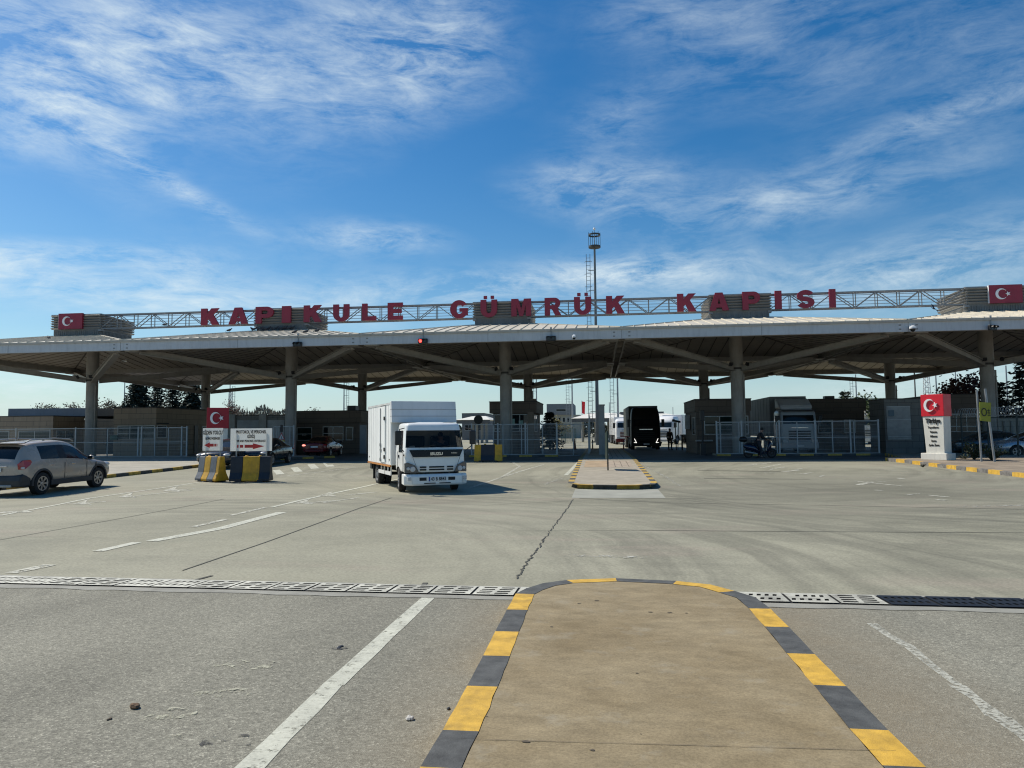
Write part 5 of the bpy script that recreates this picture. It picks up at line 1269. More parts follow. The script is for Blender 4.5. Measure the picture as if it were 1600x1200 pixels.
# ------------------------------------------------------------------ gate booths and buildings
FRM = mat('window_frame_pale', (.45, .46, .45), .4, metal=.2, var=.06)
def window(t, x0, x1, z0, z1, y, nx=1, rows=(1.0,), g=GLG, nrm='y', fr=FRM, dep=.05):
    """framed window on a wall; nrm 'y': wall faces -y at y, 'x-': faces -x, 'x+': faces +x (x0,x1 then run along y)"""
    mb = MB(); e = .05
    def P(u0, u1, d0, d1, w0, w1):
        if nrm == 'y': mb.b2(u0, u1, y-d1, y-d0, w0, w1)
        elif nrm == 'x-': mb.b2(y-d1, y-d0, u0, u1, w0, w1)
        else: mb.b2(y+d0, y+d1, u0, u1, w0, w1)
    P(x0, x1, .002, dep, z0, z0+e); P(x0, x1, .002, dep, z1-e, z1); P(x0, x0+e, .002, dep, z0+e, z1-e); P(x1-e, x1, .002, dep, z0+e, z1-e)
    zc = z0
    for k in range(1, nx): u = x0+(x1-x0)*k/nx; P(u-e/2, u+e/2, .002, dep-.004, z0+e, z1-e)
    for r_ in rows[:-1]: zc = z0+(z1-z0)*r_; P(x0+e, x1-e, .002, dep-.008, zc-e/2, zc+e/2)
    f = mb.build('window', fr, t)
    mb = MB(); P(x0+e*.6, x1-e*.6, .003, .02, z0+e*.6, z1-e*.6); mb.build('pane', g, f)
    return f
def booth(label, x0, x1, y0, y1, h, wall, name='booth', ov=.0, band=.9, cat='booth'):
    t = thing(name, label, cat, ((x0+x1)/2, (y0+y1)/2, gz(y0))); t_ = t
    a, b = x0-t.location.x, x1-t.location.x; c, d = y0-t.location.y, y1-t.location.y
    mb = MB(); mb.b2(a, b, c, d, 0, h-band); mb.build('wall', wall, t)
    mb = MB(); mb.b2(a-ov-.02, b+ov+.02, c-ov-.02, d+ov+.02, h-band+.003, h); rf_ = mb.build('parapet', wall, t)
    mb = MB(); mb.b2(a-ov-.05, b+ov+.05, c-ov-.05, d+ov+.05, h+.003, h+.06); mb.build('coping', SEAM, rf_)
    return t, a, b, c, d
def mesh_panel(mb, a, b, z0, z1, step=.055, hs=.2, r=.0035):
    a = Vector(a); b = Vector(b); L = (b-a).length; n = max(1, int(L/step))
    for k in range(1, n):
        p = a+(b-a)*(k/n); mb.bar((p.x, p.y, z0), (p.x, p.y, z1), r*2)
    m = max(1, int((z1-z0)/hs))
    for k in range(1, m): z = z0+(z1-z0)*k/m; mb.bar((a.x, a.y-.006, z), (b.x, b.y-.006, z), r*2)
def fence(label, pts, z0, z1, post_every=1, mids=(.5,), name='mesh_fence', cat='fence', fm=FENCEM, heavy=.09, light=.05, step=.055):
    """framed wire-mesh panels between points (x, y, heavy?)"""
    o = Vector((pts[0][0], pts[0][1], 0)); t = thing(name, label, cat, (o.x, o.y, z0))
    L = lambda p, z: Vector((p[0]-o.x, p[1]-o.y, z-z0))
    for p in pts:
        w = heavy if p[2] else light
        mb = MB(); mb.bar(L(p, z0-.08), L(p, z1+(.06 if p[2] else 0)), w); mb.build('post', fm, t)
    for p, q in zip(pts, pts[1:]):
        for zz_, th in [(z1-.025, .05), (z0+.03, .05)]+[(z0+(z1-z0)*f, .04) for f in mids]:
            mb = MB(); mb.bar(L(p, zz_), L(q, zz_), th); mb.build('rail', fm, t)
        mb = MB(); mesh_panel(mb, L(p, 0)+Vector((0, 0, 0)), L(q, 0), .05, z1-z0-.05, step); mb.build('wire_mesh', fm, t, fix=False)
    return t
Z0 = .17; ZFT = 2.18; YFN = 46.2
X_ = lambda px, Y=YFN, py=690: W(px, py, Y).x
# the far-left office building and the booth next to it
t, a, b, c, d = booth('long beige office building with blue grey metal roof at the far left', X_(-60, 54), X_(82, 54), 54, 57.5, 3.2, BROWNC, 'office_building', cat='building', band=1.15)
x82 = b
window(t, b-3.05, b-.15, 1.35, 2.02, c, 2); window(t, b-7.2, b-3.9, 1.35, 2.02, c, 3); window(t, b-12, b-8.2, 1.35, 2.02, c, 3)
window(t, c+.35, c+2.4, 1.35, 2.02, b, 2, nrm='x+')
mb = MB(); mb.b2(a+1, b+5.2, d+.01, d+13, 0, 3.0); mb.build('rear_wall', BROWNC, t)
mb = MB(); mb.add([(a+1, d+.02, 3.28), (b+.6, d+.02, 3.28), (b+5.4, d+6, 3.28), (b+5.4, d+13.2, 3.28), (a+1, d+13.2, 3.28), (a+1, d+.02, 4.02), (b+.6, d+.02, 3.98), (b+5.4, d+6, 3.90), (b+5.4, d+13.2, 3.9), (a+1, d+13.2, 4.1)], [(4, 3, 2, 1, 0), (5, 6, 7, 8, 9), (0, 1, 6, 5), (1, 2, 7, 6), (2, 3, 8, 7), (3, 4, 9, 8), (4, 0, 5, 9)])
mb.build('roof', DKROOF, t)
mb = MB(); mb.b2(b+2.6, b+3.3, c+2.9, c+3.4, .05, 2.25); mb.build('doorway', BLACK, t)
t, a, b, c, d = booth('brown clad control booth with a long window under the dark conifers', X_(177, 50), X_(243, 50), 50, 61, 3.62, BROWNC)
window(t, a+.35, b-.06, 1.28, 2.30, c, 3, (.45, 1.0)); window(t, c+.1, c+1.3, 1.35, 2.3, b, 1, nrm='x+', g=GLS)
window(t, c+6.2, c+7.2, 1.5, 2.3, b, 1, nrm='x+'); mb = MB(); mb.b2(b+.005, b+.05, c+5.1, c+5.6, .1, 2.35); mb.build('door', BLACK, t)
mb = MB(); mb.b2(b+.002, b+.14, c+.05, c+1.4, 2.42, 2.5); mb.build('awning', SEAM, t)
mb = MB(); mb.box((a+.15, c-.12, 1.42), (.55, .2, .34)); mb.build('window_box', mat('green_box', (.03, .12, .09), .6), t, bev=.02)
# grey pier and slatted gate wall behind the signs
t, a, b, c, d = booth('grey slatted gate wall with two piers behind the PROTOKOL sign', X_(357, 51), X_(449, 51), 51, 51.6, 2.95, GREYC, 'gate_wall', band=.25, cat='wall')
mb = MB()
for k in range(46): u = a+.75+k*(b-a-1.0)/45; mb.b2(u-.022, u+.022, c-.10, c-.03, .35, 2.62)
mb.build('slat_gate', GALV, t)
for u in (a+.3, a+2.75): mb = MB(); mb.b2(u-.28, u+.28, c-.22, c-.002, 0, 3.08); mb.build('pier', CONC, t)
# dark booth behind the red car
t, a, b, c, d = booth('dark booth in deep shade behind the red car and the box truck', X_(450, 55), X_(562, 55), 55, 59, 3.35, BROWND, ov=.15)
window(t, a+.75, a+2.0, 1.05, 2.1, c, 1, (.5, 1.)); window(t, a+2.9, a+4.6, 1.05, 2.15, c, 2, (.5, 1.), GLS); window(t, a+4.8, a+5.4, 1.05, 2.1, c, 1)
mb = MB(); mb.b2(b-1.2, b-.5, c+.4, c+1.2, 3.41, 3.8); mb.build('roof_unit', BLACK, t, bev=.03)
mb = MB(); mb.bar((a+1.6, c-.02, 1.5), (a+1.55, c-.5, 1.5), .05); mb.box((a+1.55, c-.55, 1.5), (.18, .3, .14)); mb.build('wall_camera', GALV, t)
mb = MB(); mb.b2(X_(556, 50)-t.location.x, X_(566, 50)-t.location.x, c-4.2, c-4.0, .1, 2.2); mb.build('grey_cabinet', mat('cabinet_grey', (.22, .23, .24), .5, var=.1), t, bev=.02)
# booth with the overhanging roof at the middle column
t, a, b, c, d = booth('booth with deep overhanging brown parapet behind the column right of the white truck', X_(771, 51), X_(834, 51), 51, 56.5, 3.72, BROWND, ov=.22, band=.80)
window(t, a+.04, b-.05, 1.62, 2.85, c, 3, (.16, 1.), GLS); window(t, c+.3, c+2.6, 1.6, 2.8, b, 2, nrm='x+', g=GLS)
mb = MB(); mb.box((a+1.4, c-.03, 2.3), (.3, .03, .45)); mb.box((a+2.0, c-.03, 2.25), (.32, .03, .3)); mb.build('notice', mat('paper_green', (.25, .42, .38), .7), t)
mb = MB(); mb.b2(b-.4, b+.05, c-.28, c-.10, .02, 3.0); mb.box((b-.1, c+.4, 3.85), (.5, .5, .2)); mb.build('corner_pier', mat('pier_brown', (.22, .18, .14), .8, grime=.3), t)
# the booth right of the black truck
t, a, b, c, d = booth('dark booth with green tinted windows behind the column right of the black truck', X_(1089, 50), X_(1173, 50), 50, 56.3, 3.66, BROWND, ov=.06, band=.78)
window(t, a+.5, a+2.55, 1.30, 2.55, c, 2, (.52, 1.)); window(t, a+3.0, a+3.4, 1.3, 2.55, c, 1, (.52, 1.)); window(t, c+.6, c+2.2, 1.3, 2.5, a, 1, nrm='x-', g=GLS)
mb = MB(); mb.box((a-.18, c+3.6, 2.2), (.3, .6, 1.0)); mb.build('meter_box', mat('box_pale', (.42, .43, .43), .5), t, bev=.02)
mb = MB(); mb.b2(a-.1, a+1.0, c-.35, c-.02, .85, .95); mb.build('counter', GALV, t, bev=.01)
t, a, b, c, d = booth('long dark booth behind the pale truck in the shaded right lane', X_(1268, 57), X_(1352, 57), 57, 61, 3.85, BROWND, ov=.1)
window(t, a+.5, a+1.6, 1.3, 2.3, c, 1); window(t, a+2.4, a+3.2, 1.3, 2.3, c, 1); mb = MB(); mb.box((a+1.6, c+.8, 4.0), (.7, .6, .28)); mb.build('roof_unit', BLACK, t, bev=.03)
# grey slatted gate pier at the right
t, a, b, c, d = booth('dark grey slatted gate pier left of the red and white pillar sign', X_(1384, 47), X_(1444, 47), 47, 49.5, 3.40, GREYC, 'gate_pier', band=.3, cat='wall')
mb = MB()
for k in range(24): u = a+.12+k*(b-a-.9)/23; mb.b2(u-.02, u+.02, c-.07, c-.02, .95, 2.95)
for z in (.95, 1.1, 2.15, 2.95): mb.b2(a+.1, b-.75, c-.09, c-.01, z-.025, z+.025)
mb.build('slat_grille', GALV, t)
mb = MB(); mb.box((a+.35, c-.10, 2.55), (.32, .04, .36)); mb.build('notice', mat('paper_blue', (.12, .17, .20), .7), t)
t, a, b, c, d = booth('brown booth with long low windows behind the razor wire at the right', X_(1474, 51), X_(1531, 51), 51, 57, 3.80, BROWND, ov=.05, band=1.15)
window(t, a+.2, b-.12, 1.35, 2.55, c, 3, (.3, 1.), GLS)
# ------------------------------------------------------------------ fences and gates
ps = [(X_(px), YFN+.3*math.sin(px), hv) for px, hv in ((-75, 1), (-30, 0), (25, 1), (78, 0), (118, 1), (168, 0), (216, 1), (221, 1), (242, 0), (263, 0), (284, 1), (292, 1))]
fence('long grey mesh fence left of the signs, in front of the beige building', [(x, YFN, h) for x, y, h in ps], Z0, ZFT)
fence('single narrow grey mesh gate behind the yellow warning sign', [(X_(428), YFN, 0), (X_(433), YFN, 0), (X_(453), YFN, 0), (X_(459), YFN, 1)], Z0, ZFT, mids=(), name='mesh_gate', cat='gate')
fence('grey mesh fence beside the white truck, running past the middle column', [(X_(px), YFN, h) for px, h in ((737, 1), (743, 0), (771, 0), (778, 1), (786, 0), (815, 0), (821, 1), (824, 0), (848, 0), (870, 1))], Z0, ZFT)
fence('pair of wide mesh gate leaves between the fence and the concrete post', [(X_(871, 46.6), 46.6, 0), (X_(896, 47.2), 47.2, 0), (X_(920, 47.6), 47.6, 1)], .06, ZFT-.02, mids=(), name='mesh_gate', cat='gate', step=.08)
fence('long grey mesh fence right of the black truck, behind the scooter', [(X_(px), YFN, h) for px, h in ((1120, 1), (1126, 0), (1155, 0), (1159, 1), (1187, 0), (1214, 0), (1218, 1), (1246, 0), (1274, 1), (1301, 0), (1329, 1), (1335, 0), (1373, 1))], Z0, ZFT)
fz = []
fence('low dark green wire fence along the sunny road beyond the canopy', [(W(842, 690, 92).x, 92, 0), (W(868, 690, 84).x, 96, 0), (W(884, 690, 100).x, 100, 0), (W(900, 690, 106).x, 106, 0)], .0, 2.1, mids=(), name='green_fence', fm=mat('fence_green', (.02, .075, .055), .6), step=.09, light=.07)
# kerbs under the fences
for a, b in ((-75, 296), (420, 470), (735, 872), (1118, 1376)):
    xa, xb = X_(a), X_(b); mb = MB(); n = int((xb-xa)/.8)
    for k in range(n):
        mb.mi = k % 2; mb.b2(xa+(xb-xa)*k/n, xa+(xb-xa)*(k+1)/n, YFN-.55, YFN-.35, -.05, .19)
    mb.mi = 2; mb.b2(xa, xb, YFN-.35, YFN+1.4, -.05, .188)
    struct('kerb', mb, [KY2, KD, PAVM])
# razor-wire fence at the right
P0, P1, P2 = G(1478, 716, .15), G(1548, 723, .15), G(1591, 728, .15)
t = thing('wire_fence', 'dark mesh fence topped with coils of razor wire behind the pillar sign', 'fence', (P0.x, P0.y, P0.z))
DKF = mat('fence_dark_green', (.028, .045, .042), .6, var=.2)
fp = [(W(1446, 700, 43.6), 0), (W(1504, 700, 42.8), 0), (W(1545, 700, 41.0), 1), (W(1591, 700, 39.2), 1), (W(1650, 700, 37.8), 1)]
fl_ = [Vector((p.x, p.y, 0))-Vector((P0.x, P0.y, 0)) for p, _ in fp]
for p in fl_: mb = MB(); mb.cyl(p-Vector((0, 0, .05)), p+Vector((0, 0, 2.35)), .045, n=8); mb.build('post', DKF, t, 40)
for p, q in zip(fl_, fl_[1:]):
    mb = MB(); mesh_panel(mb, p, q, .1, 2.0, .06, .22); mb.bar(p+Vector((0, 0, 2.0)), q+Vector((0, 0, 2.0)), .03); mb.build('wire_mesh', DKF, t, fix=False)
    L = (q-p).length; n = int(L/.16)*10; mb = MB(); d = (q-p).normalized(); nn = Vector((-d.y, d.x, 0)); q0 = None
    for k in range(n+1):
        a = 2*PI*k/10; c = p+(q-p)*(k/n)+Vector((0, 0, 2.30))+nn*(.24*math.cos(a))+Vector((0, 0, .24*math.sin(a)))
        if q0 is not None: mb.bar(q0, c, .012, .012)
        q0 = c
    mb.build('razor_wire', GALV, t, fix=False)
# ------------------------------------------------------------------ posts, masts, lamps
def mast(px, ptop, pbase, Y, r, label, ladder=True, plat=False, side=-1, grp=None, name='floodlight_mast', cat='mast'):
    b = W(px, pbase, Y); top = W(px, ptop, Y).z; b.z = gz(Y)
    t = thing(name, label, cat, b, 0, grp); H = top-b.z; h1 = H*(.90 if plat else 1)
    mb = MB(); mb.cyl((0, 0, 0), (0, 0, h1), r, r*.5, 12); mb.build('pole', mat('mast_grey_dark', (.15, .16, .16), .5, metal=.3, var=.12, scale=1) if plat else GALV, t, 40)
    if ladder:
        mb = MB(); xo = side*(r+.55)
        for dx in (-.22, .22): mb.bar((xo+dx, 0, .5), (xo+dx, 0, h1*.965), .06)
        k = 0
        while k*.45 < h1*.96-.6: z = .6+k*.45; mb.bar((xo-.22, 0, z), (xo+.22, 0, z), .035); k += 1
        for q in range(int(h1/2.4)): z = 1.5+q*2.4; mb.bar((0, 0, z), (xo, 0, z), .07)
        for q in range(int(h1/1.5)):
            z = 2.2+q*1.5; n = 8
            if z > h1*.96: break
            for w in range(n):
                a0, a1 = PI*w/n+PI, PI*(w+1)/n+PI; mb.bar((xo+.42*math.cos(a0)*1.0, .5*math.sin(a0), z), (xo+.42*math.cos(a1), .5*math.sin(a1), z), .05, .03)
        mb.build('ladder', mat('mast_grey_dark', (.15, .16, .16)) if plat else GALV, t)
    if plat:
        mb = MB(); mb.cyl((0, 0, h1-.1), (0, 0, h1+.12), .72, .72, 20); mb.build('platform', mat('mast_dark', (.04, .045, .045), .6), t, 40)
        mb = MB()
        mb.lathe([(.66, h1+1.35), (.72, h1+1.35), (.72, h1+1.55), (.66, h1+1.55), (.66, h1+1.35)], 20, None, False)
        for k in range(6): a = 2*PI*k/6+.2; mb.bar((.69*math.cos(a), .69*math.sin(a), h1), (.69*math.cos(a), .69*math.sin(a), h1+1.75), .05)
        mb.build('lamp_ring', mat('mast_dark', (.04, .045, .045)), t, 40)
        mb = MB(); mb.cyl((0, 0, h1), (0, 0, H-.25), .06, .03, 8); mb.cyl((0, 0, H-.3), (0, 0, H), .01, n=5); mb.build('spire', GALV, t)
        mb = MB(); mb.ball((0, 0, H-.42), (.16, .16, .16), 10); mb.build('beacon', WHITE, t, 60)
    return t
mast(934, 352, 697, 85, .23, 'tallest mast, with caged ladder and round lamp platform rising above the letters', True, True)
mast(966.5, 560, 694, 92, .16, 'grey ladder mast just left of the black truck, top hidden by the canopy')
mast(895, 575, 690, 115, .17, 'distant ladder mast left of the small red flag')
mast(839, 580, 690, 125, .16, 'distant ladder mast seen beside the rear middle column')
mast(537, 590, 690, 130, .17, 'thin distant ladder mast above the dark booth left of the white truck', side=1)
mast(1341, 585, 690, 125, .17, 'thin distant ladder mast above the booth in the right lane')
mast(358, 600, 690, 120, .15, 'thin distant ladder mast behind the left flag pillar', side=1)
mast(953, 629, 690, 150, .14, 'short pole between the tall mast and the ladder mast', False, name='pole', cat='pole')
mast(1052.5, 636, 686, 150, .12, 'thin pole above the white truck right of the black truck', False, name='pole', cat='pole')
def lamp(px, ptop, Y, r, arm, label):
    b = W(px, 690, Y); top = W(px, ptop, Y).z; b.z = gz(Y); t = thing('street_lamp', label, 'lamp post', b); H = top-b.z
    mb = MB(); mb.cyl((0, 0, 0), (0, 0, H), r, r*.55, 8); mb.build('pole', GALV, t, 40)
    if arm:
        mb = MB(); mb.bar((0, 0, H), (arm, 0, H+.35), .07); mb.build('arm', GALV, t)
        mb = MB(); mb.box((arm*1.15, 0, H+.36), (abs(arm)*.35, .22, .10)); mb.build('lamp_head', GALV, t, bev=.02)
    return t
lamp(192.5, 597, 78, .09, -1.6, 'lamp post with arm to the left beside the dark conifers')
lamp(1433.5, 565, 70, .10, 0, 'plain dark pole leaning slightly above the grey gate pier')
lamp(1467, 570, 75, .10, 0, 'grey pole rising behind the red and white pillar sign')
lamp(1498, 578, 80, .09, .5, 'lamp post with short arm behind the purple-leaved tree')
lamp(1578, 571, 75, .11, 0, 'dark pole right of the rightmost column')
def lattice(px, ptop, Y, wb, label):
    b = W(px, 690, Y); H = W(px, ptop, Y).z-gz(Y); t = thing('lattice_tower', label, 'mast', (b.x, b.y, gz(Y))); mb = MB(); n = 14
    for k in range(n):
        z0, z1 = H*k/n, H*(k+1)/n; w0, w1 = wb*(1-.55*k/n)/2, wb*(1-.55*(k+1)/n)/2
        C4 = ((-1, -1), (1, -1), (1, 1), (-1, 1))
        for q in range(4):
            a, b_ = C4[q], C4[(q+1) % 4]; mb.bar((a[0]*w0, a[1]*w0, z0), (a[0]*w1, a[1]*w1, z1), .08); mb.bar((a[0]*w0, a[1]*w0, z0), (b_[0]*w1, b_[1]*w1, z1), .05); mb.bar((a[0]*w1, a[1]*w1, z1), (b_[0]*w1, b_[1]*w1, z1), .05)
    mb.build('frame', mat('lattice_pale', (.5, .5, .5), .5), t); return t
lattice(1452, 575, 150, 1.5, 'pale lattice tower far behind the grey gate pier')
lattice(359, 612, 150, 1.1, 'small lattice tower far behind the left flag pillar')
b = W(910, 690, 110); t = thing('flagpole', 'flagpole with small limp red flag beyond the canopy', 'flagpole', (b.x, b.y, 0)); H = W(910, 626, 110).z
mb = MB(); mb.cyl((0, 0, 0), (0, 0, H), .06, .04, 8); mb.build('pole', GALV, t)
mb = MB(); pts = [(0, 0), (.12, .06), (.24, -.06), (.36, .05), (.5, 0)]
for (x0, y0), (x1, y1) in zip(pts, pts[1:]): mb.quad((x0, y0, H-.1-.2*x0), (x1, y1, H-.1-.2*x1), (x1*.85, y1, H-1.9-.4*x1), (x0*.85, y0, H-1.9-.4*x0))
mb.build('flag', mat('flag_cloth', (.7, .02, .03), .8), t, fix=False)
# concrete post and the edge-on board on the central island
c = G(940.5, 716, .14); t = thing('concrete_post', 'tall square concrete post standing on the central island', 'post', (c.x+.02, 45.4, .1)); mb = MB(); h = W(940, 634, 45.4).z
mb.b2(-.19, .19, -.16, .16, 0, h-.1); mb.build('shaft', CONC, t, bev=.02); mb = MB(); mb.b2(-.22, .22, -.19, .19, h-.1, h-.02); mb.build('cap', CONC, t)
mb = MB(); mb.box((.215, -.05, 1.0), (.04, .20, .3)); mb.build('cable_box', BLACK, t, bev=.01)
c = G(950, 735, .14); t = thing('edge_on_sign', 'narrow dark green board seen edge-on near the front of the central island', 'sign', c, rad(4)); h = 1.66
DG = mat('dark_green_board', (.012, .03, .022), .5, var=.2)
mb = MB(); mb.cyl((0, 0, 0), (0, 0, 1.0), .03, n=8); mb.build('post', BLACK, t)
mb = MB(); mb.prism([(-.05, .45), (1.0, .45), (1.0, 1.52), (-.05, 1.62)], lambda u, v, d: (d, u, v), -.03, .03); mb.build('board', DG, t, bev=.01)
mb = MB()
for z in (.62, 1.25): mb.b2(.032, .05, -.03, .06, z, z+.06)
mb.build('clip', WHITE, t)
def bollard(px, py, Y, h, label, m=REDL, wh=True):
    c = W(px, py, Y); t = thing('bollard', label, 'bollard', (c.x, Y, gz(Y)), group=None)
    mb = MB(); mb.cyl((0, 0, 0), (0, 0, h), .055, n=10); mb.build('post', m, t, 40)
    mb = MB(); mb.cyl((0, 0, h*.55), (0, 0, h*.72), .058, n=10); mb.build('band', WHITE if wh else BLACK, t, 40); return t
bollard(974.5, 700, 58, 1.0, 'red and white bollard left of the black truck, by the chain', mat('bollard_red', (.35, .03, .03), .5))
bollard(926, 700, 60, .9, 'dark bollard with pale band left of the concrete post', BLACK)
for px, Y, lab in ((1029, 63, 'dark steel post with crossbar right of the black truck'), (1066, 60, 'dark steel post nearest the booth right of the black truck')):
    c = W(px, 700, Y); t = thing('barrier_post', lab, 'post', (c.x, Y, gz(Y))); mb = MB(); mb.b2(-.06, .06, -.06, .06, 0, 1.25); mb.build('post', BLACK, t)
    mb = MB(); mb.bar((0, 0, .75), (1.5, .1, .75), .05); mb.build('crossbar', GALV, t)
c = W(1058, 700, 60); t = thing('barrier_post', 'black T-shaped double-headed signal post right of the black truck', 'signal', (c.x, 60, gz(60))); mb = MB(); mb.bar((-.06, 0, 0), (-.12, 0, 2.25), .07); mb.bar((.06, 0, 0), (.14, 0, 2.25), .06); mb.build('post', BLACK, t)
mb = MB(); mb.box((.02, 0, 2.35), (.62, .2, .16), M=Matrix.Rotation(.18, 3, 'Y')); mb.box((-.25, 0, 2.42), (.2, .24, .2)); mb.build('signal_head', BLACK, t, bev=.03)
c = W(898, 700, 64); t = thing('traffic_cone', 'dark traffic cone standing in the open gateway', 'cone', (c.x, 64, gz(64))); mb = MB(); mb.box((0, 0, .02), (.4, .4, .04)); mb.build('base', BLACK, t)
mb = MB(); mb.cyl((0, 0, .04), (0, 0, .95), .15, .03, 12); mb.build('cone', mat('cone_orange', (.25, .08, .04), .6), t, 40)
# a steel post carrying the boom barrier on the island
c = W(921.5, 700, 50); t = thing('gate_post', 'tall slim gate post with finial left of the tall mast', 'post', (c.x, 50, 0)); mb = MB(); mb.bar((0, 0, 0), (0, 0, 2.6), .12); mb.cyl((0, 0, 2.6), (0, 0, 2.9), .05, .01, 6); mb.build('post', FENCEM, t)
# column-side signal with rods right booth
c = W(1098, 690, 47.5); t = thing('signal_post', 'black signal post in front of the dark booth', 'signal', (c.x, 47.5, 0)); mb = MB(); mb.cyl((0, 0, 0), (0, 0, 2.9), .06, n=8); mb.box((0, 0, .4), (.3, .3, .8)); mb.build('post', BLACK, t)
mb = MB(); mb.box((0, -.08, 2.6), (.28, .22, .7)); mb.build('signal_head', BLACK, t, bev=.03)
c = W(754+6, 655, 60); t = thing('convex_mirror', 'round black-backed mirror on a pole left of the overhanging booth', 'mirror', (c.x, 56, 0)); mb = MB(); mb.cyl((0, .1, 0), (0, .1, 2.6), .04, n=8); mb.build('pole', BLACK, t)
mb = MB(); mb.cyl((0, -.03, 2.65), (0, .05, 2.65), .36, .33, 20); mb.build('disc', BLACK, t, 40)

# ------------------------------------------------------------------ barriers and signs in the yard
def barrier(label, p, rz, L, H, order, name='road_barrier'):
    t = thing(name, label, 'barrier', (p.x, p.y, gz(p.y)), rz, None)
    half = [(.29, .04), (.29, .12), (.17, .36), (.105, .92*H), (.09, H), (0, H)]
    prof = [(-a, z) for a, z in half[:-1]]+[(a, z) for a, z in half[-2::-1]]
    n = len(order); k0 = -L/2
    for k, (cc, fr) in enumerate(order):
        w = L*fr; mb = MB(); mb.prism(prof, lambda u, v, d: (d, u, v), k0, k0+w-.006)
        o = mb.build('panel', {'Y': YEL, 'D': DKB, 'G': mat('barrier_grey', (.15, .16, .17), .55, var=.2, scale=4, grime=.1)}[cc], t, bev=.018); k0 += w
    mb = MB()
    for x in (-L*.27, L*.27): mb.b2(x-.10, x+.10, -.30, .30, .0, .085)
    mb.build('foot', DKB, t)
    for x in (-L*.12, L*.22): mb = MB(); mb.lathe([(.05, H-.01), (.06, H+.02), (.04, H+.045), (.0, H+.045)], 10, Matrix.Translation((x, 0, 0))); mb.build('filler_cap', YEL, t)
    return t
pA = G(338, 754.5)+Vector((-.54, .62, 0)); barrier('barrier with grey and yellow bands and yellow end under the GİDEN YOLCU sign', pA, rad(-27), 1.35, .96, [('G', .29), ('Y', .28), ('G', .29), ('Y', .14)])
pA_ = pA
pB = G(396, 754)+Vector((-.24, .30, 0)); barrier('dark barrier with one wide yellow band, under the PROTOKOL sign', pB, rad(10), 1.5, .96, [('D', .31), ('Y', .42), ('D', .27)])
pC = G(762, 722)+Vector((0, .3, 0)); barrier('yellow and black barrier at the canopy shadow edge right of the white truck', pC, rad(2), 1.5, .93, [('Y', .24), ('D', .5), ('Y', .26)])
SGW = mat('sign_white', (.62, .63, .60), .4, var=.04)
ARR = mat('arrow_red', (.55, .03, .025), .5)
def arrow(L, h, d=1):
    a = [(0, -h*.26), (L*.42, -h*.26), (L*.42, -h*.5), (L, 0), (L*.42, h*.5), (L*.42, h*.26), (0, h*.26)]
    bars = [[(-L*.07-L*.17, -h*.24), (-L*.07, -h*.24), (-L*.07, h*.24), (-L*.24, h*.24)], [(-L*.38, -h*.24), (-L*.31, -h*.24), (-L*.31, h*.24), (-L*.38, h*.24)]]
    return [[(x*d, y) for x, y in lp] for lp in [a]+bars]
def thin_panel():                          # thin white plastic that lets the sun behind it glow through
    m, nt, b = base_mat('thin_white_panel'); b.inputs['Base Color'].default_value = (.80, .81, .77, 1); b.inputs['Roughness'].default_value = .5
    tc = nd(nt, 'ShaderNodeTexCoord').outputs['Object']; nt.links.new(ramp(nt, noise(nt, tc, 3, 5, .6), [(.3, (.74, .75, .71)), (.7, (.84, .85, .81))]), b.inputs['Base Color'])
    tl = nd(nt, 'ShaderNodeBsdfTranslucent'); tl.inputs['Color'].default_value = (.8, .81, .76, 1); mx = nd(nt, 'ShaderNodeMixShader'); mx.inputs[0].default_value = .42
    nt.links.new(b.outputs[0], mx.inputs[1]); nt.links.new(tl.outputs[0], mx.inputs[2]); nt.links.new(mx.outputs[0], nt.nodes['Material Output'].inputs[0]); return m
SGT = thin_panel()
def sign_board(label, c, w, h, rz, lines, arr, zfoot):
    t = thing('direction_sign', label, 'sign', (c.x, c.y, zfoot), rz); zc = c.z-zfoot
    mb = MB(); mb.quad((-w/2, 0, zc-h/2), (w/2, 0, zc-h/2), (w/2, 0, zc+h/2), (-w/2, 0, zc+h/2)); p = mb.build('panel', SGT, t, fix=False)
    mb = MB()
    for x in (-w*.36, w*.36): mb.b2(x-.02, x+.02, .014, .05, 0, zc+h*.3)
    mb.build('post', GALV, t)
    for s, size, z, sx_ in lines:
        q = link('lettering', stand(text_mesh(s, size, INKB, .002, size*.034, sx_)), p); q.location = (0, -.015, zc+z)
    q = link('arrow', stand(shape_mesh(arr[0], ARR, .002, 'arrow')), p); q.location = (arr[1], -.015, zc+arr[2])
    return t
Y1 = pA.y-.3; c = W(332.5, 686.5, Y1); u = W(349, 686, Y1).x-W(316.5, 686, Y1).x
sign_board('white sign reading GİDEN YOLCU, GOING PASSENGER with red arrow to the left', c, u, .86, rad(-3), [('GİDEN YOLCU', .20, .25, .60), ('GOING PASSENGER', .125, .03, .55)], (arrow(.40, .21, -1), .05, -.22), gz(Y1)+.95)
Y2 = pB.y-.05; c = W(392.5, 687, Y2); u = W(424.5, 686, Y2).x-W(360.5, 686, Y2).x
sign_board('wide white sign reading PROTOKOL VE PERSONEL GİRİŞ with red arrow to the right', c, u, .86, rad(2), [('PROTOKOL VE PERSONEL', .165, .29, .62), ('GİRİŞ', .165, .115, .66), ('VIP AND PERSONEL ENTERANCE', .118, -.055, .66)], (arrow(.78, .22), -.25, -.25), gz(Y2)+.95)
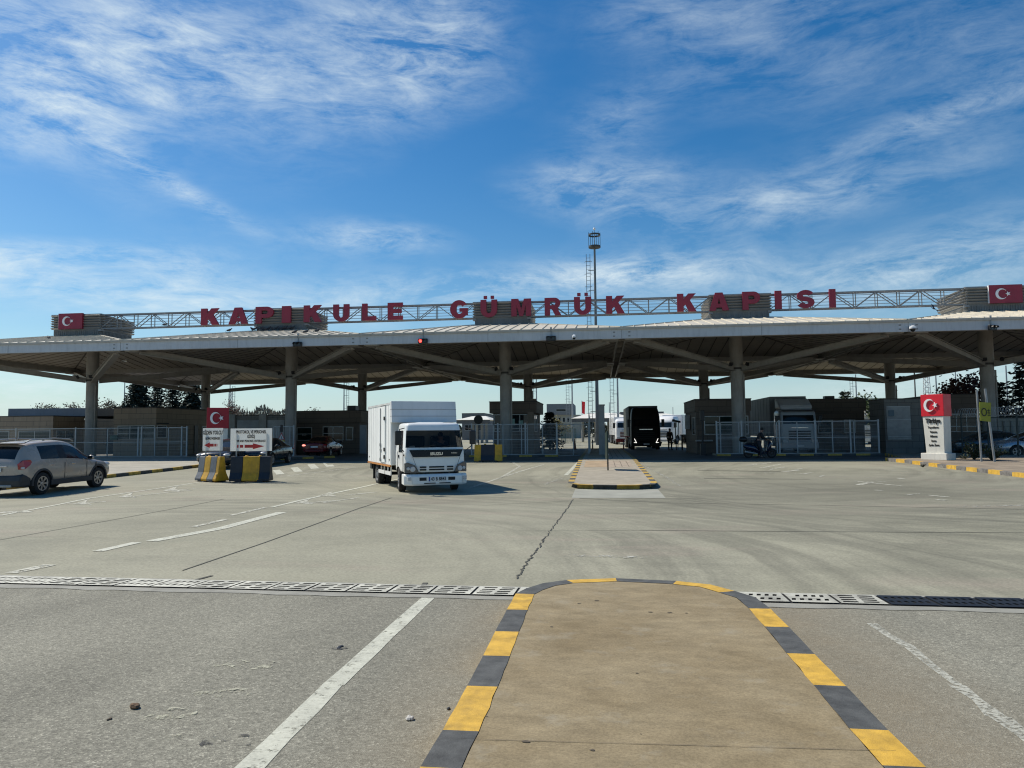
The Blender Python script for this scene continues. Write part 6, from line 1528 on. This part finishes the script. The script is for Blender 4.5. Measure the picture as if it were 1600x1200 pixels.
# warning triangle on the gate
c = W(440, 689, 45.3); t = thing('warning_sign', 'small triangular warning sign with yellow plate on a thin post before the narrow gate', 'sign', (c.x, 45.3, gz(45.3)))
mb = MB(); mb.cyl((0, .02, 0), (0, .02, 2.2), .025, n=8); mb.box((0, 0, 1.95), (.17, .06, .45)); mb.build('post', BLACK, t)
o = link('triangle', stand(shape_mesh([[(-.25, 0), (.25, 0), (0, .45)]], mat('sign_red_edge', (.45, .04, .04), .5), .008)), t); o.location = (0, -.03, 1.22)
o2 = link('triangle_face', stand(shape_mesh([[(-.17, .045), (.17, .045), (0, .36)]], SGW, .004)), o); o2.location = (0, -.013, 0)
mb = MB(); mb.box((0, -.02, .16), (.035, .006, .14)); mb.box((0, -.02, .07), (.035, .006, .03)); mb.build('exclamation_mark', INKB, o)
mb = MB(); mb.box((0, -.03, 1.08), (.46, .012, .22)); mb.build('plate', mat('plate_yellow', (.42, .31, .05), .5), t)
# pillar signs left and right
PILW = mat('pillar_white', (.72, .70, .62), .5, var=.05, scale=1.5, grime=.18)
def pillar(label, p, rz, H, w, d, name='pillar_sign', texts=None, zr=1.15, head=None):
    t = thing(name, label, 'sign', p, rz)
    mb = MB(); mb.b2(-w/2-.10, w/2+.10, -d/2-.10, d/2+.10, 0, .32); mb.build('base', PILW, t, bev=.02)
    mb = MB(); z1 = H-zr; a = [(-w/2*.86+.05, -d/2), (w/2*.93, -d/2), (w/2*.93, d/2), (-w/2*.86+.05, d/2)]; b = [(-w/2*.97, -d/2), (w/2*.97, -d/2), (w/2*.97, d/2), (-w/2*.97, d/2)]
    vs = [(x, y, .322) for x, y in a]+[(x, y, z1) for x, y in b]; mb.add(vs, [(3, 2, 1, 0), (4, 5, 6, 7)]+[(k, (k+1) % 4, 4+(k+1) % 4, 4+k) for k in range(4)]); mb.build('shaft', PILW, t, bev=.01)
    mb = MB(); mb.b2(-w/2-.03, w/2+.03, -d/2-.03, d/2+.03, z1+.003, H); hd = mb.build('flag_head', head or REDF, t, bev=.012)
    r = zr*.29
    sq = .80
    q = link('crescent', stand(shape_mesh([[(x*sq-w*.12, y) for x, y in crescent_loop(r)]], WHITE, .03)), hd); q.location = (0, -d/2-.062, z1+zr*.5)
    q = link('star', stand(shape_mesh([[(x*sq-w*.12, y) for x, y in star_loop(r*1.14, 0, r*.5)]], WHITE, .03)), hd); q.location = (0, -d/2-.062, z1+zr*.5)
    for s, size, z, sx_ in (texts or []):
        q = link('lettering', stand(text_mesh(s, size, INKB, .02 if size > .2 else .004, size*.03, sx_)), t); q.location = (.0, -d/2-.012, z)
    return t
pb = W(1465, 690, 36.5); pb.z = gz(36.5)+.14
pillar('white pillar sign with sunlit red flag head and black lettering on the right pavement', pb, rad(-50), 3.1, .98, .66, texts=[('Türkiye', .30, 1.84, .72), ('Topraklarını', .14, 1.53, .72), ('Vatanını', .14, 1.32, .72), ('Milletini', .14, 1.11, .72), ('Seven', .14, .90, .72), ('Aydın İnsan', .14, .70, .72)], zr=1.04)
pb = W(340, 690, 38); pb.z = gz(38)+.13
pillar('shaded red flag pillar sign standing behind the GİDEN YOLCU sign', pb, rad(28), 2.95, 1.08, .75, texts=[('Edirne', .3, 1.72, .75), ('Türkiye', .16, 1.4, .75)], head=mat('flag_red_shaded', (.34, .006, .018), .5, var=.08))  # darker copy of the flag red, with this pillar's shade put into the colour
# yellow sign between leaning poles
c = G(1544, 721, .15); t = thing('yellow_sign', 'faded yellow sign with dark ring hung between two leaning poles at the right', 'sign', (c.x-.1, c.y-.2, .13))
YLS = mat('sign_yellow_green', (.27, .29, .025), .55, var=.12, scale=3, grime=.12)
mb = MB(); mb.cyl((-.28, 0, 0), (-.33, 0, 3.25), .045, n=8); mb.build('pole', GALV, t, 40); mb = MB(); mb.cyl((.22, -.1, 0), (.0, -.06, 3.3), .05, n=8); mb.build('pole', GALV, t, 40)
mb = MB(); mb.add([(-.30, -.12, 1.86), (.12, -.14, 1.80), (.18, -.14, 2.66), (-.29, -.12, 2.70), (-.30, -.10, 1.86), (.12, -.12, 1.80), (.18, -.12, 2.66), (-.29, -.10, 2.70)], [(0, 1, 2, 3), (7, 6, 5, 4), (0, 4, 5, 1), (1, 5, 6, 2), (2, 6, 7, 3), (3, 7, 4, 0)]); p_ = mb.build('panel', YLS, t)
mb = MB(); n = 20; cx, cz = -.13, 2.24
for k in range(n):
    a, b = 2*PI*k/n, 2*PI*(k+1)/n; mb.quad((cx+.12*math.cos(a), -.145, cz+.19*math.sin(a)), (cx+.12*math.cos(b), -.145, cz+.19*math.sin(b)), (cx+.08*math.cos(b), -.145, cz+.14*math.sin(b)), (cx+.08*math.cos(a), -.145, cz+.14*math.sin(a)))
for z in (2.3, 2.2, 2.08): mb.b2(.01, .13, -.150, -.144, z-.015, z+.015)
mb.b2(.06, .08, -.152, -.143, 2.1, 2.38)
mb.build('symbol', INKB, p_, fix=False)

# ------------------------------------------------------------------ far buildings
t = thing('administration_building', 'distant grey roofed office block with pale lower storey left of the red flag', 'building', (W(876, 690, 170).x, 176, 0))
u = (W(898, 690, 170).x-W(856, 690, 170).x)
mb = MB(); mb.b2(-u/2+1.2, u/2+1.5, -6, 8, 0, 5.6); mb.build('lower_storey', mat('far_wall_cream', (.36, .34, .28), .8, var=.08), t)
mb = MB(); mb.b2(-u/2, u/2, -6.6, 8, 5.61, 8.2); mb.build('upper_storey', mat('far_wall_grey', (.20, .205, .21), .8, var=.08), t)
for k in range(6):
    x = -u/2+1.6+k*1.05; window(t, x, x+.6, 3.9, 5.0, -6, 1, g=GLS)
window(t, -u/2+2.2, u/2-1.8, 6.4, 7.0, -6.6, 1, g=GLS)
def shed(label, x0, x1, y0, y1, ze, zr, name='shed_roof'):
    t = thing(name, label, 'canopy', ((x0+x1)/2, (y0+y1)/2, 0)); a, b, c, d = x0-t.location.x, x1-t.location.x, y0-t.location.y, y1-t.location.y
    mb = MB(); i = min(4, (b-a)*.3); mb.add([(a, c, ze), (b, c, ze), (b, d, ze), (a, d, ze), (a+i, (c+d)/2-.5, zr), (b-i, (c+d)/2-.5, zr), (b-i, (c+d)/2+.5, zr), (a+i, (c+d)/2+.5, zr)], [(3, 2, 1, 0), (4, 5, 6, 7), (0, 1, 5, 4), (1, 2, 6, 5), (2, 3, 7, 6), (3, 0, 4, 7)])
    mb.build('roof', mat('far_roof_white', (.72, .70, .62), .6, var=.05), t)
    mb = MB(); mb.b2(a+.1, b-.1, c+.1, c+.3, ze-.55, ze-.02); mb.build('fascia', mat('far_fascia', (.12, .12, .115), .7), t)
    for k in range(4):
        x = a+1.5+(b-a-3)*k/3; mb = MB(); mb.cyl((x, 0, 0), (x, 0, ze), .22, n=10); mb.build('column', CONC, t)
    return t
shed('low white pyramid roofed inspection canopy beyond the tall mast', W(893, 690, 105).x, W(990, 690, 105).x, 104, 118, 3.55, 4.45)
shed('low white roofed inspection canopy far behind the black truck', W(975, 690, 125).x, W(1078, 690, 125).x, 125, 138, 3.9, 4.75)
shed('low white roof peeping out between the white truck and the overhanging booth', W(714, 690, 105).x, W(768, 690, 105).x, 104, 116, 3.5, 4.15)
t, a, b, c, d = booth('flat dark roofed hall far behind, left of the overhanging booth', W(722, 690, 150).x, W(756, 690, 150).x, 150, 165, 5.6, mat('far_hall_grey', (.14, .145, .15), .8, var=.1), 'far_hall', cat='building'); window(t, a+.6, b-.6, 2.0, 3.2, c, 4, g=GLS)
t, a, b, c, d = booth('flat dark hall far behind, right of the black truck', W(970, 690, 170).x, W(1038, 690, 170).x, 170, 182, 6.0, _M['far_hall_grey'], 'far_hall', cat='building'); window(t, a+.8, b-.8, 3.0, 4.3, c, 7, g=GLS)
t, a, b, c, d = booth('pale flat building far behind the grey gate pier', W(1352, 690, 140).x, W(1400, 690, 140).x, 140, 152, 7.2, mat('far_wall_pale', (.33, .33, .31), .8, var=.08), 'far_hall', cat='building'); window(t, a+1, b-1, 4.6, 5.7, c, 4, g=GLS)
t, a, b, c, d = booth('sunlit concrete wall behind the silver sedan', W(1562, 690, 58).x, W(1600, 690, 58).x+3, 58, 60, 2.3, mat('sunlit_wall', (.42, .40, .34), .8, var=.1, grime=.3), 'yard_wall', band=.15, cat='wall')
mb = MB()
for k in range(8): mb.b2(a+.3+k*.5, a+.42+k*.5, c-.06, c-.005, .1, 2.1)
mb.build('buttress', CONC, t)
# ------------------------------------------------------------------ people
SKIN = mat('skin', (.36, .20, .14), .6, var=.08, scale=8); HAIR = mat('dark_hair', (.015, .012, .010), .7)
def skin_chain(V, Ed, parent, name, m, sub=1):
    me = bpy.data.meshes.new(name); me.from_pydata([v[0] for v in V], Ed, []); ob = bpy.data.objects.new('tmp', me); COL.objects.link(ob)
    ob.modifiers.new('s', 'SKIN'); sv_ = me.skin_vertices[0].data
    for k, v in enumerate(V):
        r = v[1]; sv_[k].radius = (r, r) if not hasattr(r, '__len__') else r; sv_[k].use_root = (k == 0)
    s = ob.modifiers.new('u', 'SUBSURF'); s.levels = s.render_levels = sub
    res = evalmesh(ob); bpy.data.objects.remove(ob); res.name = name; res.materials.clear(); res.materials.append(m)
    res.polygons.foreach_set('use_smooth', [True]*len(res.polygons)); return link(name, res, parent)
def person(label, loc, rz, top, trs, pose, holding=None, scale=1.0):
    """pose: joint name -> position (x forward, y left, z up); one skinned surface for the body, clothing as its children"""
    t = thing('person', label, 'person', loc, rz); J = {k: Vector(v) for k, v in pose.items()}
    order = ['pelvis', 'waist', 'chest', 'neck', 'head', 'crown']
    rad_ = {'pelvis': (.155, .115), 'waist': (.135, .10), 'chest': (.175, .12), 'neck': .058, 'head': (.082, .098), 'crown': (.06, .07)}
    V = [(J[k], rad_[k]) for k in order]; Ed = [(k, k+1) for k in range(len(order)-1)]; ix = {k: i for i, k in enumerate(order)}
    def add(name, p, r, to): V.append((p, r)); Ed.append((ix[to], len(V)-1)); ix[name] = len(V)-1
    for s in 'LR':
        add('sh'+s, J['sh'+s], .068, 'chest'); add('el'+s, J['el'+s], .048, 'sh'+s); add('wr'+s, J['wr'+s], .030, 'el'+s)
        d = (J['wr'+s]-J['el'+s]).normalized(); pm_ = J['wr'+s]+d*.05; add('pa'+s, pm_, (.040, .022), 'wr'+s)
        sd = d.cross(Vector((0, 0, 1))); sd = sd.normalized() if sd.length > .1 else Vector((1, 0, 0))
        for f in range(4):
            q = pm_+d*.045+sd*(.026-.017*f); L = (.075, .085, .08, .06)[f]; add('f%d%s' % (f, s), q, .010, 'pa'+s); add('g%d%s' % (f, s), q+d*L*.5-Vector((0, 0, .012)), .009, 'f%d%s' % (f, s)); add('h%d%s' % (f, s), q+d*L*.85-Vector((0, 0, .035)), .007, 'g%d%s' % (f, s))
        add('th'+s, J['wr'+s]+d*.03+sd*.045, .012, 'wr'+s); add('ti'+s, J['wr'+s]+d*.07+sd*.06, .010, 'th'+s)
        add('hip'+s, J['hip'+s], .095, 'pelvis'); add('kn'+s, J['kn'+s], .062, 'hip'+s); add('an'+s, J['an'+s], .042, 'kn'+s)
        fd = Vector(pose.get('fd', (1, 0, 0))); add('to'+s, J['an'+s]+fd*.17-Vector((0, 0, .05)), (.042, .028), 'an'+s)
    skin_chain(V, Ed, t, 'body', SKIN)
    def cover(name, keys, grow, m):
        vm = {k: i for i, k in enumerate(keys)}; inv = {i: k for k, i in ix.items()}
        VV = []
        for k in keys:
            p, r = V[ix[k]]; VV.append((p, tuple(x+grow for x in r) if hasattr(r, '__len__') else r+grow))
        EE = [(vm[inv[a]], vm[inv[b]]) for a, b in Ed if inv[a] in vm and inv[b] in vm]
        return skin_chain(VV, EE, t, name, m)
    cover('jacket', ['pelvis', 'waist', 'chest']+[a+s for s in 'LR' for a in ('sh', 'el', 'wr')], .016, top)
    cover('trousers', ['pelvis']+[a+s for s in 'LR' for a in ('hip', 'kn', 'an')], .014, trs)
    for s in 'LR':
        mb = MB(); c = J['an'+s]; fd = Vector(pose.get('fd', (1, 0, 0))); a = math.atan2(fd.y, fd.x)
        mb.box((c.x+fd.x*.06, c.y+fd.y*.06, c.z-.055), (.27, .095, .09), rz=a); mb.build('shoe', BLACK, t, bev=.03)
    h = J['head']; up = (J['crown']-J['neck']).normalized(); hf = Vector(pose.get('hf', (1, 0, 0))); hs = up.cross(hf).normalized()
    c = h+up*.045
    mb = MB(); mb.ball(c+up*.03-hf*.018, (.098, .09, .098), 12); mb.build('hair', HAIR, t, 60)
    mb = MB(); mb.ball(h+hf*.10-up*.005, (.018, .014, .022), 8); mb.build('nose', SKIN, t, 60)
    mb = MB()
    for s in (-1, 1): mb.ball(h+hf*.088+hs*(s*.032)+up*.025, (.010, .012, .008), 8)
    mb.build('eyes', INKB, t, 60)
    mb = MB(); mb.ball(h+hf*.090-up*.048, (.010, .024, .007), 8); mb.build('mouth', mat('lips', (.25, .09, .08), .5), t, 60)
    for s in (-1, 1): mb = MB(); mb.ball(h+hs*(s*.088), (.018, .010, .03), 8); mb.build('ear', SKIN, t, 60)
    return t
DKC = mat('dark_jacket', (.018, .018, .020), .85, var=.2); DKT = mat('dark_trousers', (.025, .026, .032), .85, var=.2)
STAND = dict(pelvis=(0, 0, .95), waist=(.0, 0, 1.10), chest=(.0, 0, 1.34), neck=(.0, 0, 1.50), head=(.02, 0, 1.62), crown=(.01, 0, 1.72), shL=(0, .19, 1.42), shR=(0, -.19, 1.42), elL=(-.02, .25, 1.14), elR=(-.02, -.25, 1.14), wrL=(.06, .25, .90), wrR=(.06, -.25, .90),
             hipL=(0, .10, .90), hipR=(0, -.10, .90), knL=(.03, .12, .50), knR=(.02, -.12, .50), anL=(0, .13, .10), anR=(0, -.13, .10))
c = W(1047, 700, 60); person('person in dark clothes standing in the lane right of the black truck', (c.x, 60, gz(60)), -PI/2+.4, DKC, DKT, STAND)
RIDE = dict(STAND); RIDE.update(pelvis=(-.08, 0, .93), waist=(-.05, 0, 1.08), chest=(.06, 0, 1.30), neck=(.13, 0, 1.45), head=(.18, 0, 1.56), crown=(.19, 0, 1.66), shL=(.07, .19, 1.39), shR=(.07, -.19, 1.39), elL=(.22, .26, 1.16), elR=(.20, -.27, 1.14), wrL=(.40, .30, 1.06), wrR=(.40, -.30, 1.05), hipL=(-.06, .10, .89), hipR=(-.06, -.10, .89), knL=(.06, .24, .50), knR=(.05, -.25, .50), anL=(.02, .27, .10), anR=(.0, -.28, .10))
sl_ = sc_.location; person('person in dark clothes astride the scooter, leaning to its handlebar', (sl_.x+.0, sl_.y, sl_.z), .05, DKC, DKT, RIDE)
SIT = dict(pelvis=(0, 0, 0), waist=(.0, 0, .15), chest=(.04, 0, .38), neck=(.06, 0, .54), head=(.09, 0, .65), crown=(.08, 0, .75), shL=(.04, .19, .46), shR=(.04, -.19, .46), elL=(.16, .25, .22), elR=(.16, -.25, .22), wrL=(.36, .18, .24), wrR=(.36, -.18, .24), hipL=(.02, .10, -.02), hipR=(.02, -.10, -.02), knL=(.42, .12, .02), knR=(.42, -.12, .02), anL=(.50, .13, -.36), anR=(.50, -.13, -.36))
Rz = Matrix.Rotation(tz, 3, 'Z'); lp_ = tk.location+Rz @ Vector((-1.10, .42, 1.06)); person('driver in dark clothes behind the wheel of the white box truck', lp_, tz, mat('driver_jacket', (.05, .055, .07), .8), DKT, SIT)

# ------------------------------------------------------------------ trees and plants
def leaf_mat(name, c1, c2):
    m, nt, b = base_mat(name); tc = nd(nt, 'ShaderNodeTexCoord').outputs['Object']
    nt.links.new(ramp(nt, noise(nt, tc, 1.3, 4, .7), [(.35, c1), (.65, c2)]), b.inputs['Base Color']); b.inputs['Roughness'].default_value = .75; return m
CONI = leaf_mat('conifer_needles', (.010, .020, .014), (.028, .045, .028)); LEAF = leaf_mat('green_leaves', (.025, .045, .016), (.07, .10, .03)); PURP = leaf_mat('purple_leaves', (.030, .012, .012), (.085, .035, .03)); TWIG = leaf_mat('bare_twigs', (.10, .085, .06), (.19, .165, .12)); BUDS = leaf_mat('yellow_green_buds', (.14, .125, .045), (.24, .21, .08))
def leafquad(mb, p, d, s, w, r):
    d = d.normalized(); side = d.cross(Vector((r.uniform(-1, 1), r.uniform(-1, 1), r.uniform(-1, 1)))); side = side.normalized()*w if side.length > .05 else Vector((w, 0, 0))
    mb.quad(p-side*.5, p+d*s*.5-side, p+d*s, p+d*s*.5+side)
def conifer(label, px, ptop, Y, r, seed, grp=None, tiers=26, dens=1.0, m=CONI):
    rn = random.Random(seed); b = W(px, 690, Y); b.z = gz(Y); H = W(px, ptop, Y).z-b.z
    t = thing('conifer_tree', label, 'tree', b, 0, grp)
    mb = MB(); mb.cyl((0, 0, 0), (0, 0, H*.98), H*.022, .02, 8); mb.build('trunk', BARK, t, 40)
    mb = MB()
    for k in range(tiers):
        f = k/tiers; z = H*(.10+.88*f); L = r*(1-f)**.8*rn.uniform(.7, 1.35)+.15; nb = rn.randint(5, 8); a0 = rn.uniform(0, 6)
        for q in range(nb):
            a = a0+2*PI*q/nb+rn.uniform(-.3, .3); l = L*rn.uniform(.65, 1.15); dr = Vector((math.cos(a), math.sin(a), 0)); lift = .25*l*f-.12*l
            n = max(4, int(l*5*dens)); prev = Vector((0, 0, z))
            for s in range(n+1):
                u = s/n; p = Vector((0, 0, z))+dr*l*u+Vector((0, 0, lift*u-.42*l*u*u+.26*l*u**4))
                if s: mb.bar(prev, p, .035*(1-u)+.012)
                for w in range(5):
                    sd = Vector((-dr.y, dr.x, 0))*rn.choice((-1, 1)); d = dr*rn.uniform(.2, .9)+sd*rn.uniform(.2, 1.0)+Vector((0, 0, rn.uniform(-.55, .2)))
                    leafquad(mb, p+Vector((rn.gauss(0, .08), rn.gauss(0, .08), rn.gauss(0, .07)))*r/3, d, rn.uniform(.3, .65)*(1.15-.4*u)*max(.6, r/3), .085*max(.7, r/3), rn)
                prev = p
    mb.build('crown', m, t, fix=False); return t
def limbs(mb, p, d, l, r, depth, rn, tips, spread=.55):
    q = p+d*l; mb.cyl(p, q, r, r*.62, 5 if depth < 2 else 7, caps=False)
    if depth == 0: tips.append((q, d)); return
    for k in range(rn.choice((2, 3, 3))):
        e = (d+Vector((rn.uniform(-1, 1), rn.uniform(-1, 1), rn.uniform(-.35, .75)))*spread).normalized()
        limbs(mb, q if k else q-d*l*.15, e, l*rn.uniform(.62, .85), r*.58, depth-1, rn, tips, spread)
    tips.append((q, d))
def tree(label, px, ptop, Y, depth, seed, m, nl, ls, spread=.62, name='broadleaf_tree', grp=None, hfac=.30, rad_=.35):
    rn = random.Random(seed); b = W(px, 690, Y); b.z = gz(Y); H = W(px, ptop, Y).z-b.z; t = thing(name, label, 'tree', b, 0, grp)
    mb = MB(); tips = []; limbs(mb, Vector((0, 0, 0)), Vector((0, 0, 1)), H*hfac, H*.028, depth, rn, tips, spread); zm = max(p.z for p, _ in tips); k = H/zm
    mb.v = [(x*k, y*k, z*k) for x, y, z in mb.v]; mb.build('trunk', BARK if nl else TWIG, t, fix=False)
    mb = MB()
    for p, d in tips:
        p = p*k
        for _ in range(nl):
            o = Vector((rn.gauss(0, 1), rn.gauss(0, 1), rn.gauss(0, .8)))*rad_; leafquad(mb, p+o, Vector((rn.uniform(-1, 1), rn.uniform(-1, 1), rn.uniform(-.6, .8))), ls*rn.uniform(.6, 1.3), ls*.32, rn)
    mb.build('crown', m, t, fix=False); return t
for k, (px, tp, Y, r, lab) in enumerate(((214, 588, 74, 3.3, 'dark conifer with drooping boughs, first from the left above the brown booth'), (244, 592, 78, 2.2, 'dark conifer with drooping boughs, second from the left above the brown booth'), (268, 593, 76, 2.2, 'dark conifer with drooping boughs, third from the left above the brown booth'), (299, 590, 78, 3.0, 'dark conifer with drooping boughs beside the leftmost rear column'))):
    conifer(lab, px, tp, Y, r, 20+k, 'conifers above the left booth', 24, .9)
conifer('slim tiered conifer just right of the rightmost front column', 1563, 592, 62, 2.1, 31, None, 16, .8)
conifer('dark tiered conifer cut by the right edge', 1608, 556, 60, 2.6, 32, None, 18, .8)
conifer('small dark conifer above the booth in the right lane', 1323, 607, 95, 2.6, 33, None, 14, .8)
conifer('small dark conifer beside the overhanging booth', 859, 641, 64, 1.3, 34, None, 14, .9)
tree('purple-leaved tree behind the brown booth at the right', 1508, 590, 66, 4, 41, PURP, 12, .34, .75, rad_=.42)
tree('second smaller purple-leaved tree close to the rightmost front column', 1529, 603, 68, 4, 42, PURP, 10, .32, .7, rad_=.4)
tree('bushy green tree behind the far end of the right lane booth', 1359, 625, 80, 3, 43, LEAF, 26, .36, .8, rad_=.55)
tree('low dark green tree left of the grey gate pier', 1378, 637, 78, 3, 44, LEAF, 22, .34, .8, rad_=.5)
tree('tree with pale yellow green buds beside the far office block', 872, 653, 85, 4, 45, BUDS, 7, .20, .8, 'budding_tree', rad_=.3)
tree('bare budding tree far left, left of the leftmost column', 68, 631, 120, 5, 46, TWIG, 2, .4, .62, 'bare_tree', rad_=.4)
tree('bare budding tree just left of the leftmost column', 122, 624, 115, 5, 47, TWIG, 2, .4, .62, 'bare_tree', rad_=.4)
tree('bare budding tree just right of the leftmost column', 159, 625, 115, 5, 48, TWIG, 2, .4, .65, 'bare_tree', rad_=.4)
tree('bare wide-branched tree above the dark booth', 496, 637, 140, 5, 49, TWIG, 1, .3, .75, 'bare_tree', rad_=.3)
tree('bare reddish tree far behind the left flag pillar', 358, 625, 120, 5, 50, leaf_mat('reddish_twigs', (.17, .10, .08), (.24, .15, .12)), 2, .3, .5, 'bare_tree', rad_=.3)
# the far wood along the horizon: one mass
rn = random.Random(9); mb = MB()
for k in range(5200):
    px = rn.uniform(345, 560); Y = rn.uniform(165, 185); b = W(px, 690, Y); hh = 7.0+.7*math.sin(px*.05)+.6*math.sin(px*.17+1)-max(0, (px-440)*.028); h = rn.uniform(.3, 1.0)*hh
    d = Vector((rn.uniform(-.5, .5), rn.uniform(-.3, .3), 1)); p = Vector((b.x, Y, h)); leafquad(mb, p, d, rn.uniform(.6, 1.5), rn.uniform(.05, .22), rn)
for k in range(500):
    px = rn.uniform(345, 560); Y = rn.uniform(165, 185); b = W(px, 690, Y); mb.cyl((b.x, Y, 0), (b.x+rn.uniform(-.5, .5), Y, rn.uniform(3.5, 5.5)), .08, .03, 4, False)
o = mb.build('far_wood', TWIG, fix=False); tag(o, 'bare brown wood along the horizon left of the white truck', 'wood', kind='stuff')
rn = random.Random(10); mb = MB()
for (xa, xb, hh, Y0_) in ((880, 1090, 4.6, 190), (1280, 1420, 5.5, 190), (560, 860, 4.4, 220), (-80, 360, 4.6, 200), (1400, 1700, 5, 200)):
    for k in range(int((xb-xa)*9)):
        px = rn.uniform(xa, xb); Y = Y0_+rn.uniform(0, 15); b = W(px, 690, Y); h = rn.uniform(0, 1)**.7*hh*(.7+.3*math.sin(px*.11)+.15*math.sin(px*.37))
        leafquad(mb, Vector((b.x, Y, h)), Vector((rn.uniform(-1, 1), rn.uniform(-.3, .3), rn.uniform(-.2, 1))), rn.uniform(.8, 1.8), rn.uniform(.3, .6), rn)
o = mb.build('far_treeline', leaf_mat('far_dark_leaves', (.03, .04, .03), (.07, .08, .055)), fix=False); tag(o, 'dark distant treeline low along the horizon', 'trees', kind='stuff')
WEEDM = leaf_mat('weed_leaves', (.02, .035, .012), (.045, .065, .022))
def weed(label, px, py, Yoff, r, h, seed, m=WEEDM):
    rn = random.Random(seed); c = G(px, py, .15); t = thing('weed_bush', label, 'plant', (c.x, c.y+Yoff, c.z-.02)); mb = MB(); st = MB()
    for k in range(26 if h > .3 else 12):
        a = rn.uniform(0, 2*PI); l = h*rn.uniform(.5, 1.1); tip = Vector((r*rn.uniform(.1, 1)*math.cos(a), r*rn.uniform(.1, 1)*math.sin(a), l)); st.bar((0, 0, 0), tip, .012)
        for q in range(16): u = rn.uniform(.2, 1.05); leafquad(mb, tip*u+Vector((rn.gauss(0, .06*h), rn.gauss(0, .06*h), rn.gauss(0, .06*h))), Vector((rn.uniform(-1, 1), rn.uniform(-1, 1), rn.uniform(-.3, 1))), rn.uniform(.5, 1)*min(.14, h*.3), min(.035, h*.07), rn)
    st.build('stem', BARK, t); mb.build('leaves', m, t, fix=False); return t
weed('leafy weed bush between the dark sedan and the yellow sign poles', 1531, 719, .5, .5, .75, 61)
weed('leafy weed bush right of the yellow sign poles by the silver sedan wheel', 1556, 720, .3, .55, .6, 62)
weed('low weeds at the foot of the fence right of the pillar sign', 1518, 718, .6, .5, .22, 63)
weed('tiny weed tuft before the pillar sign base', 1455, 718, 0, .12, .16, 64)
weed('small weed tuft growing out of the striped right kerb', 1439, 729, -.2, .14, .12, 65)
SC.cycles.use_denoising = True; SC.cycles.denoising_prefilter = 'ACCURATE'; SC.cycles.pixel_filter_type = 'BLACKMAN_HARRIS'; SC.cycles.filter_width = 1.15
SC.cycles.diffuse_bounces = 3; SC.cycles.max_bounces = 8
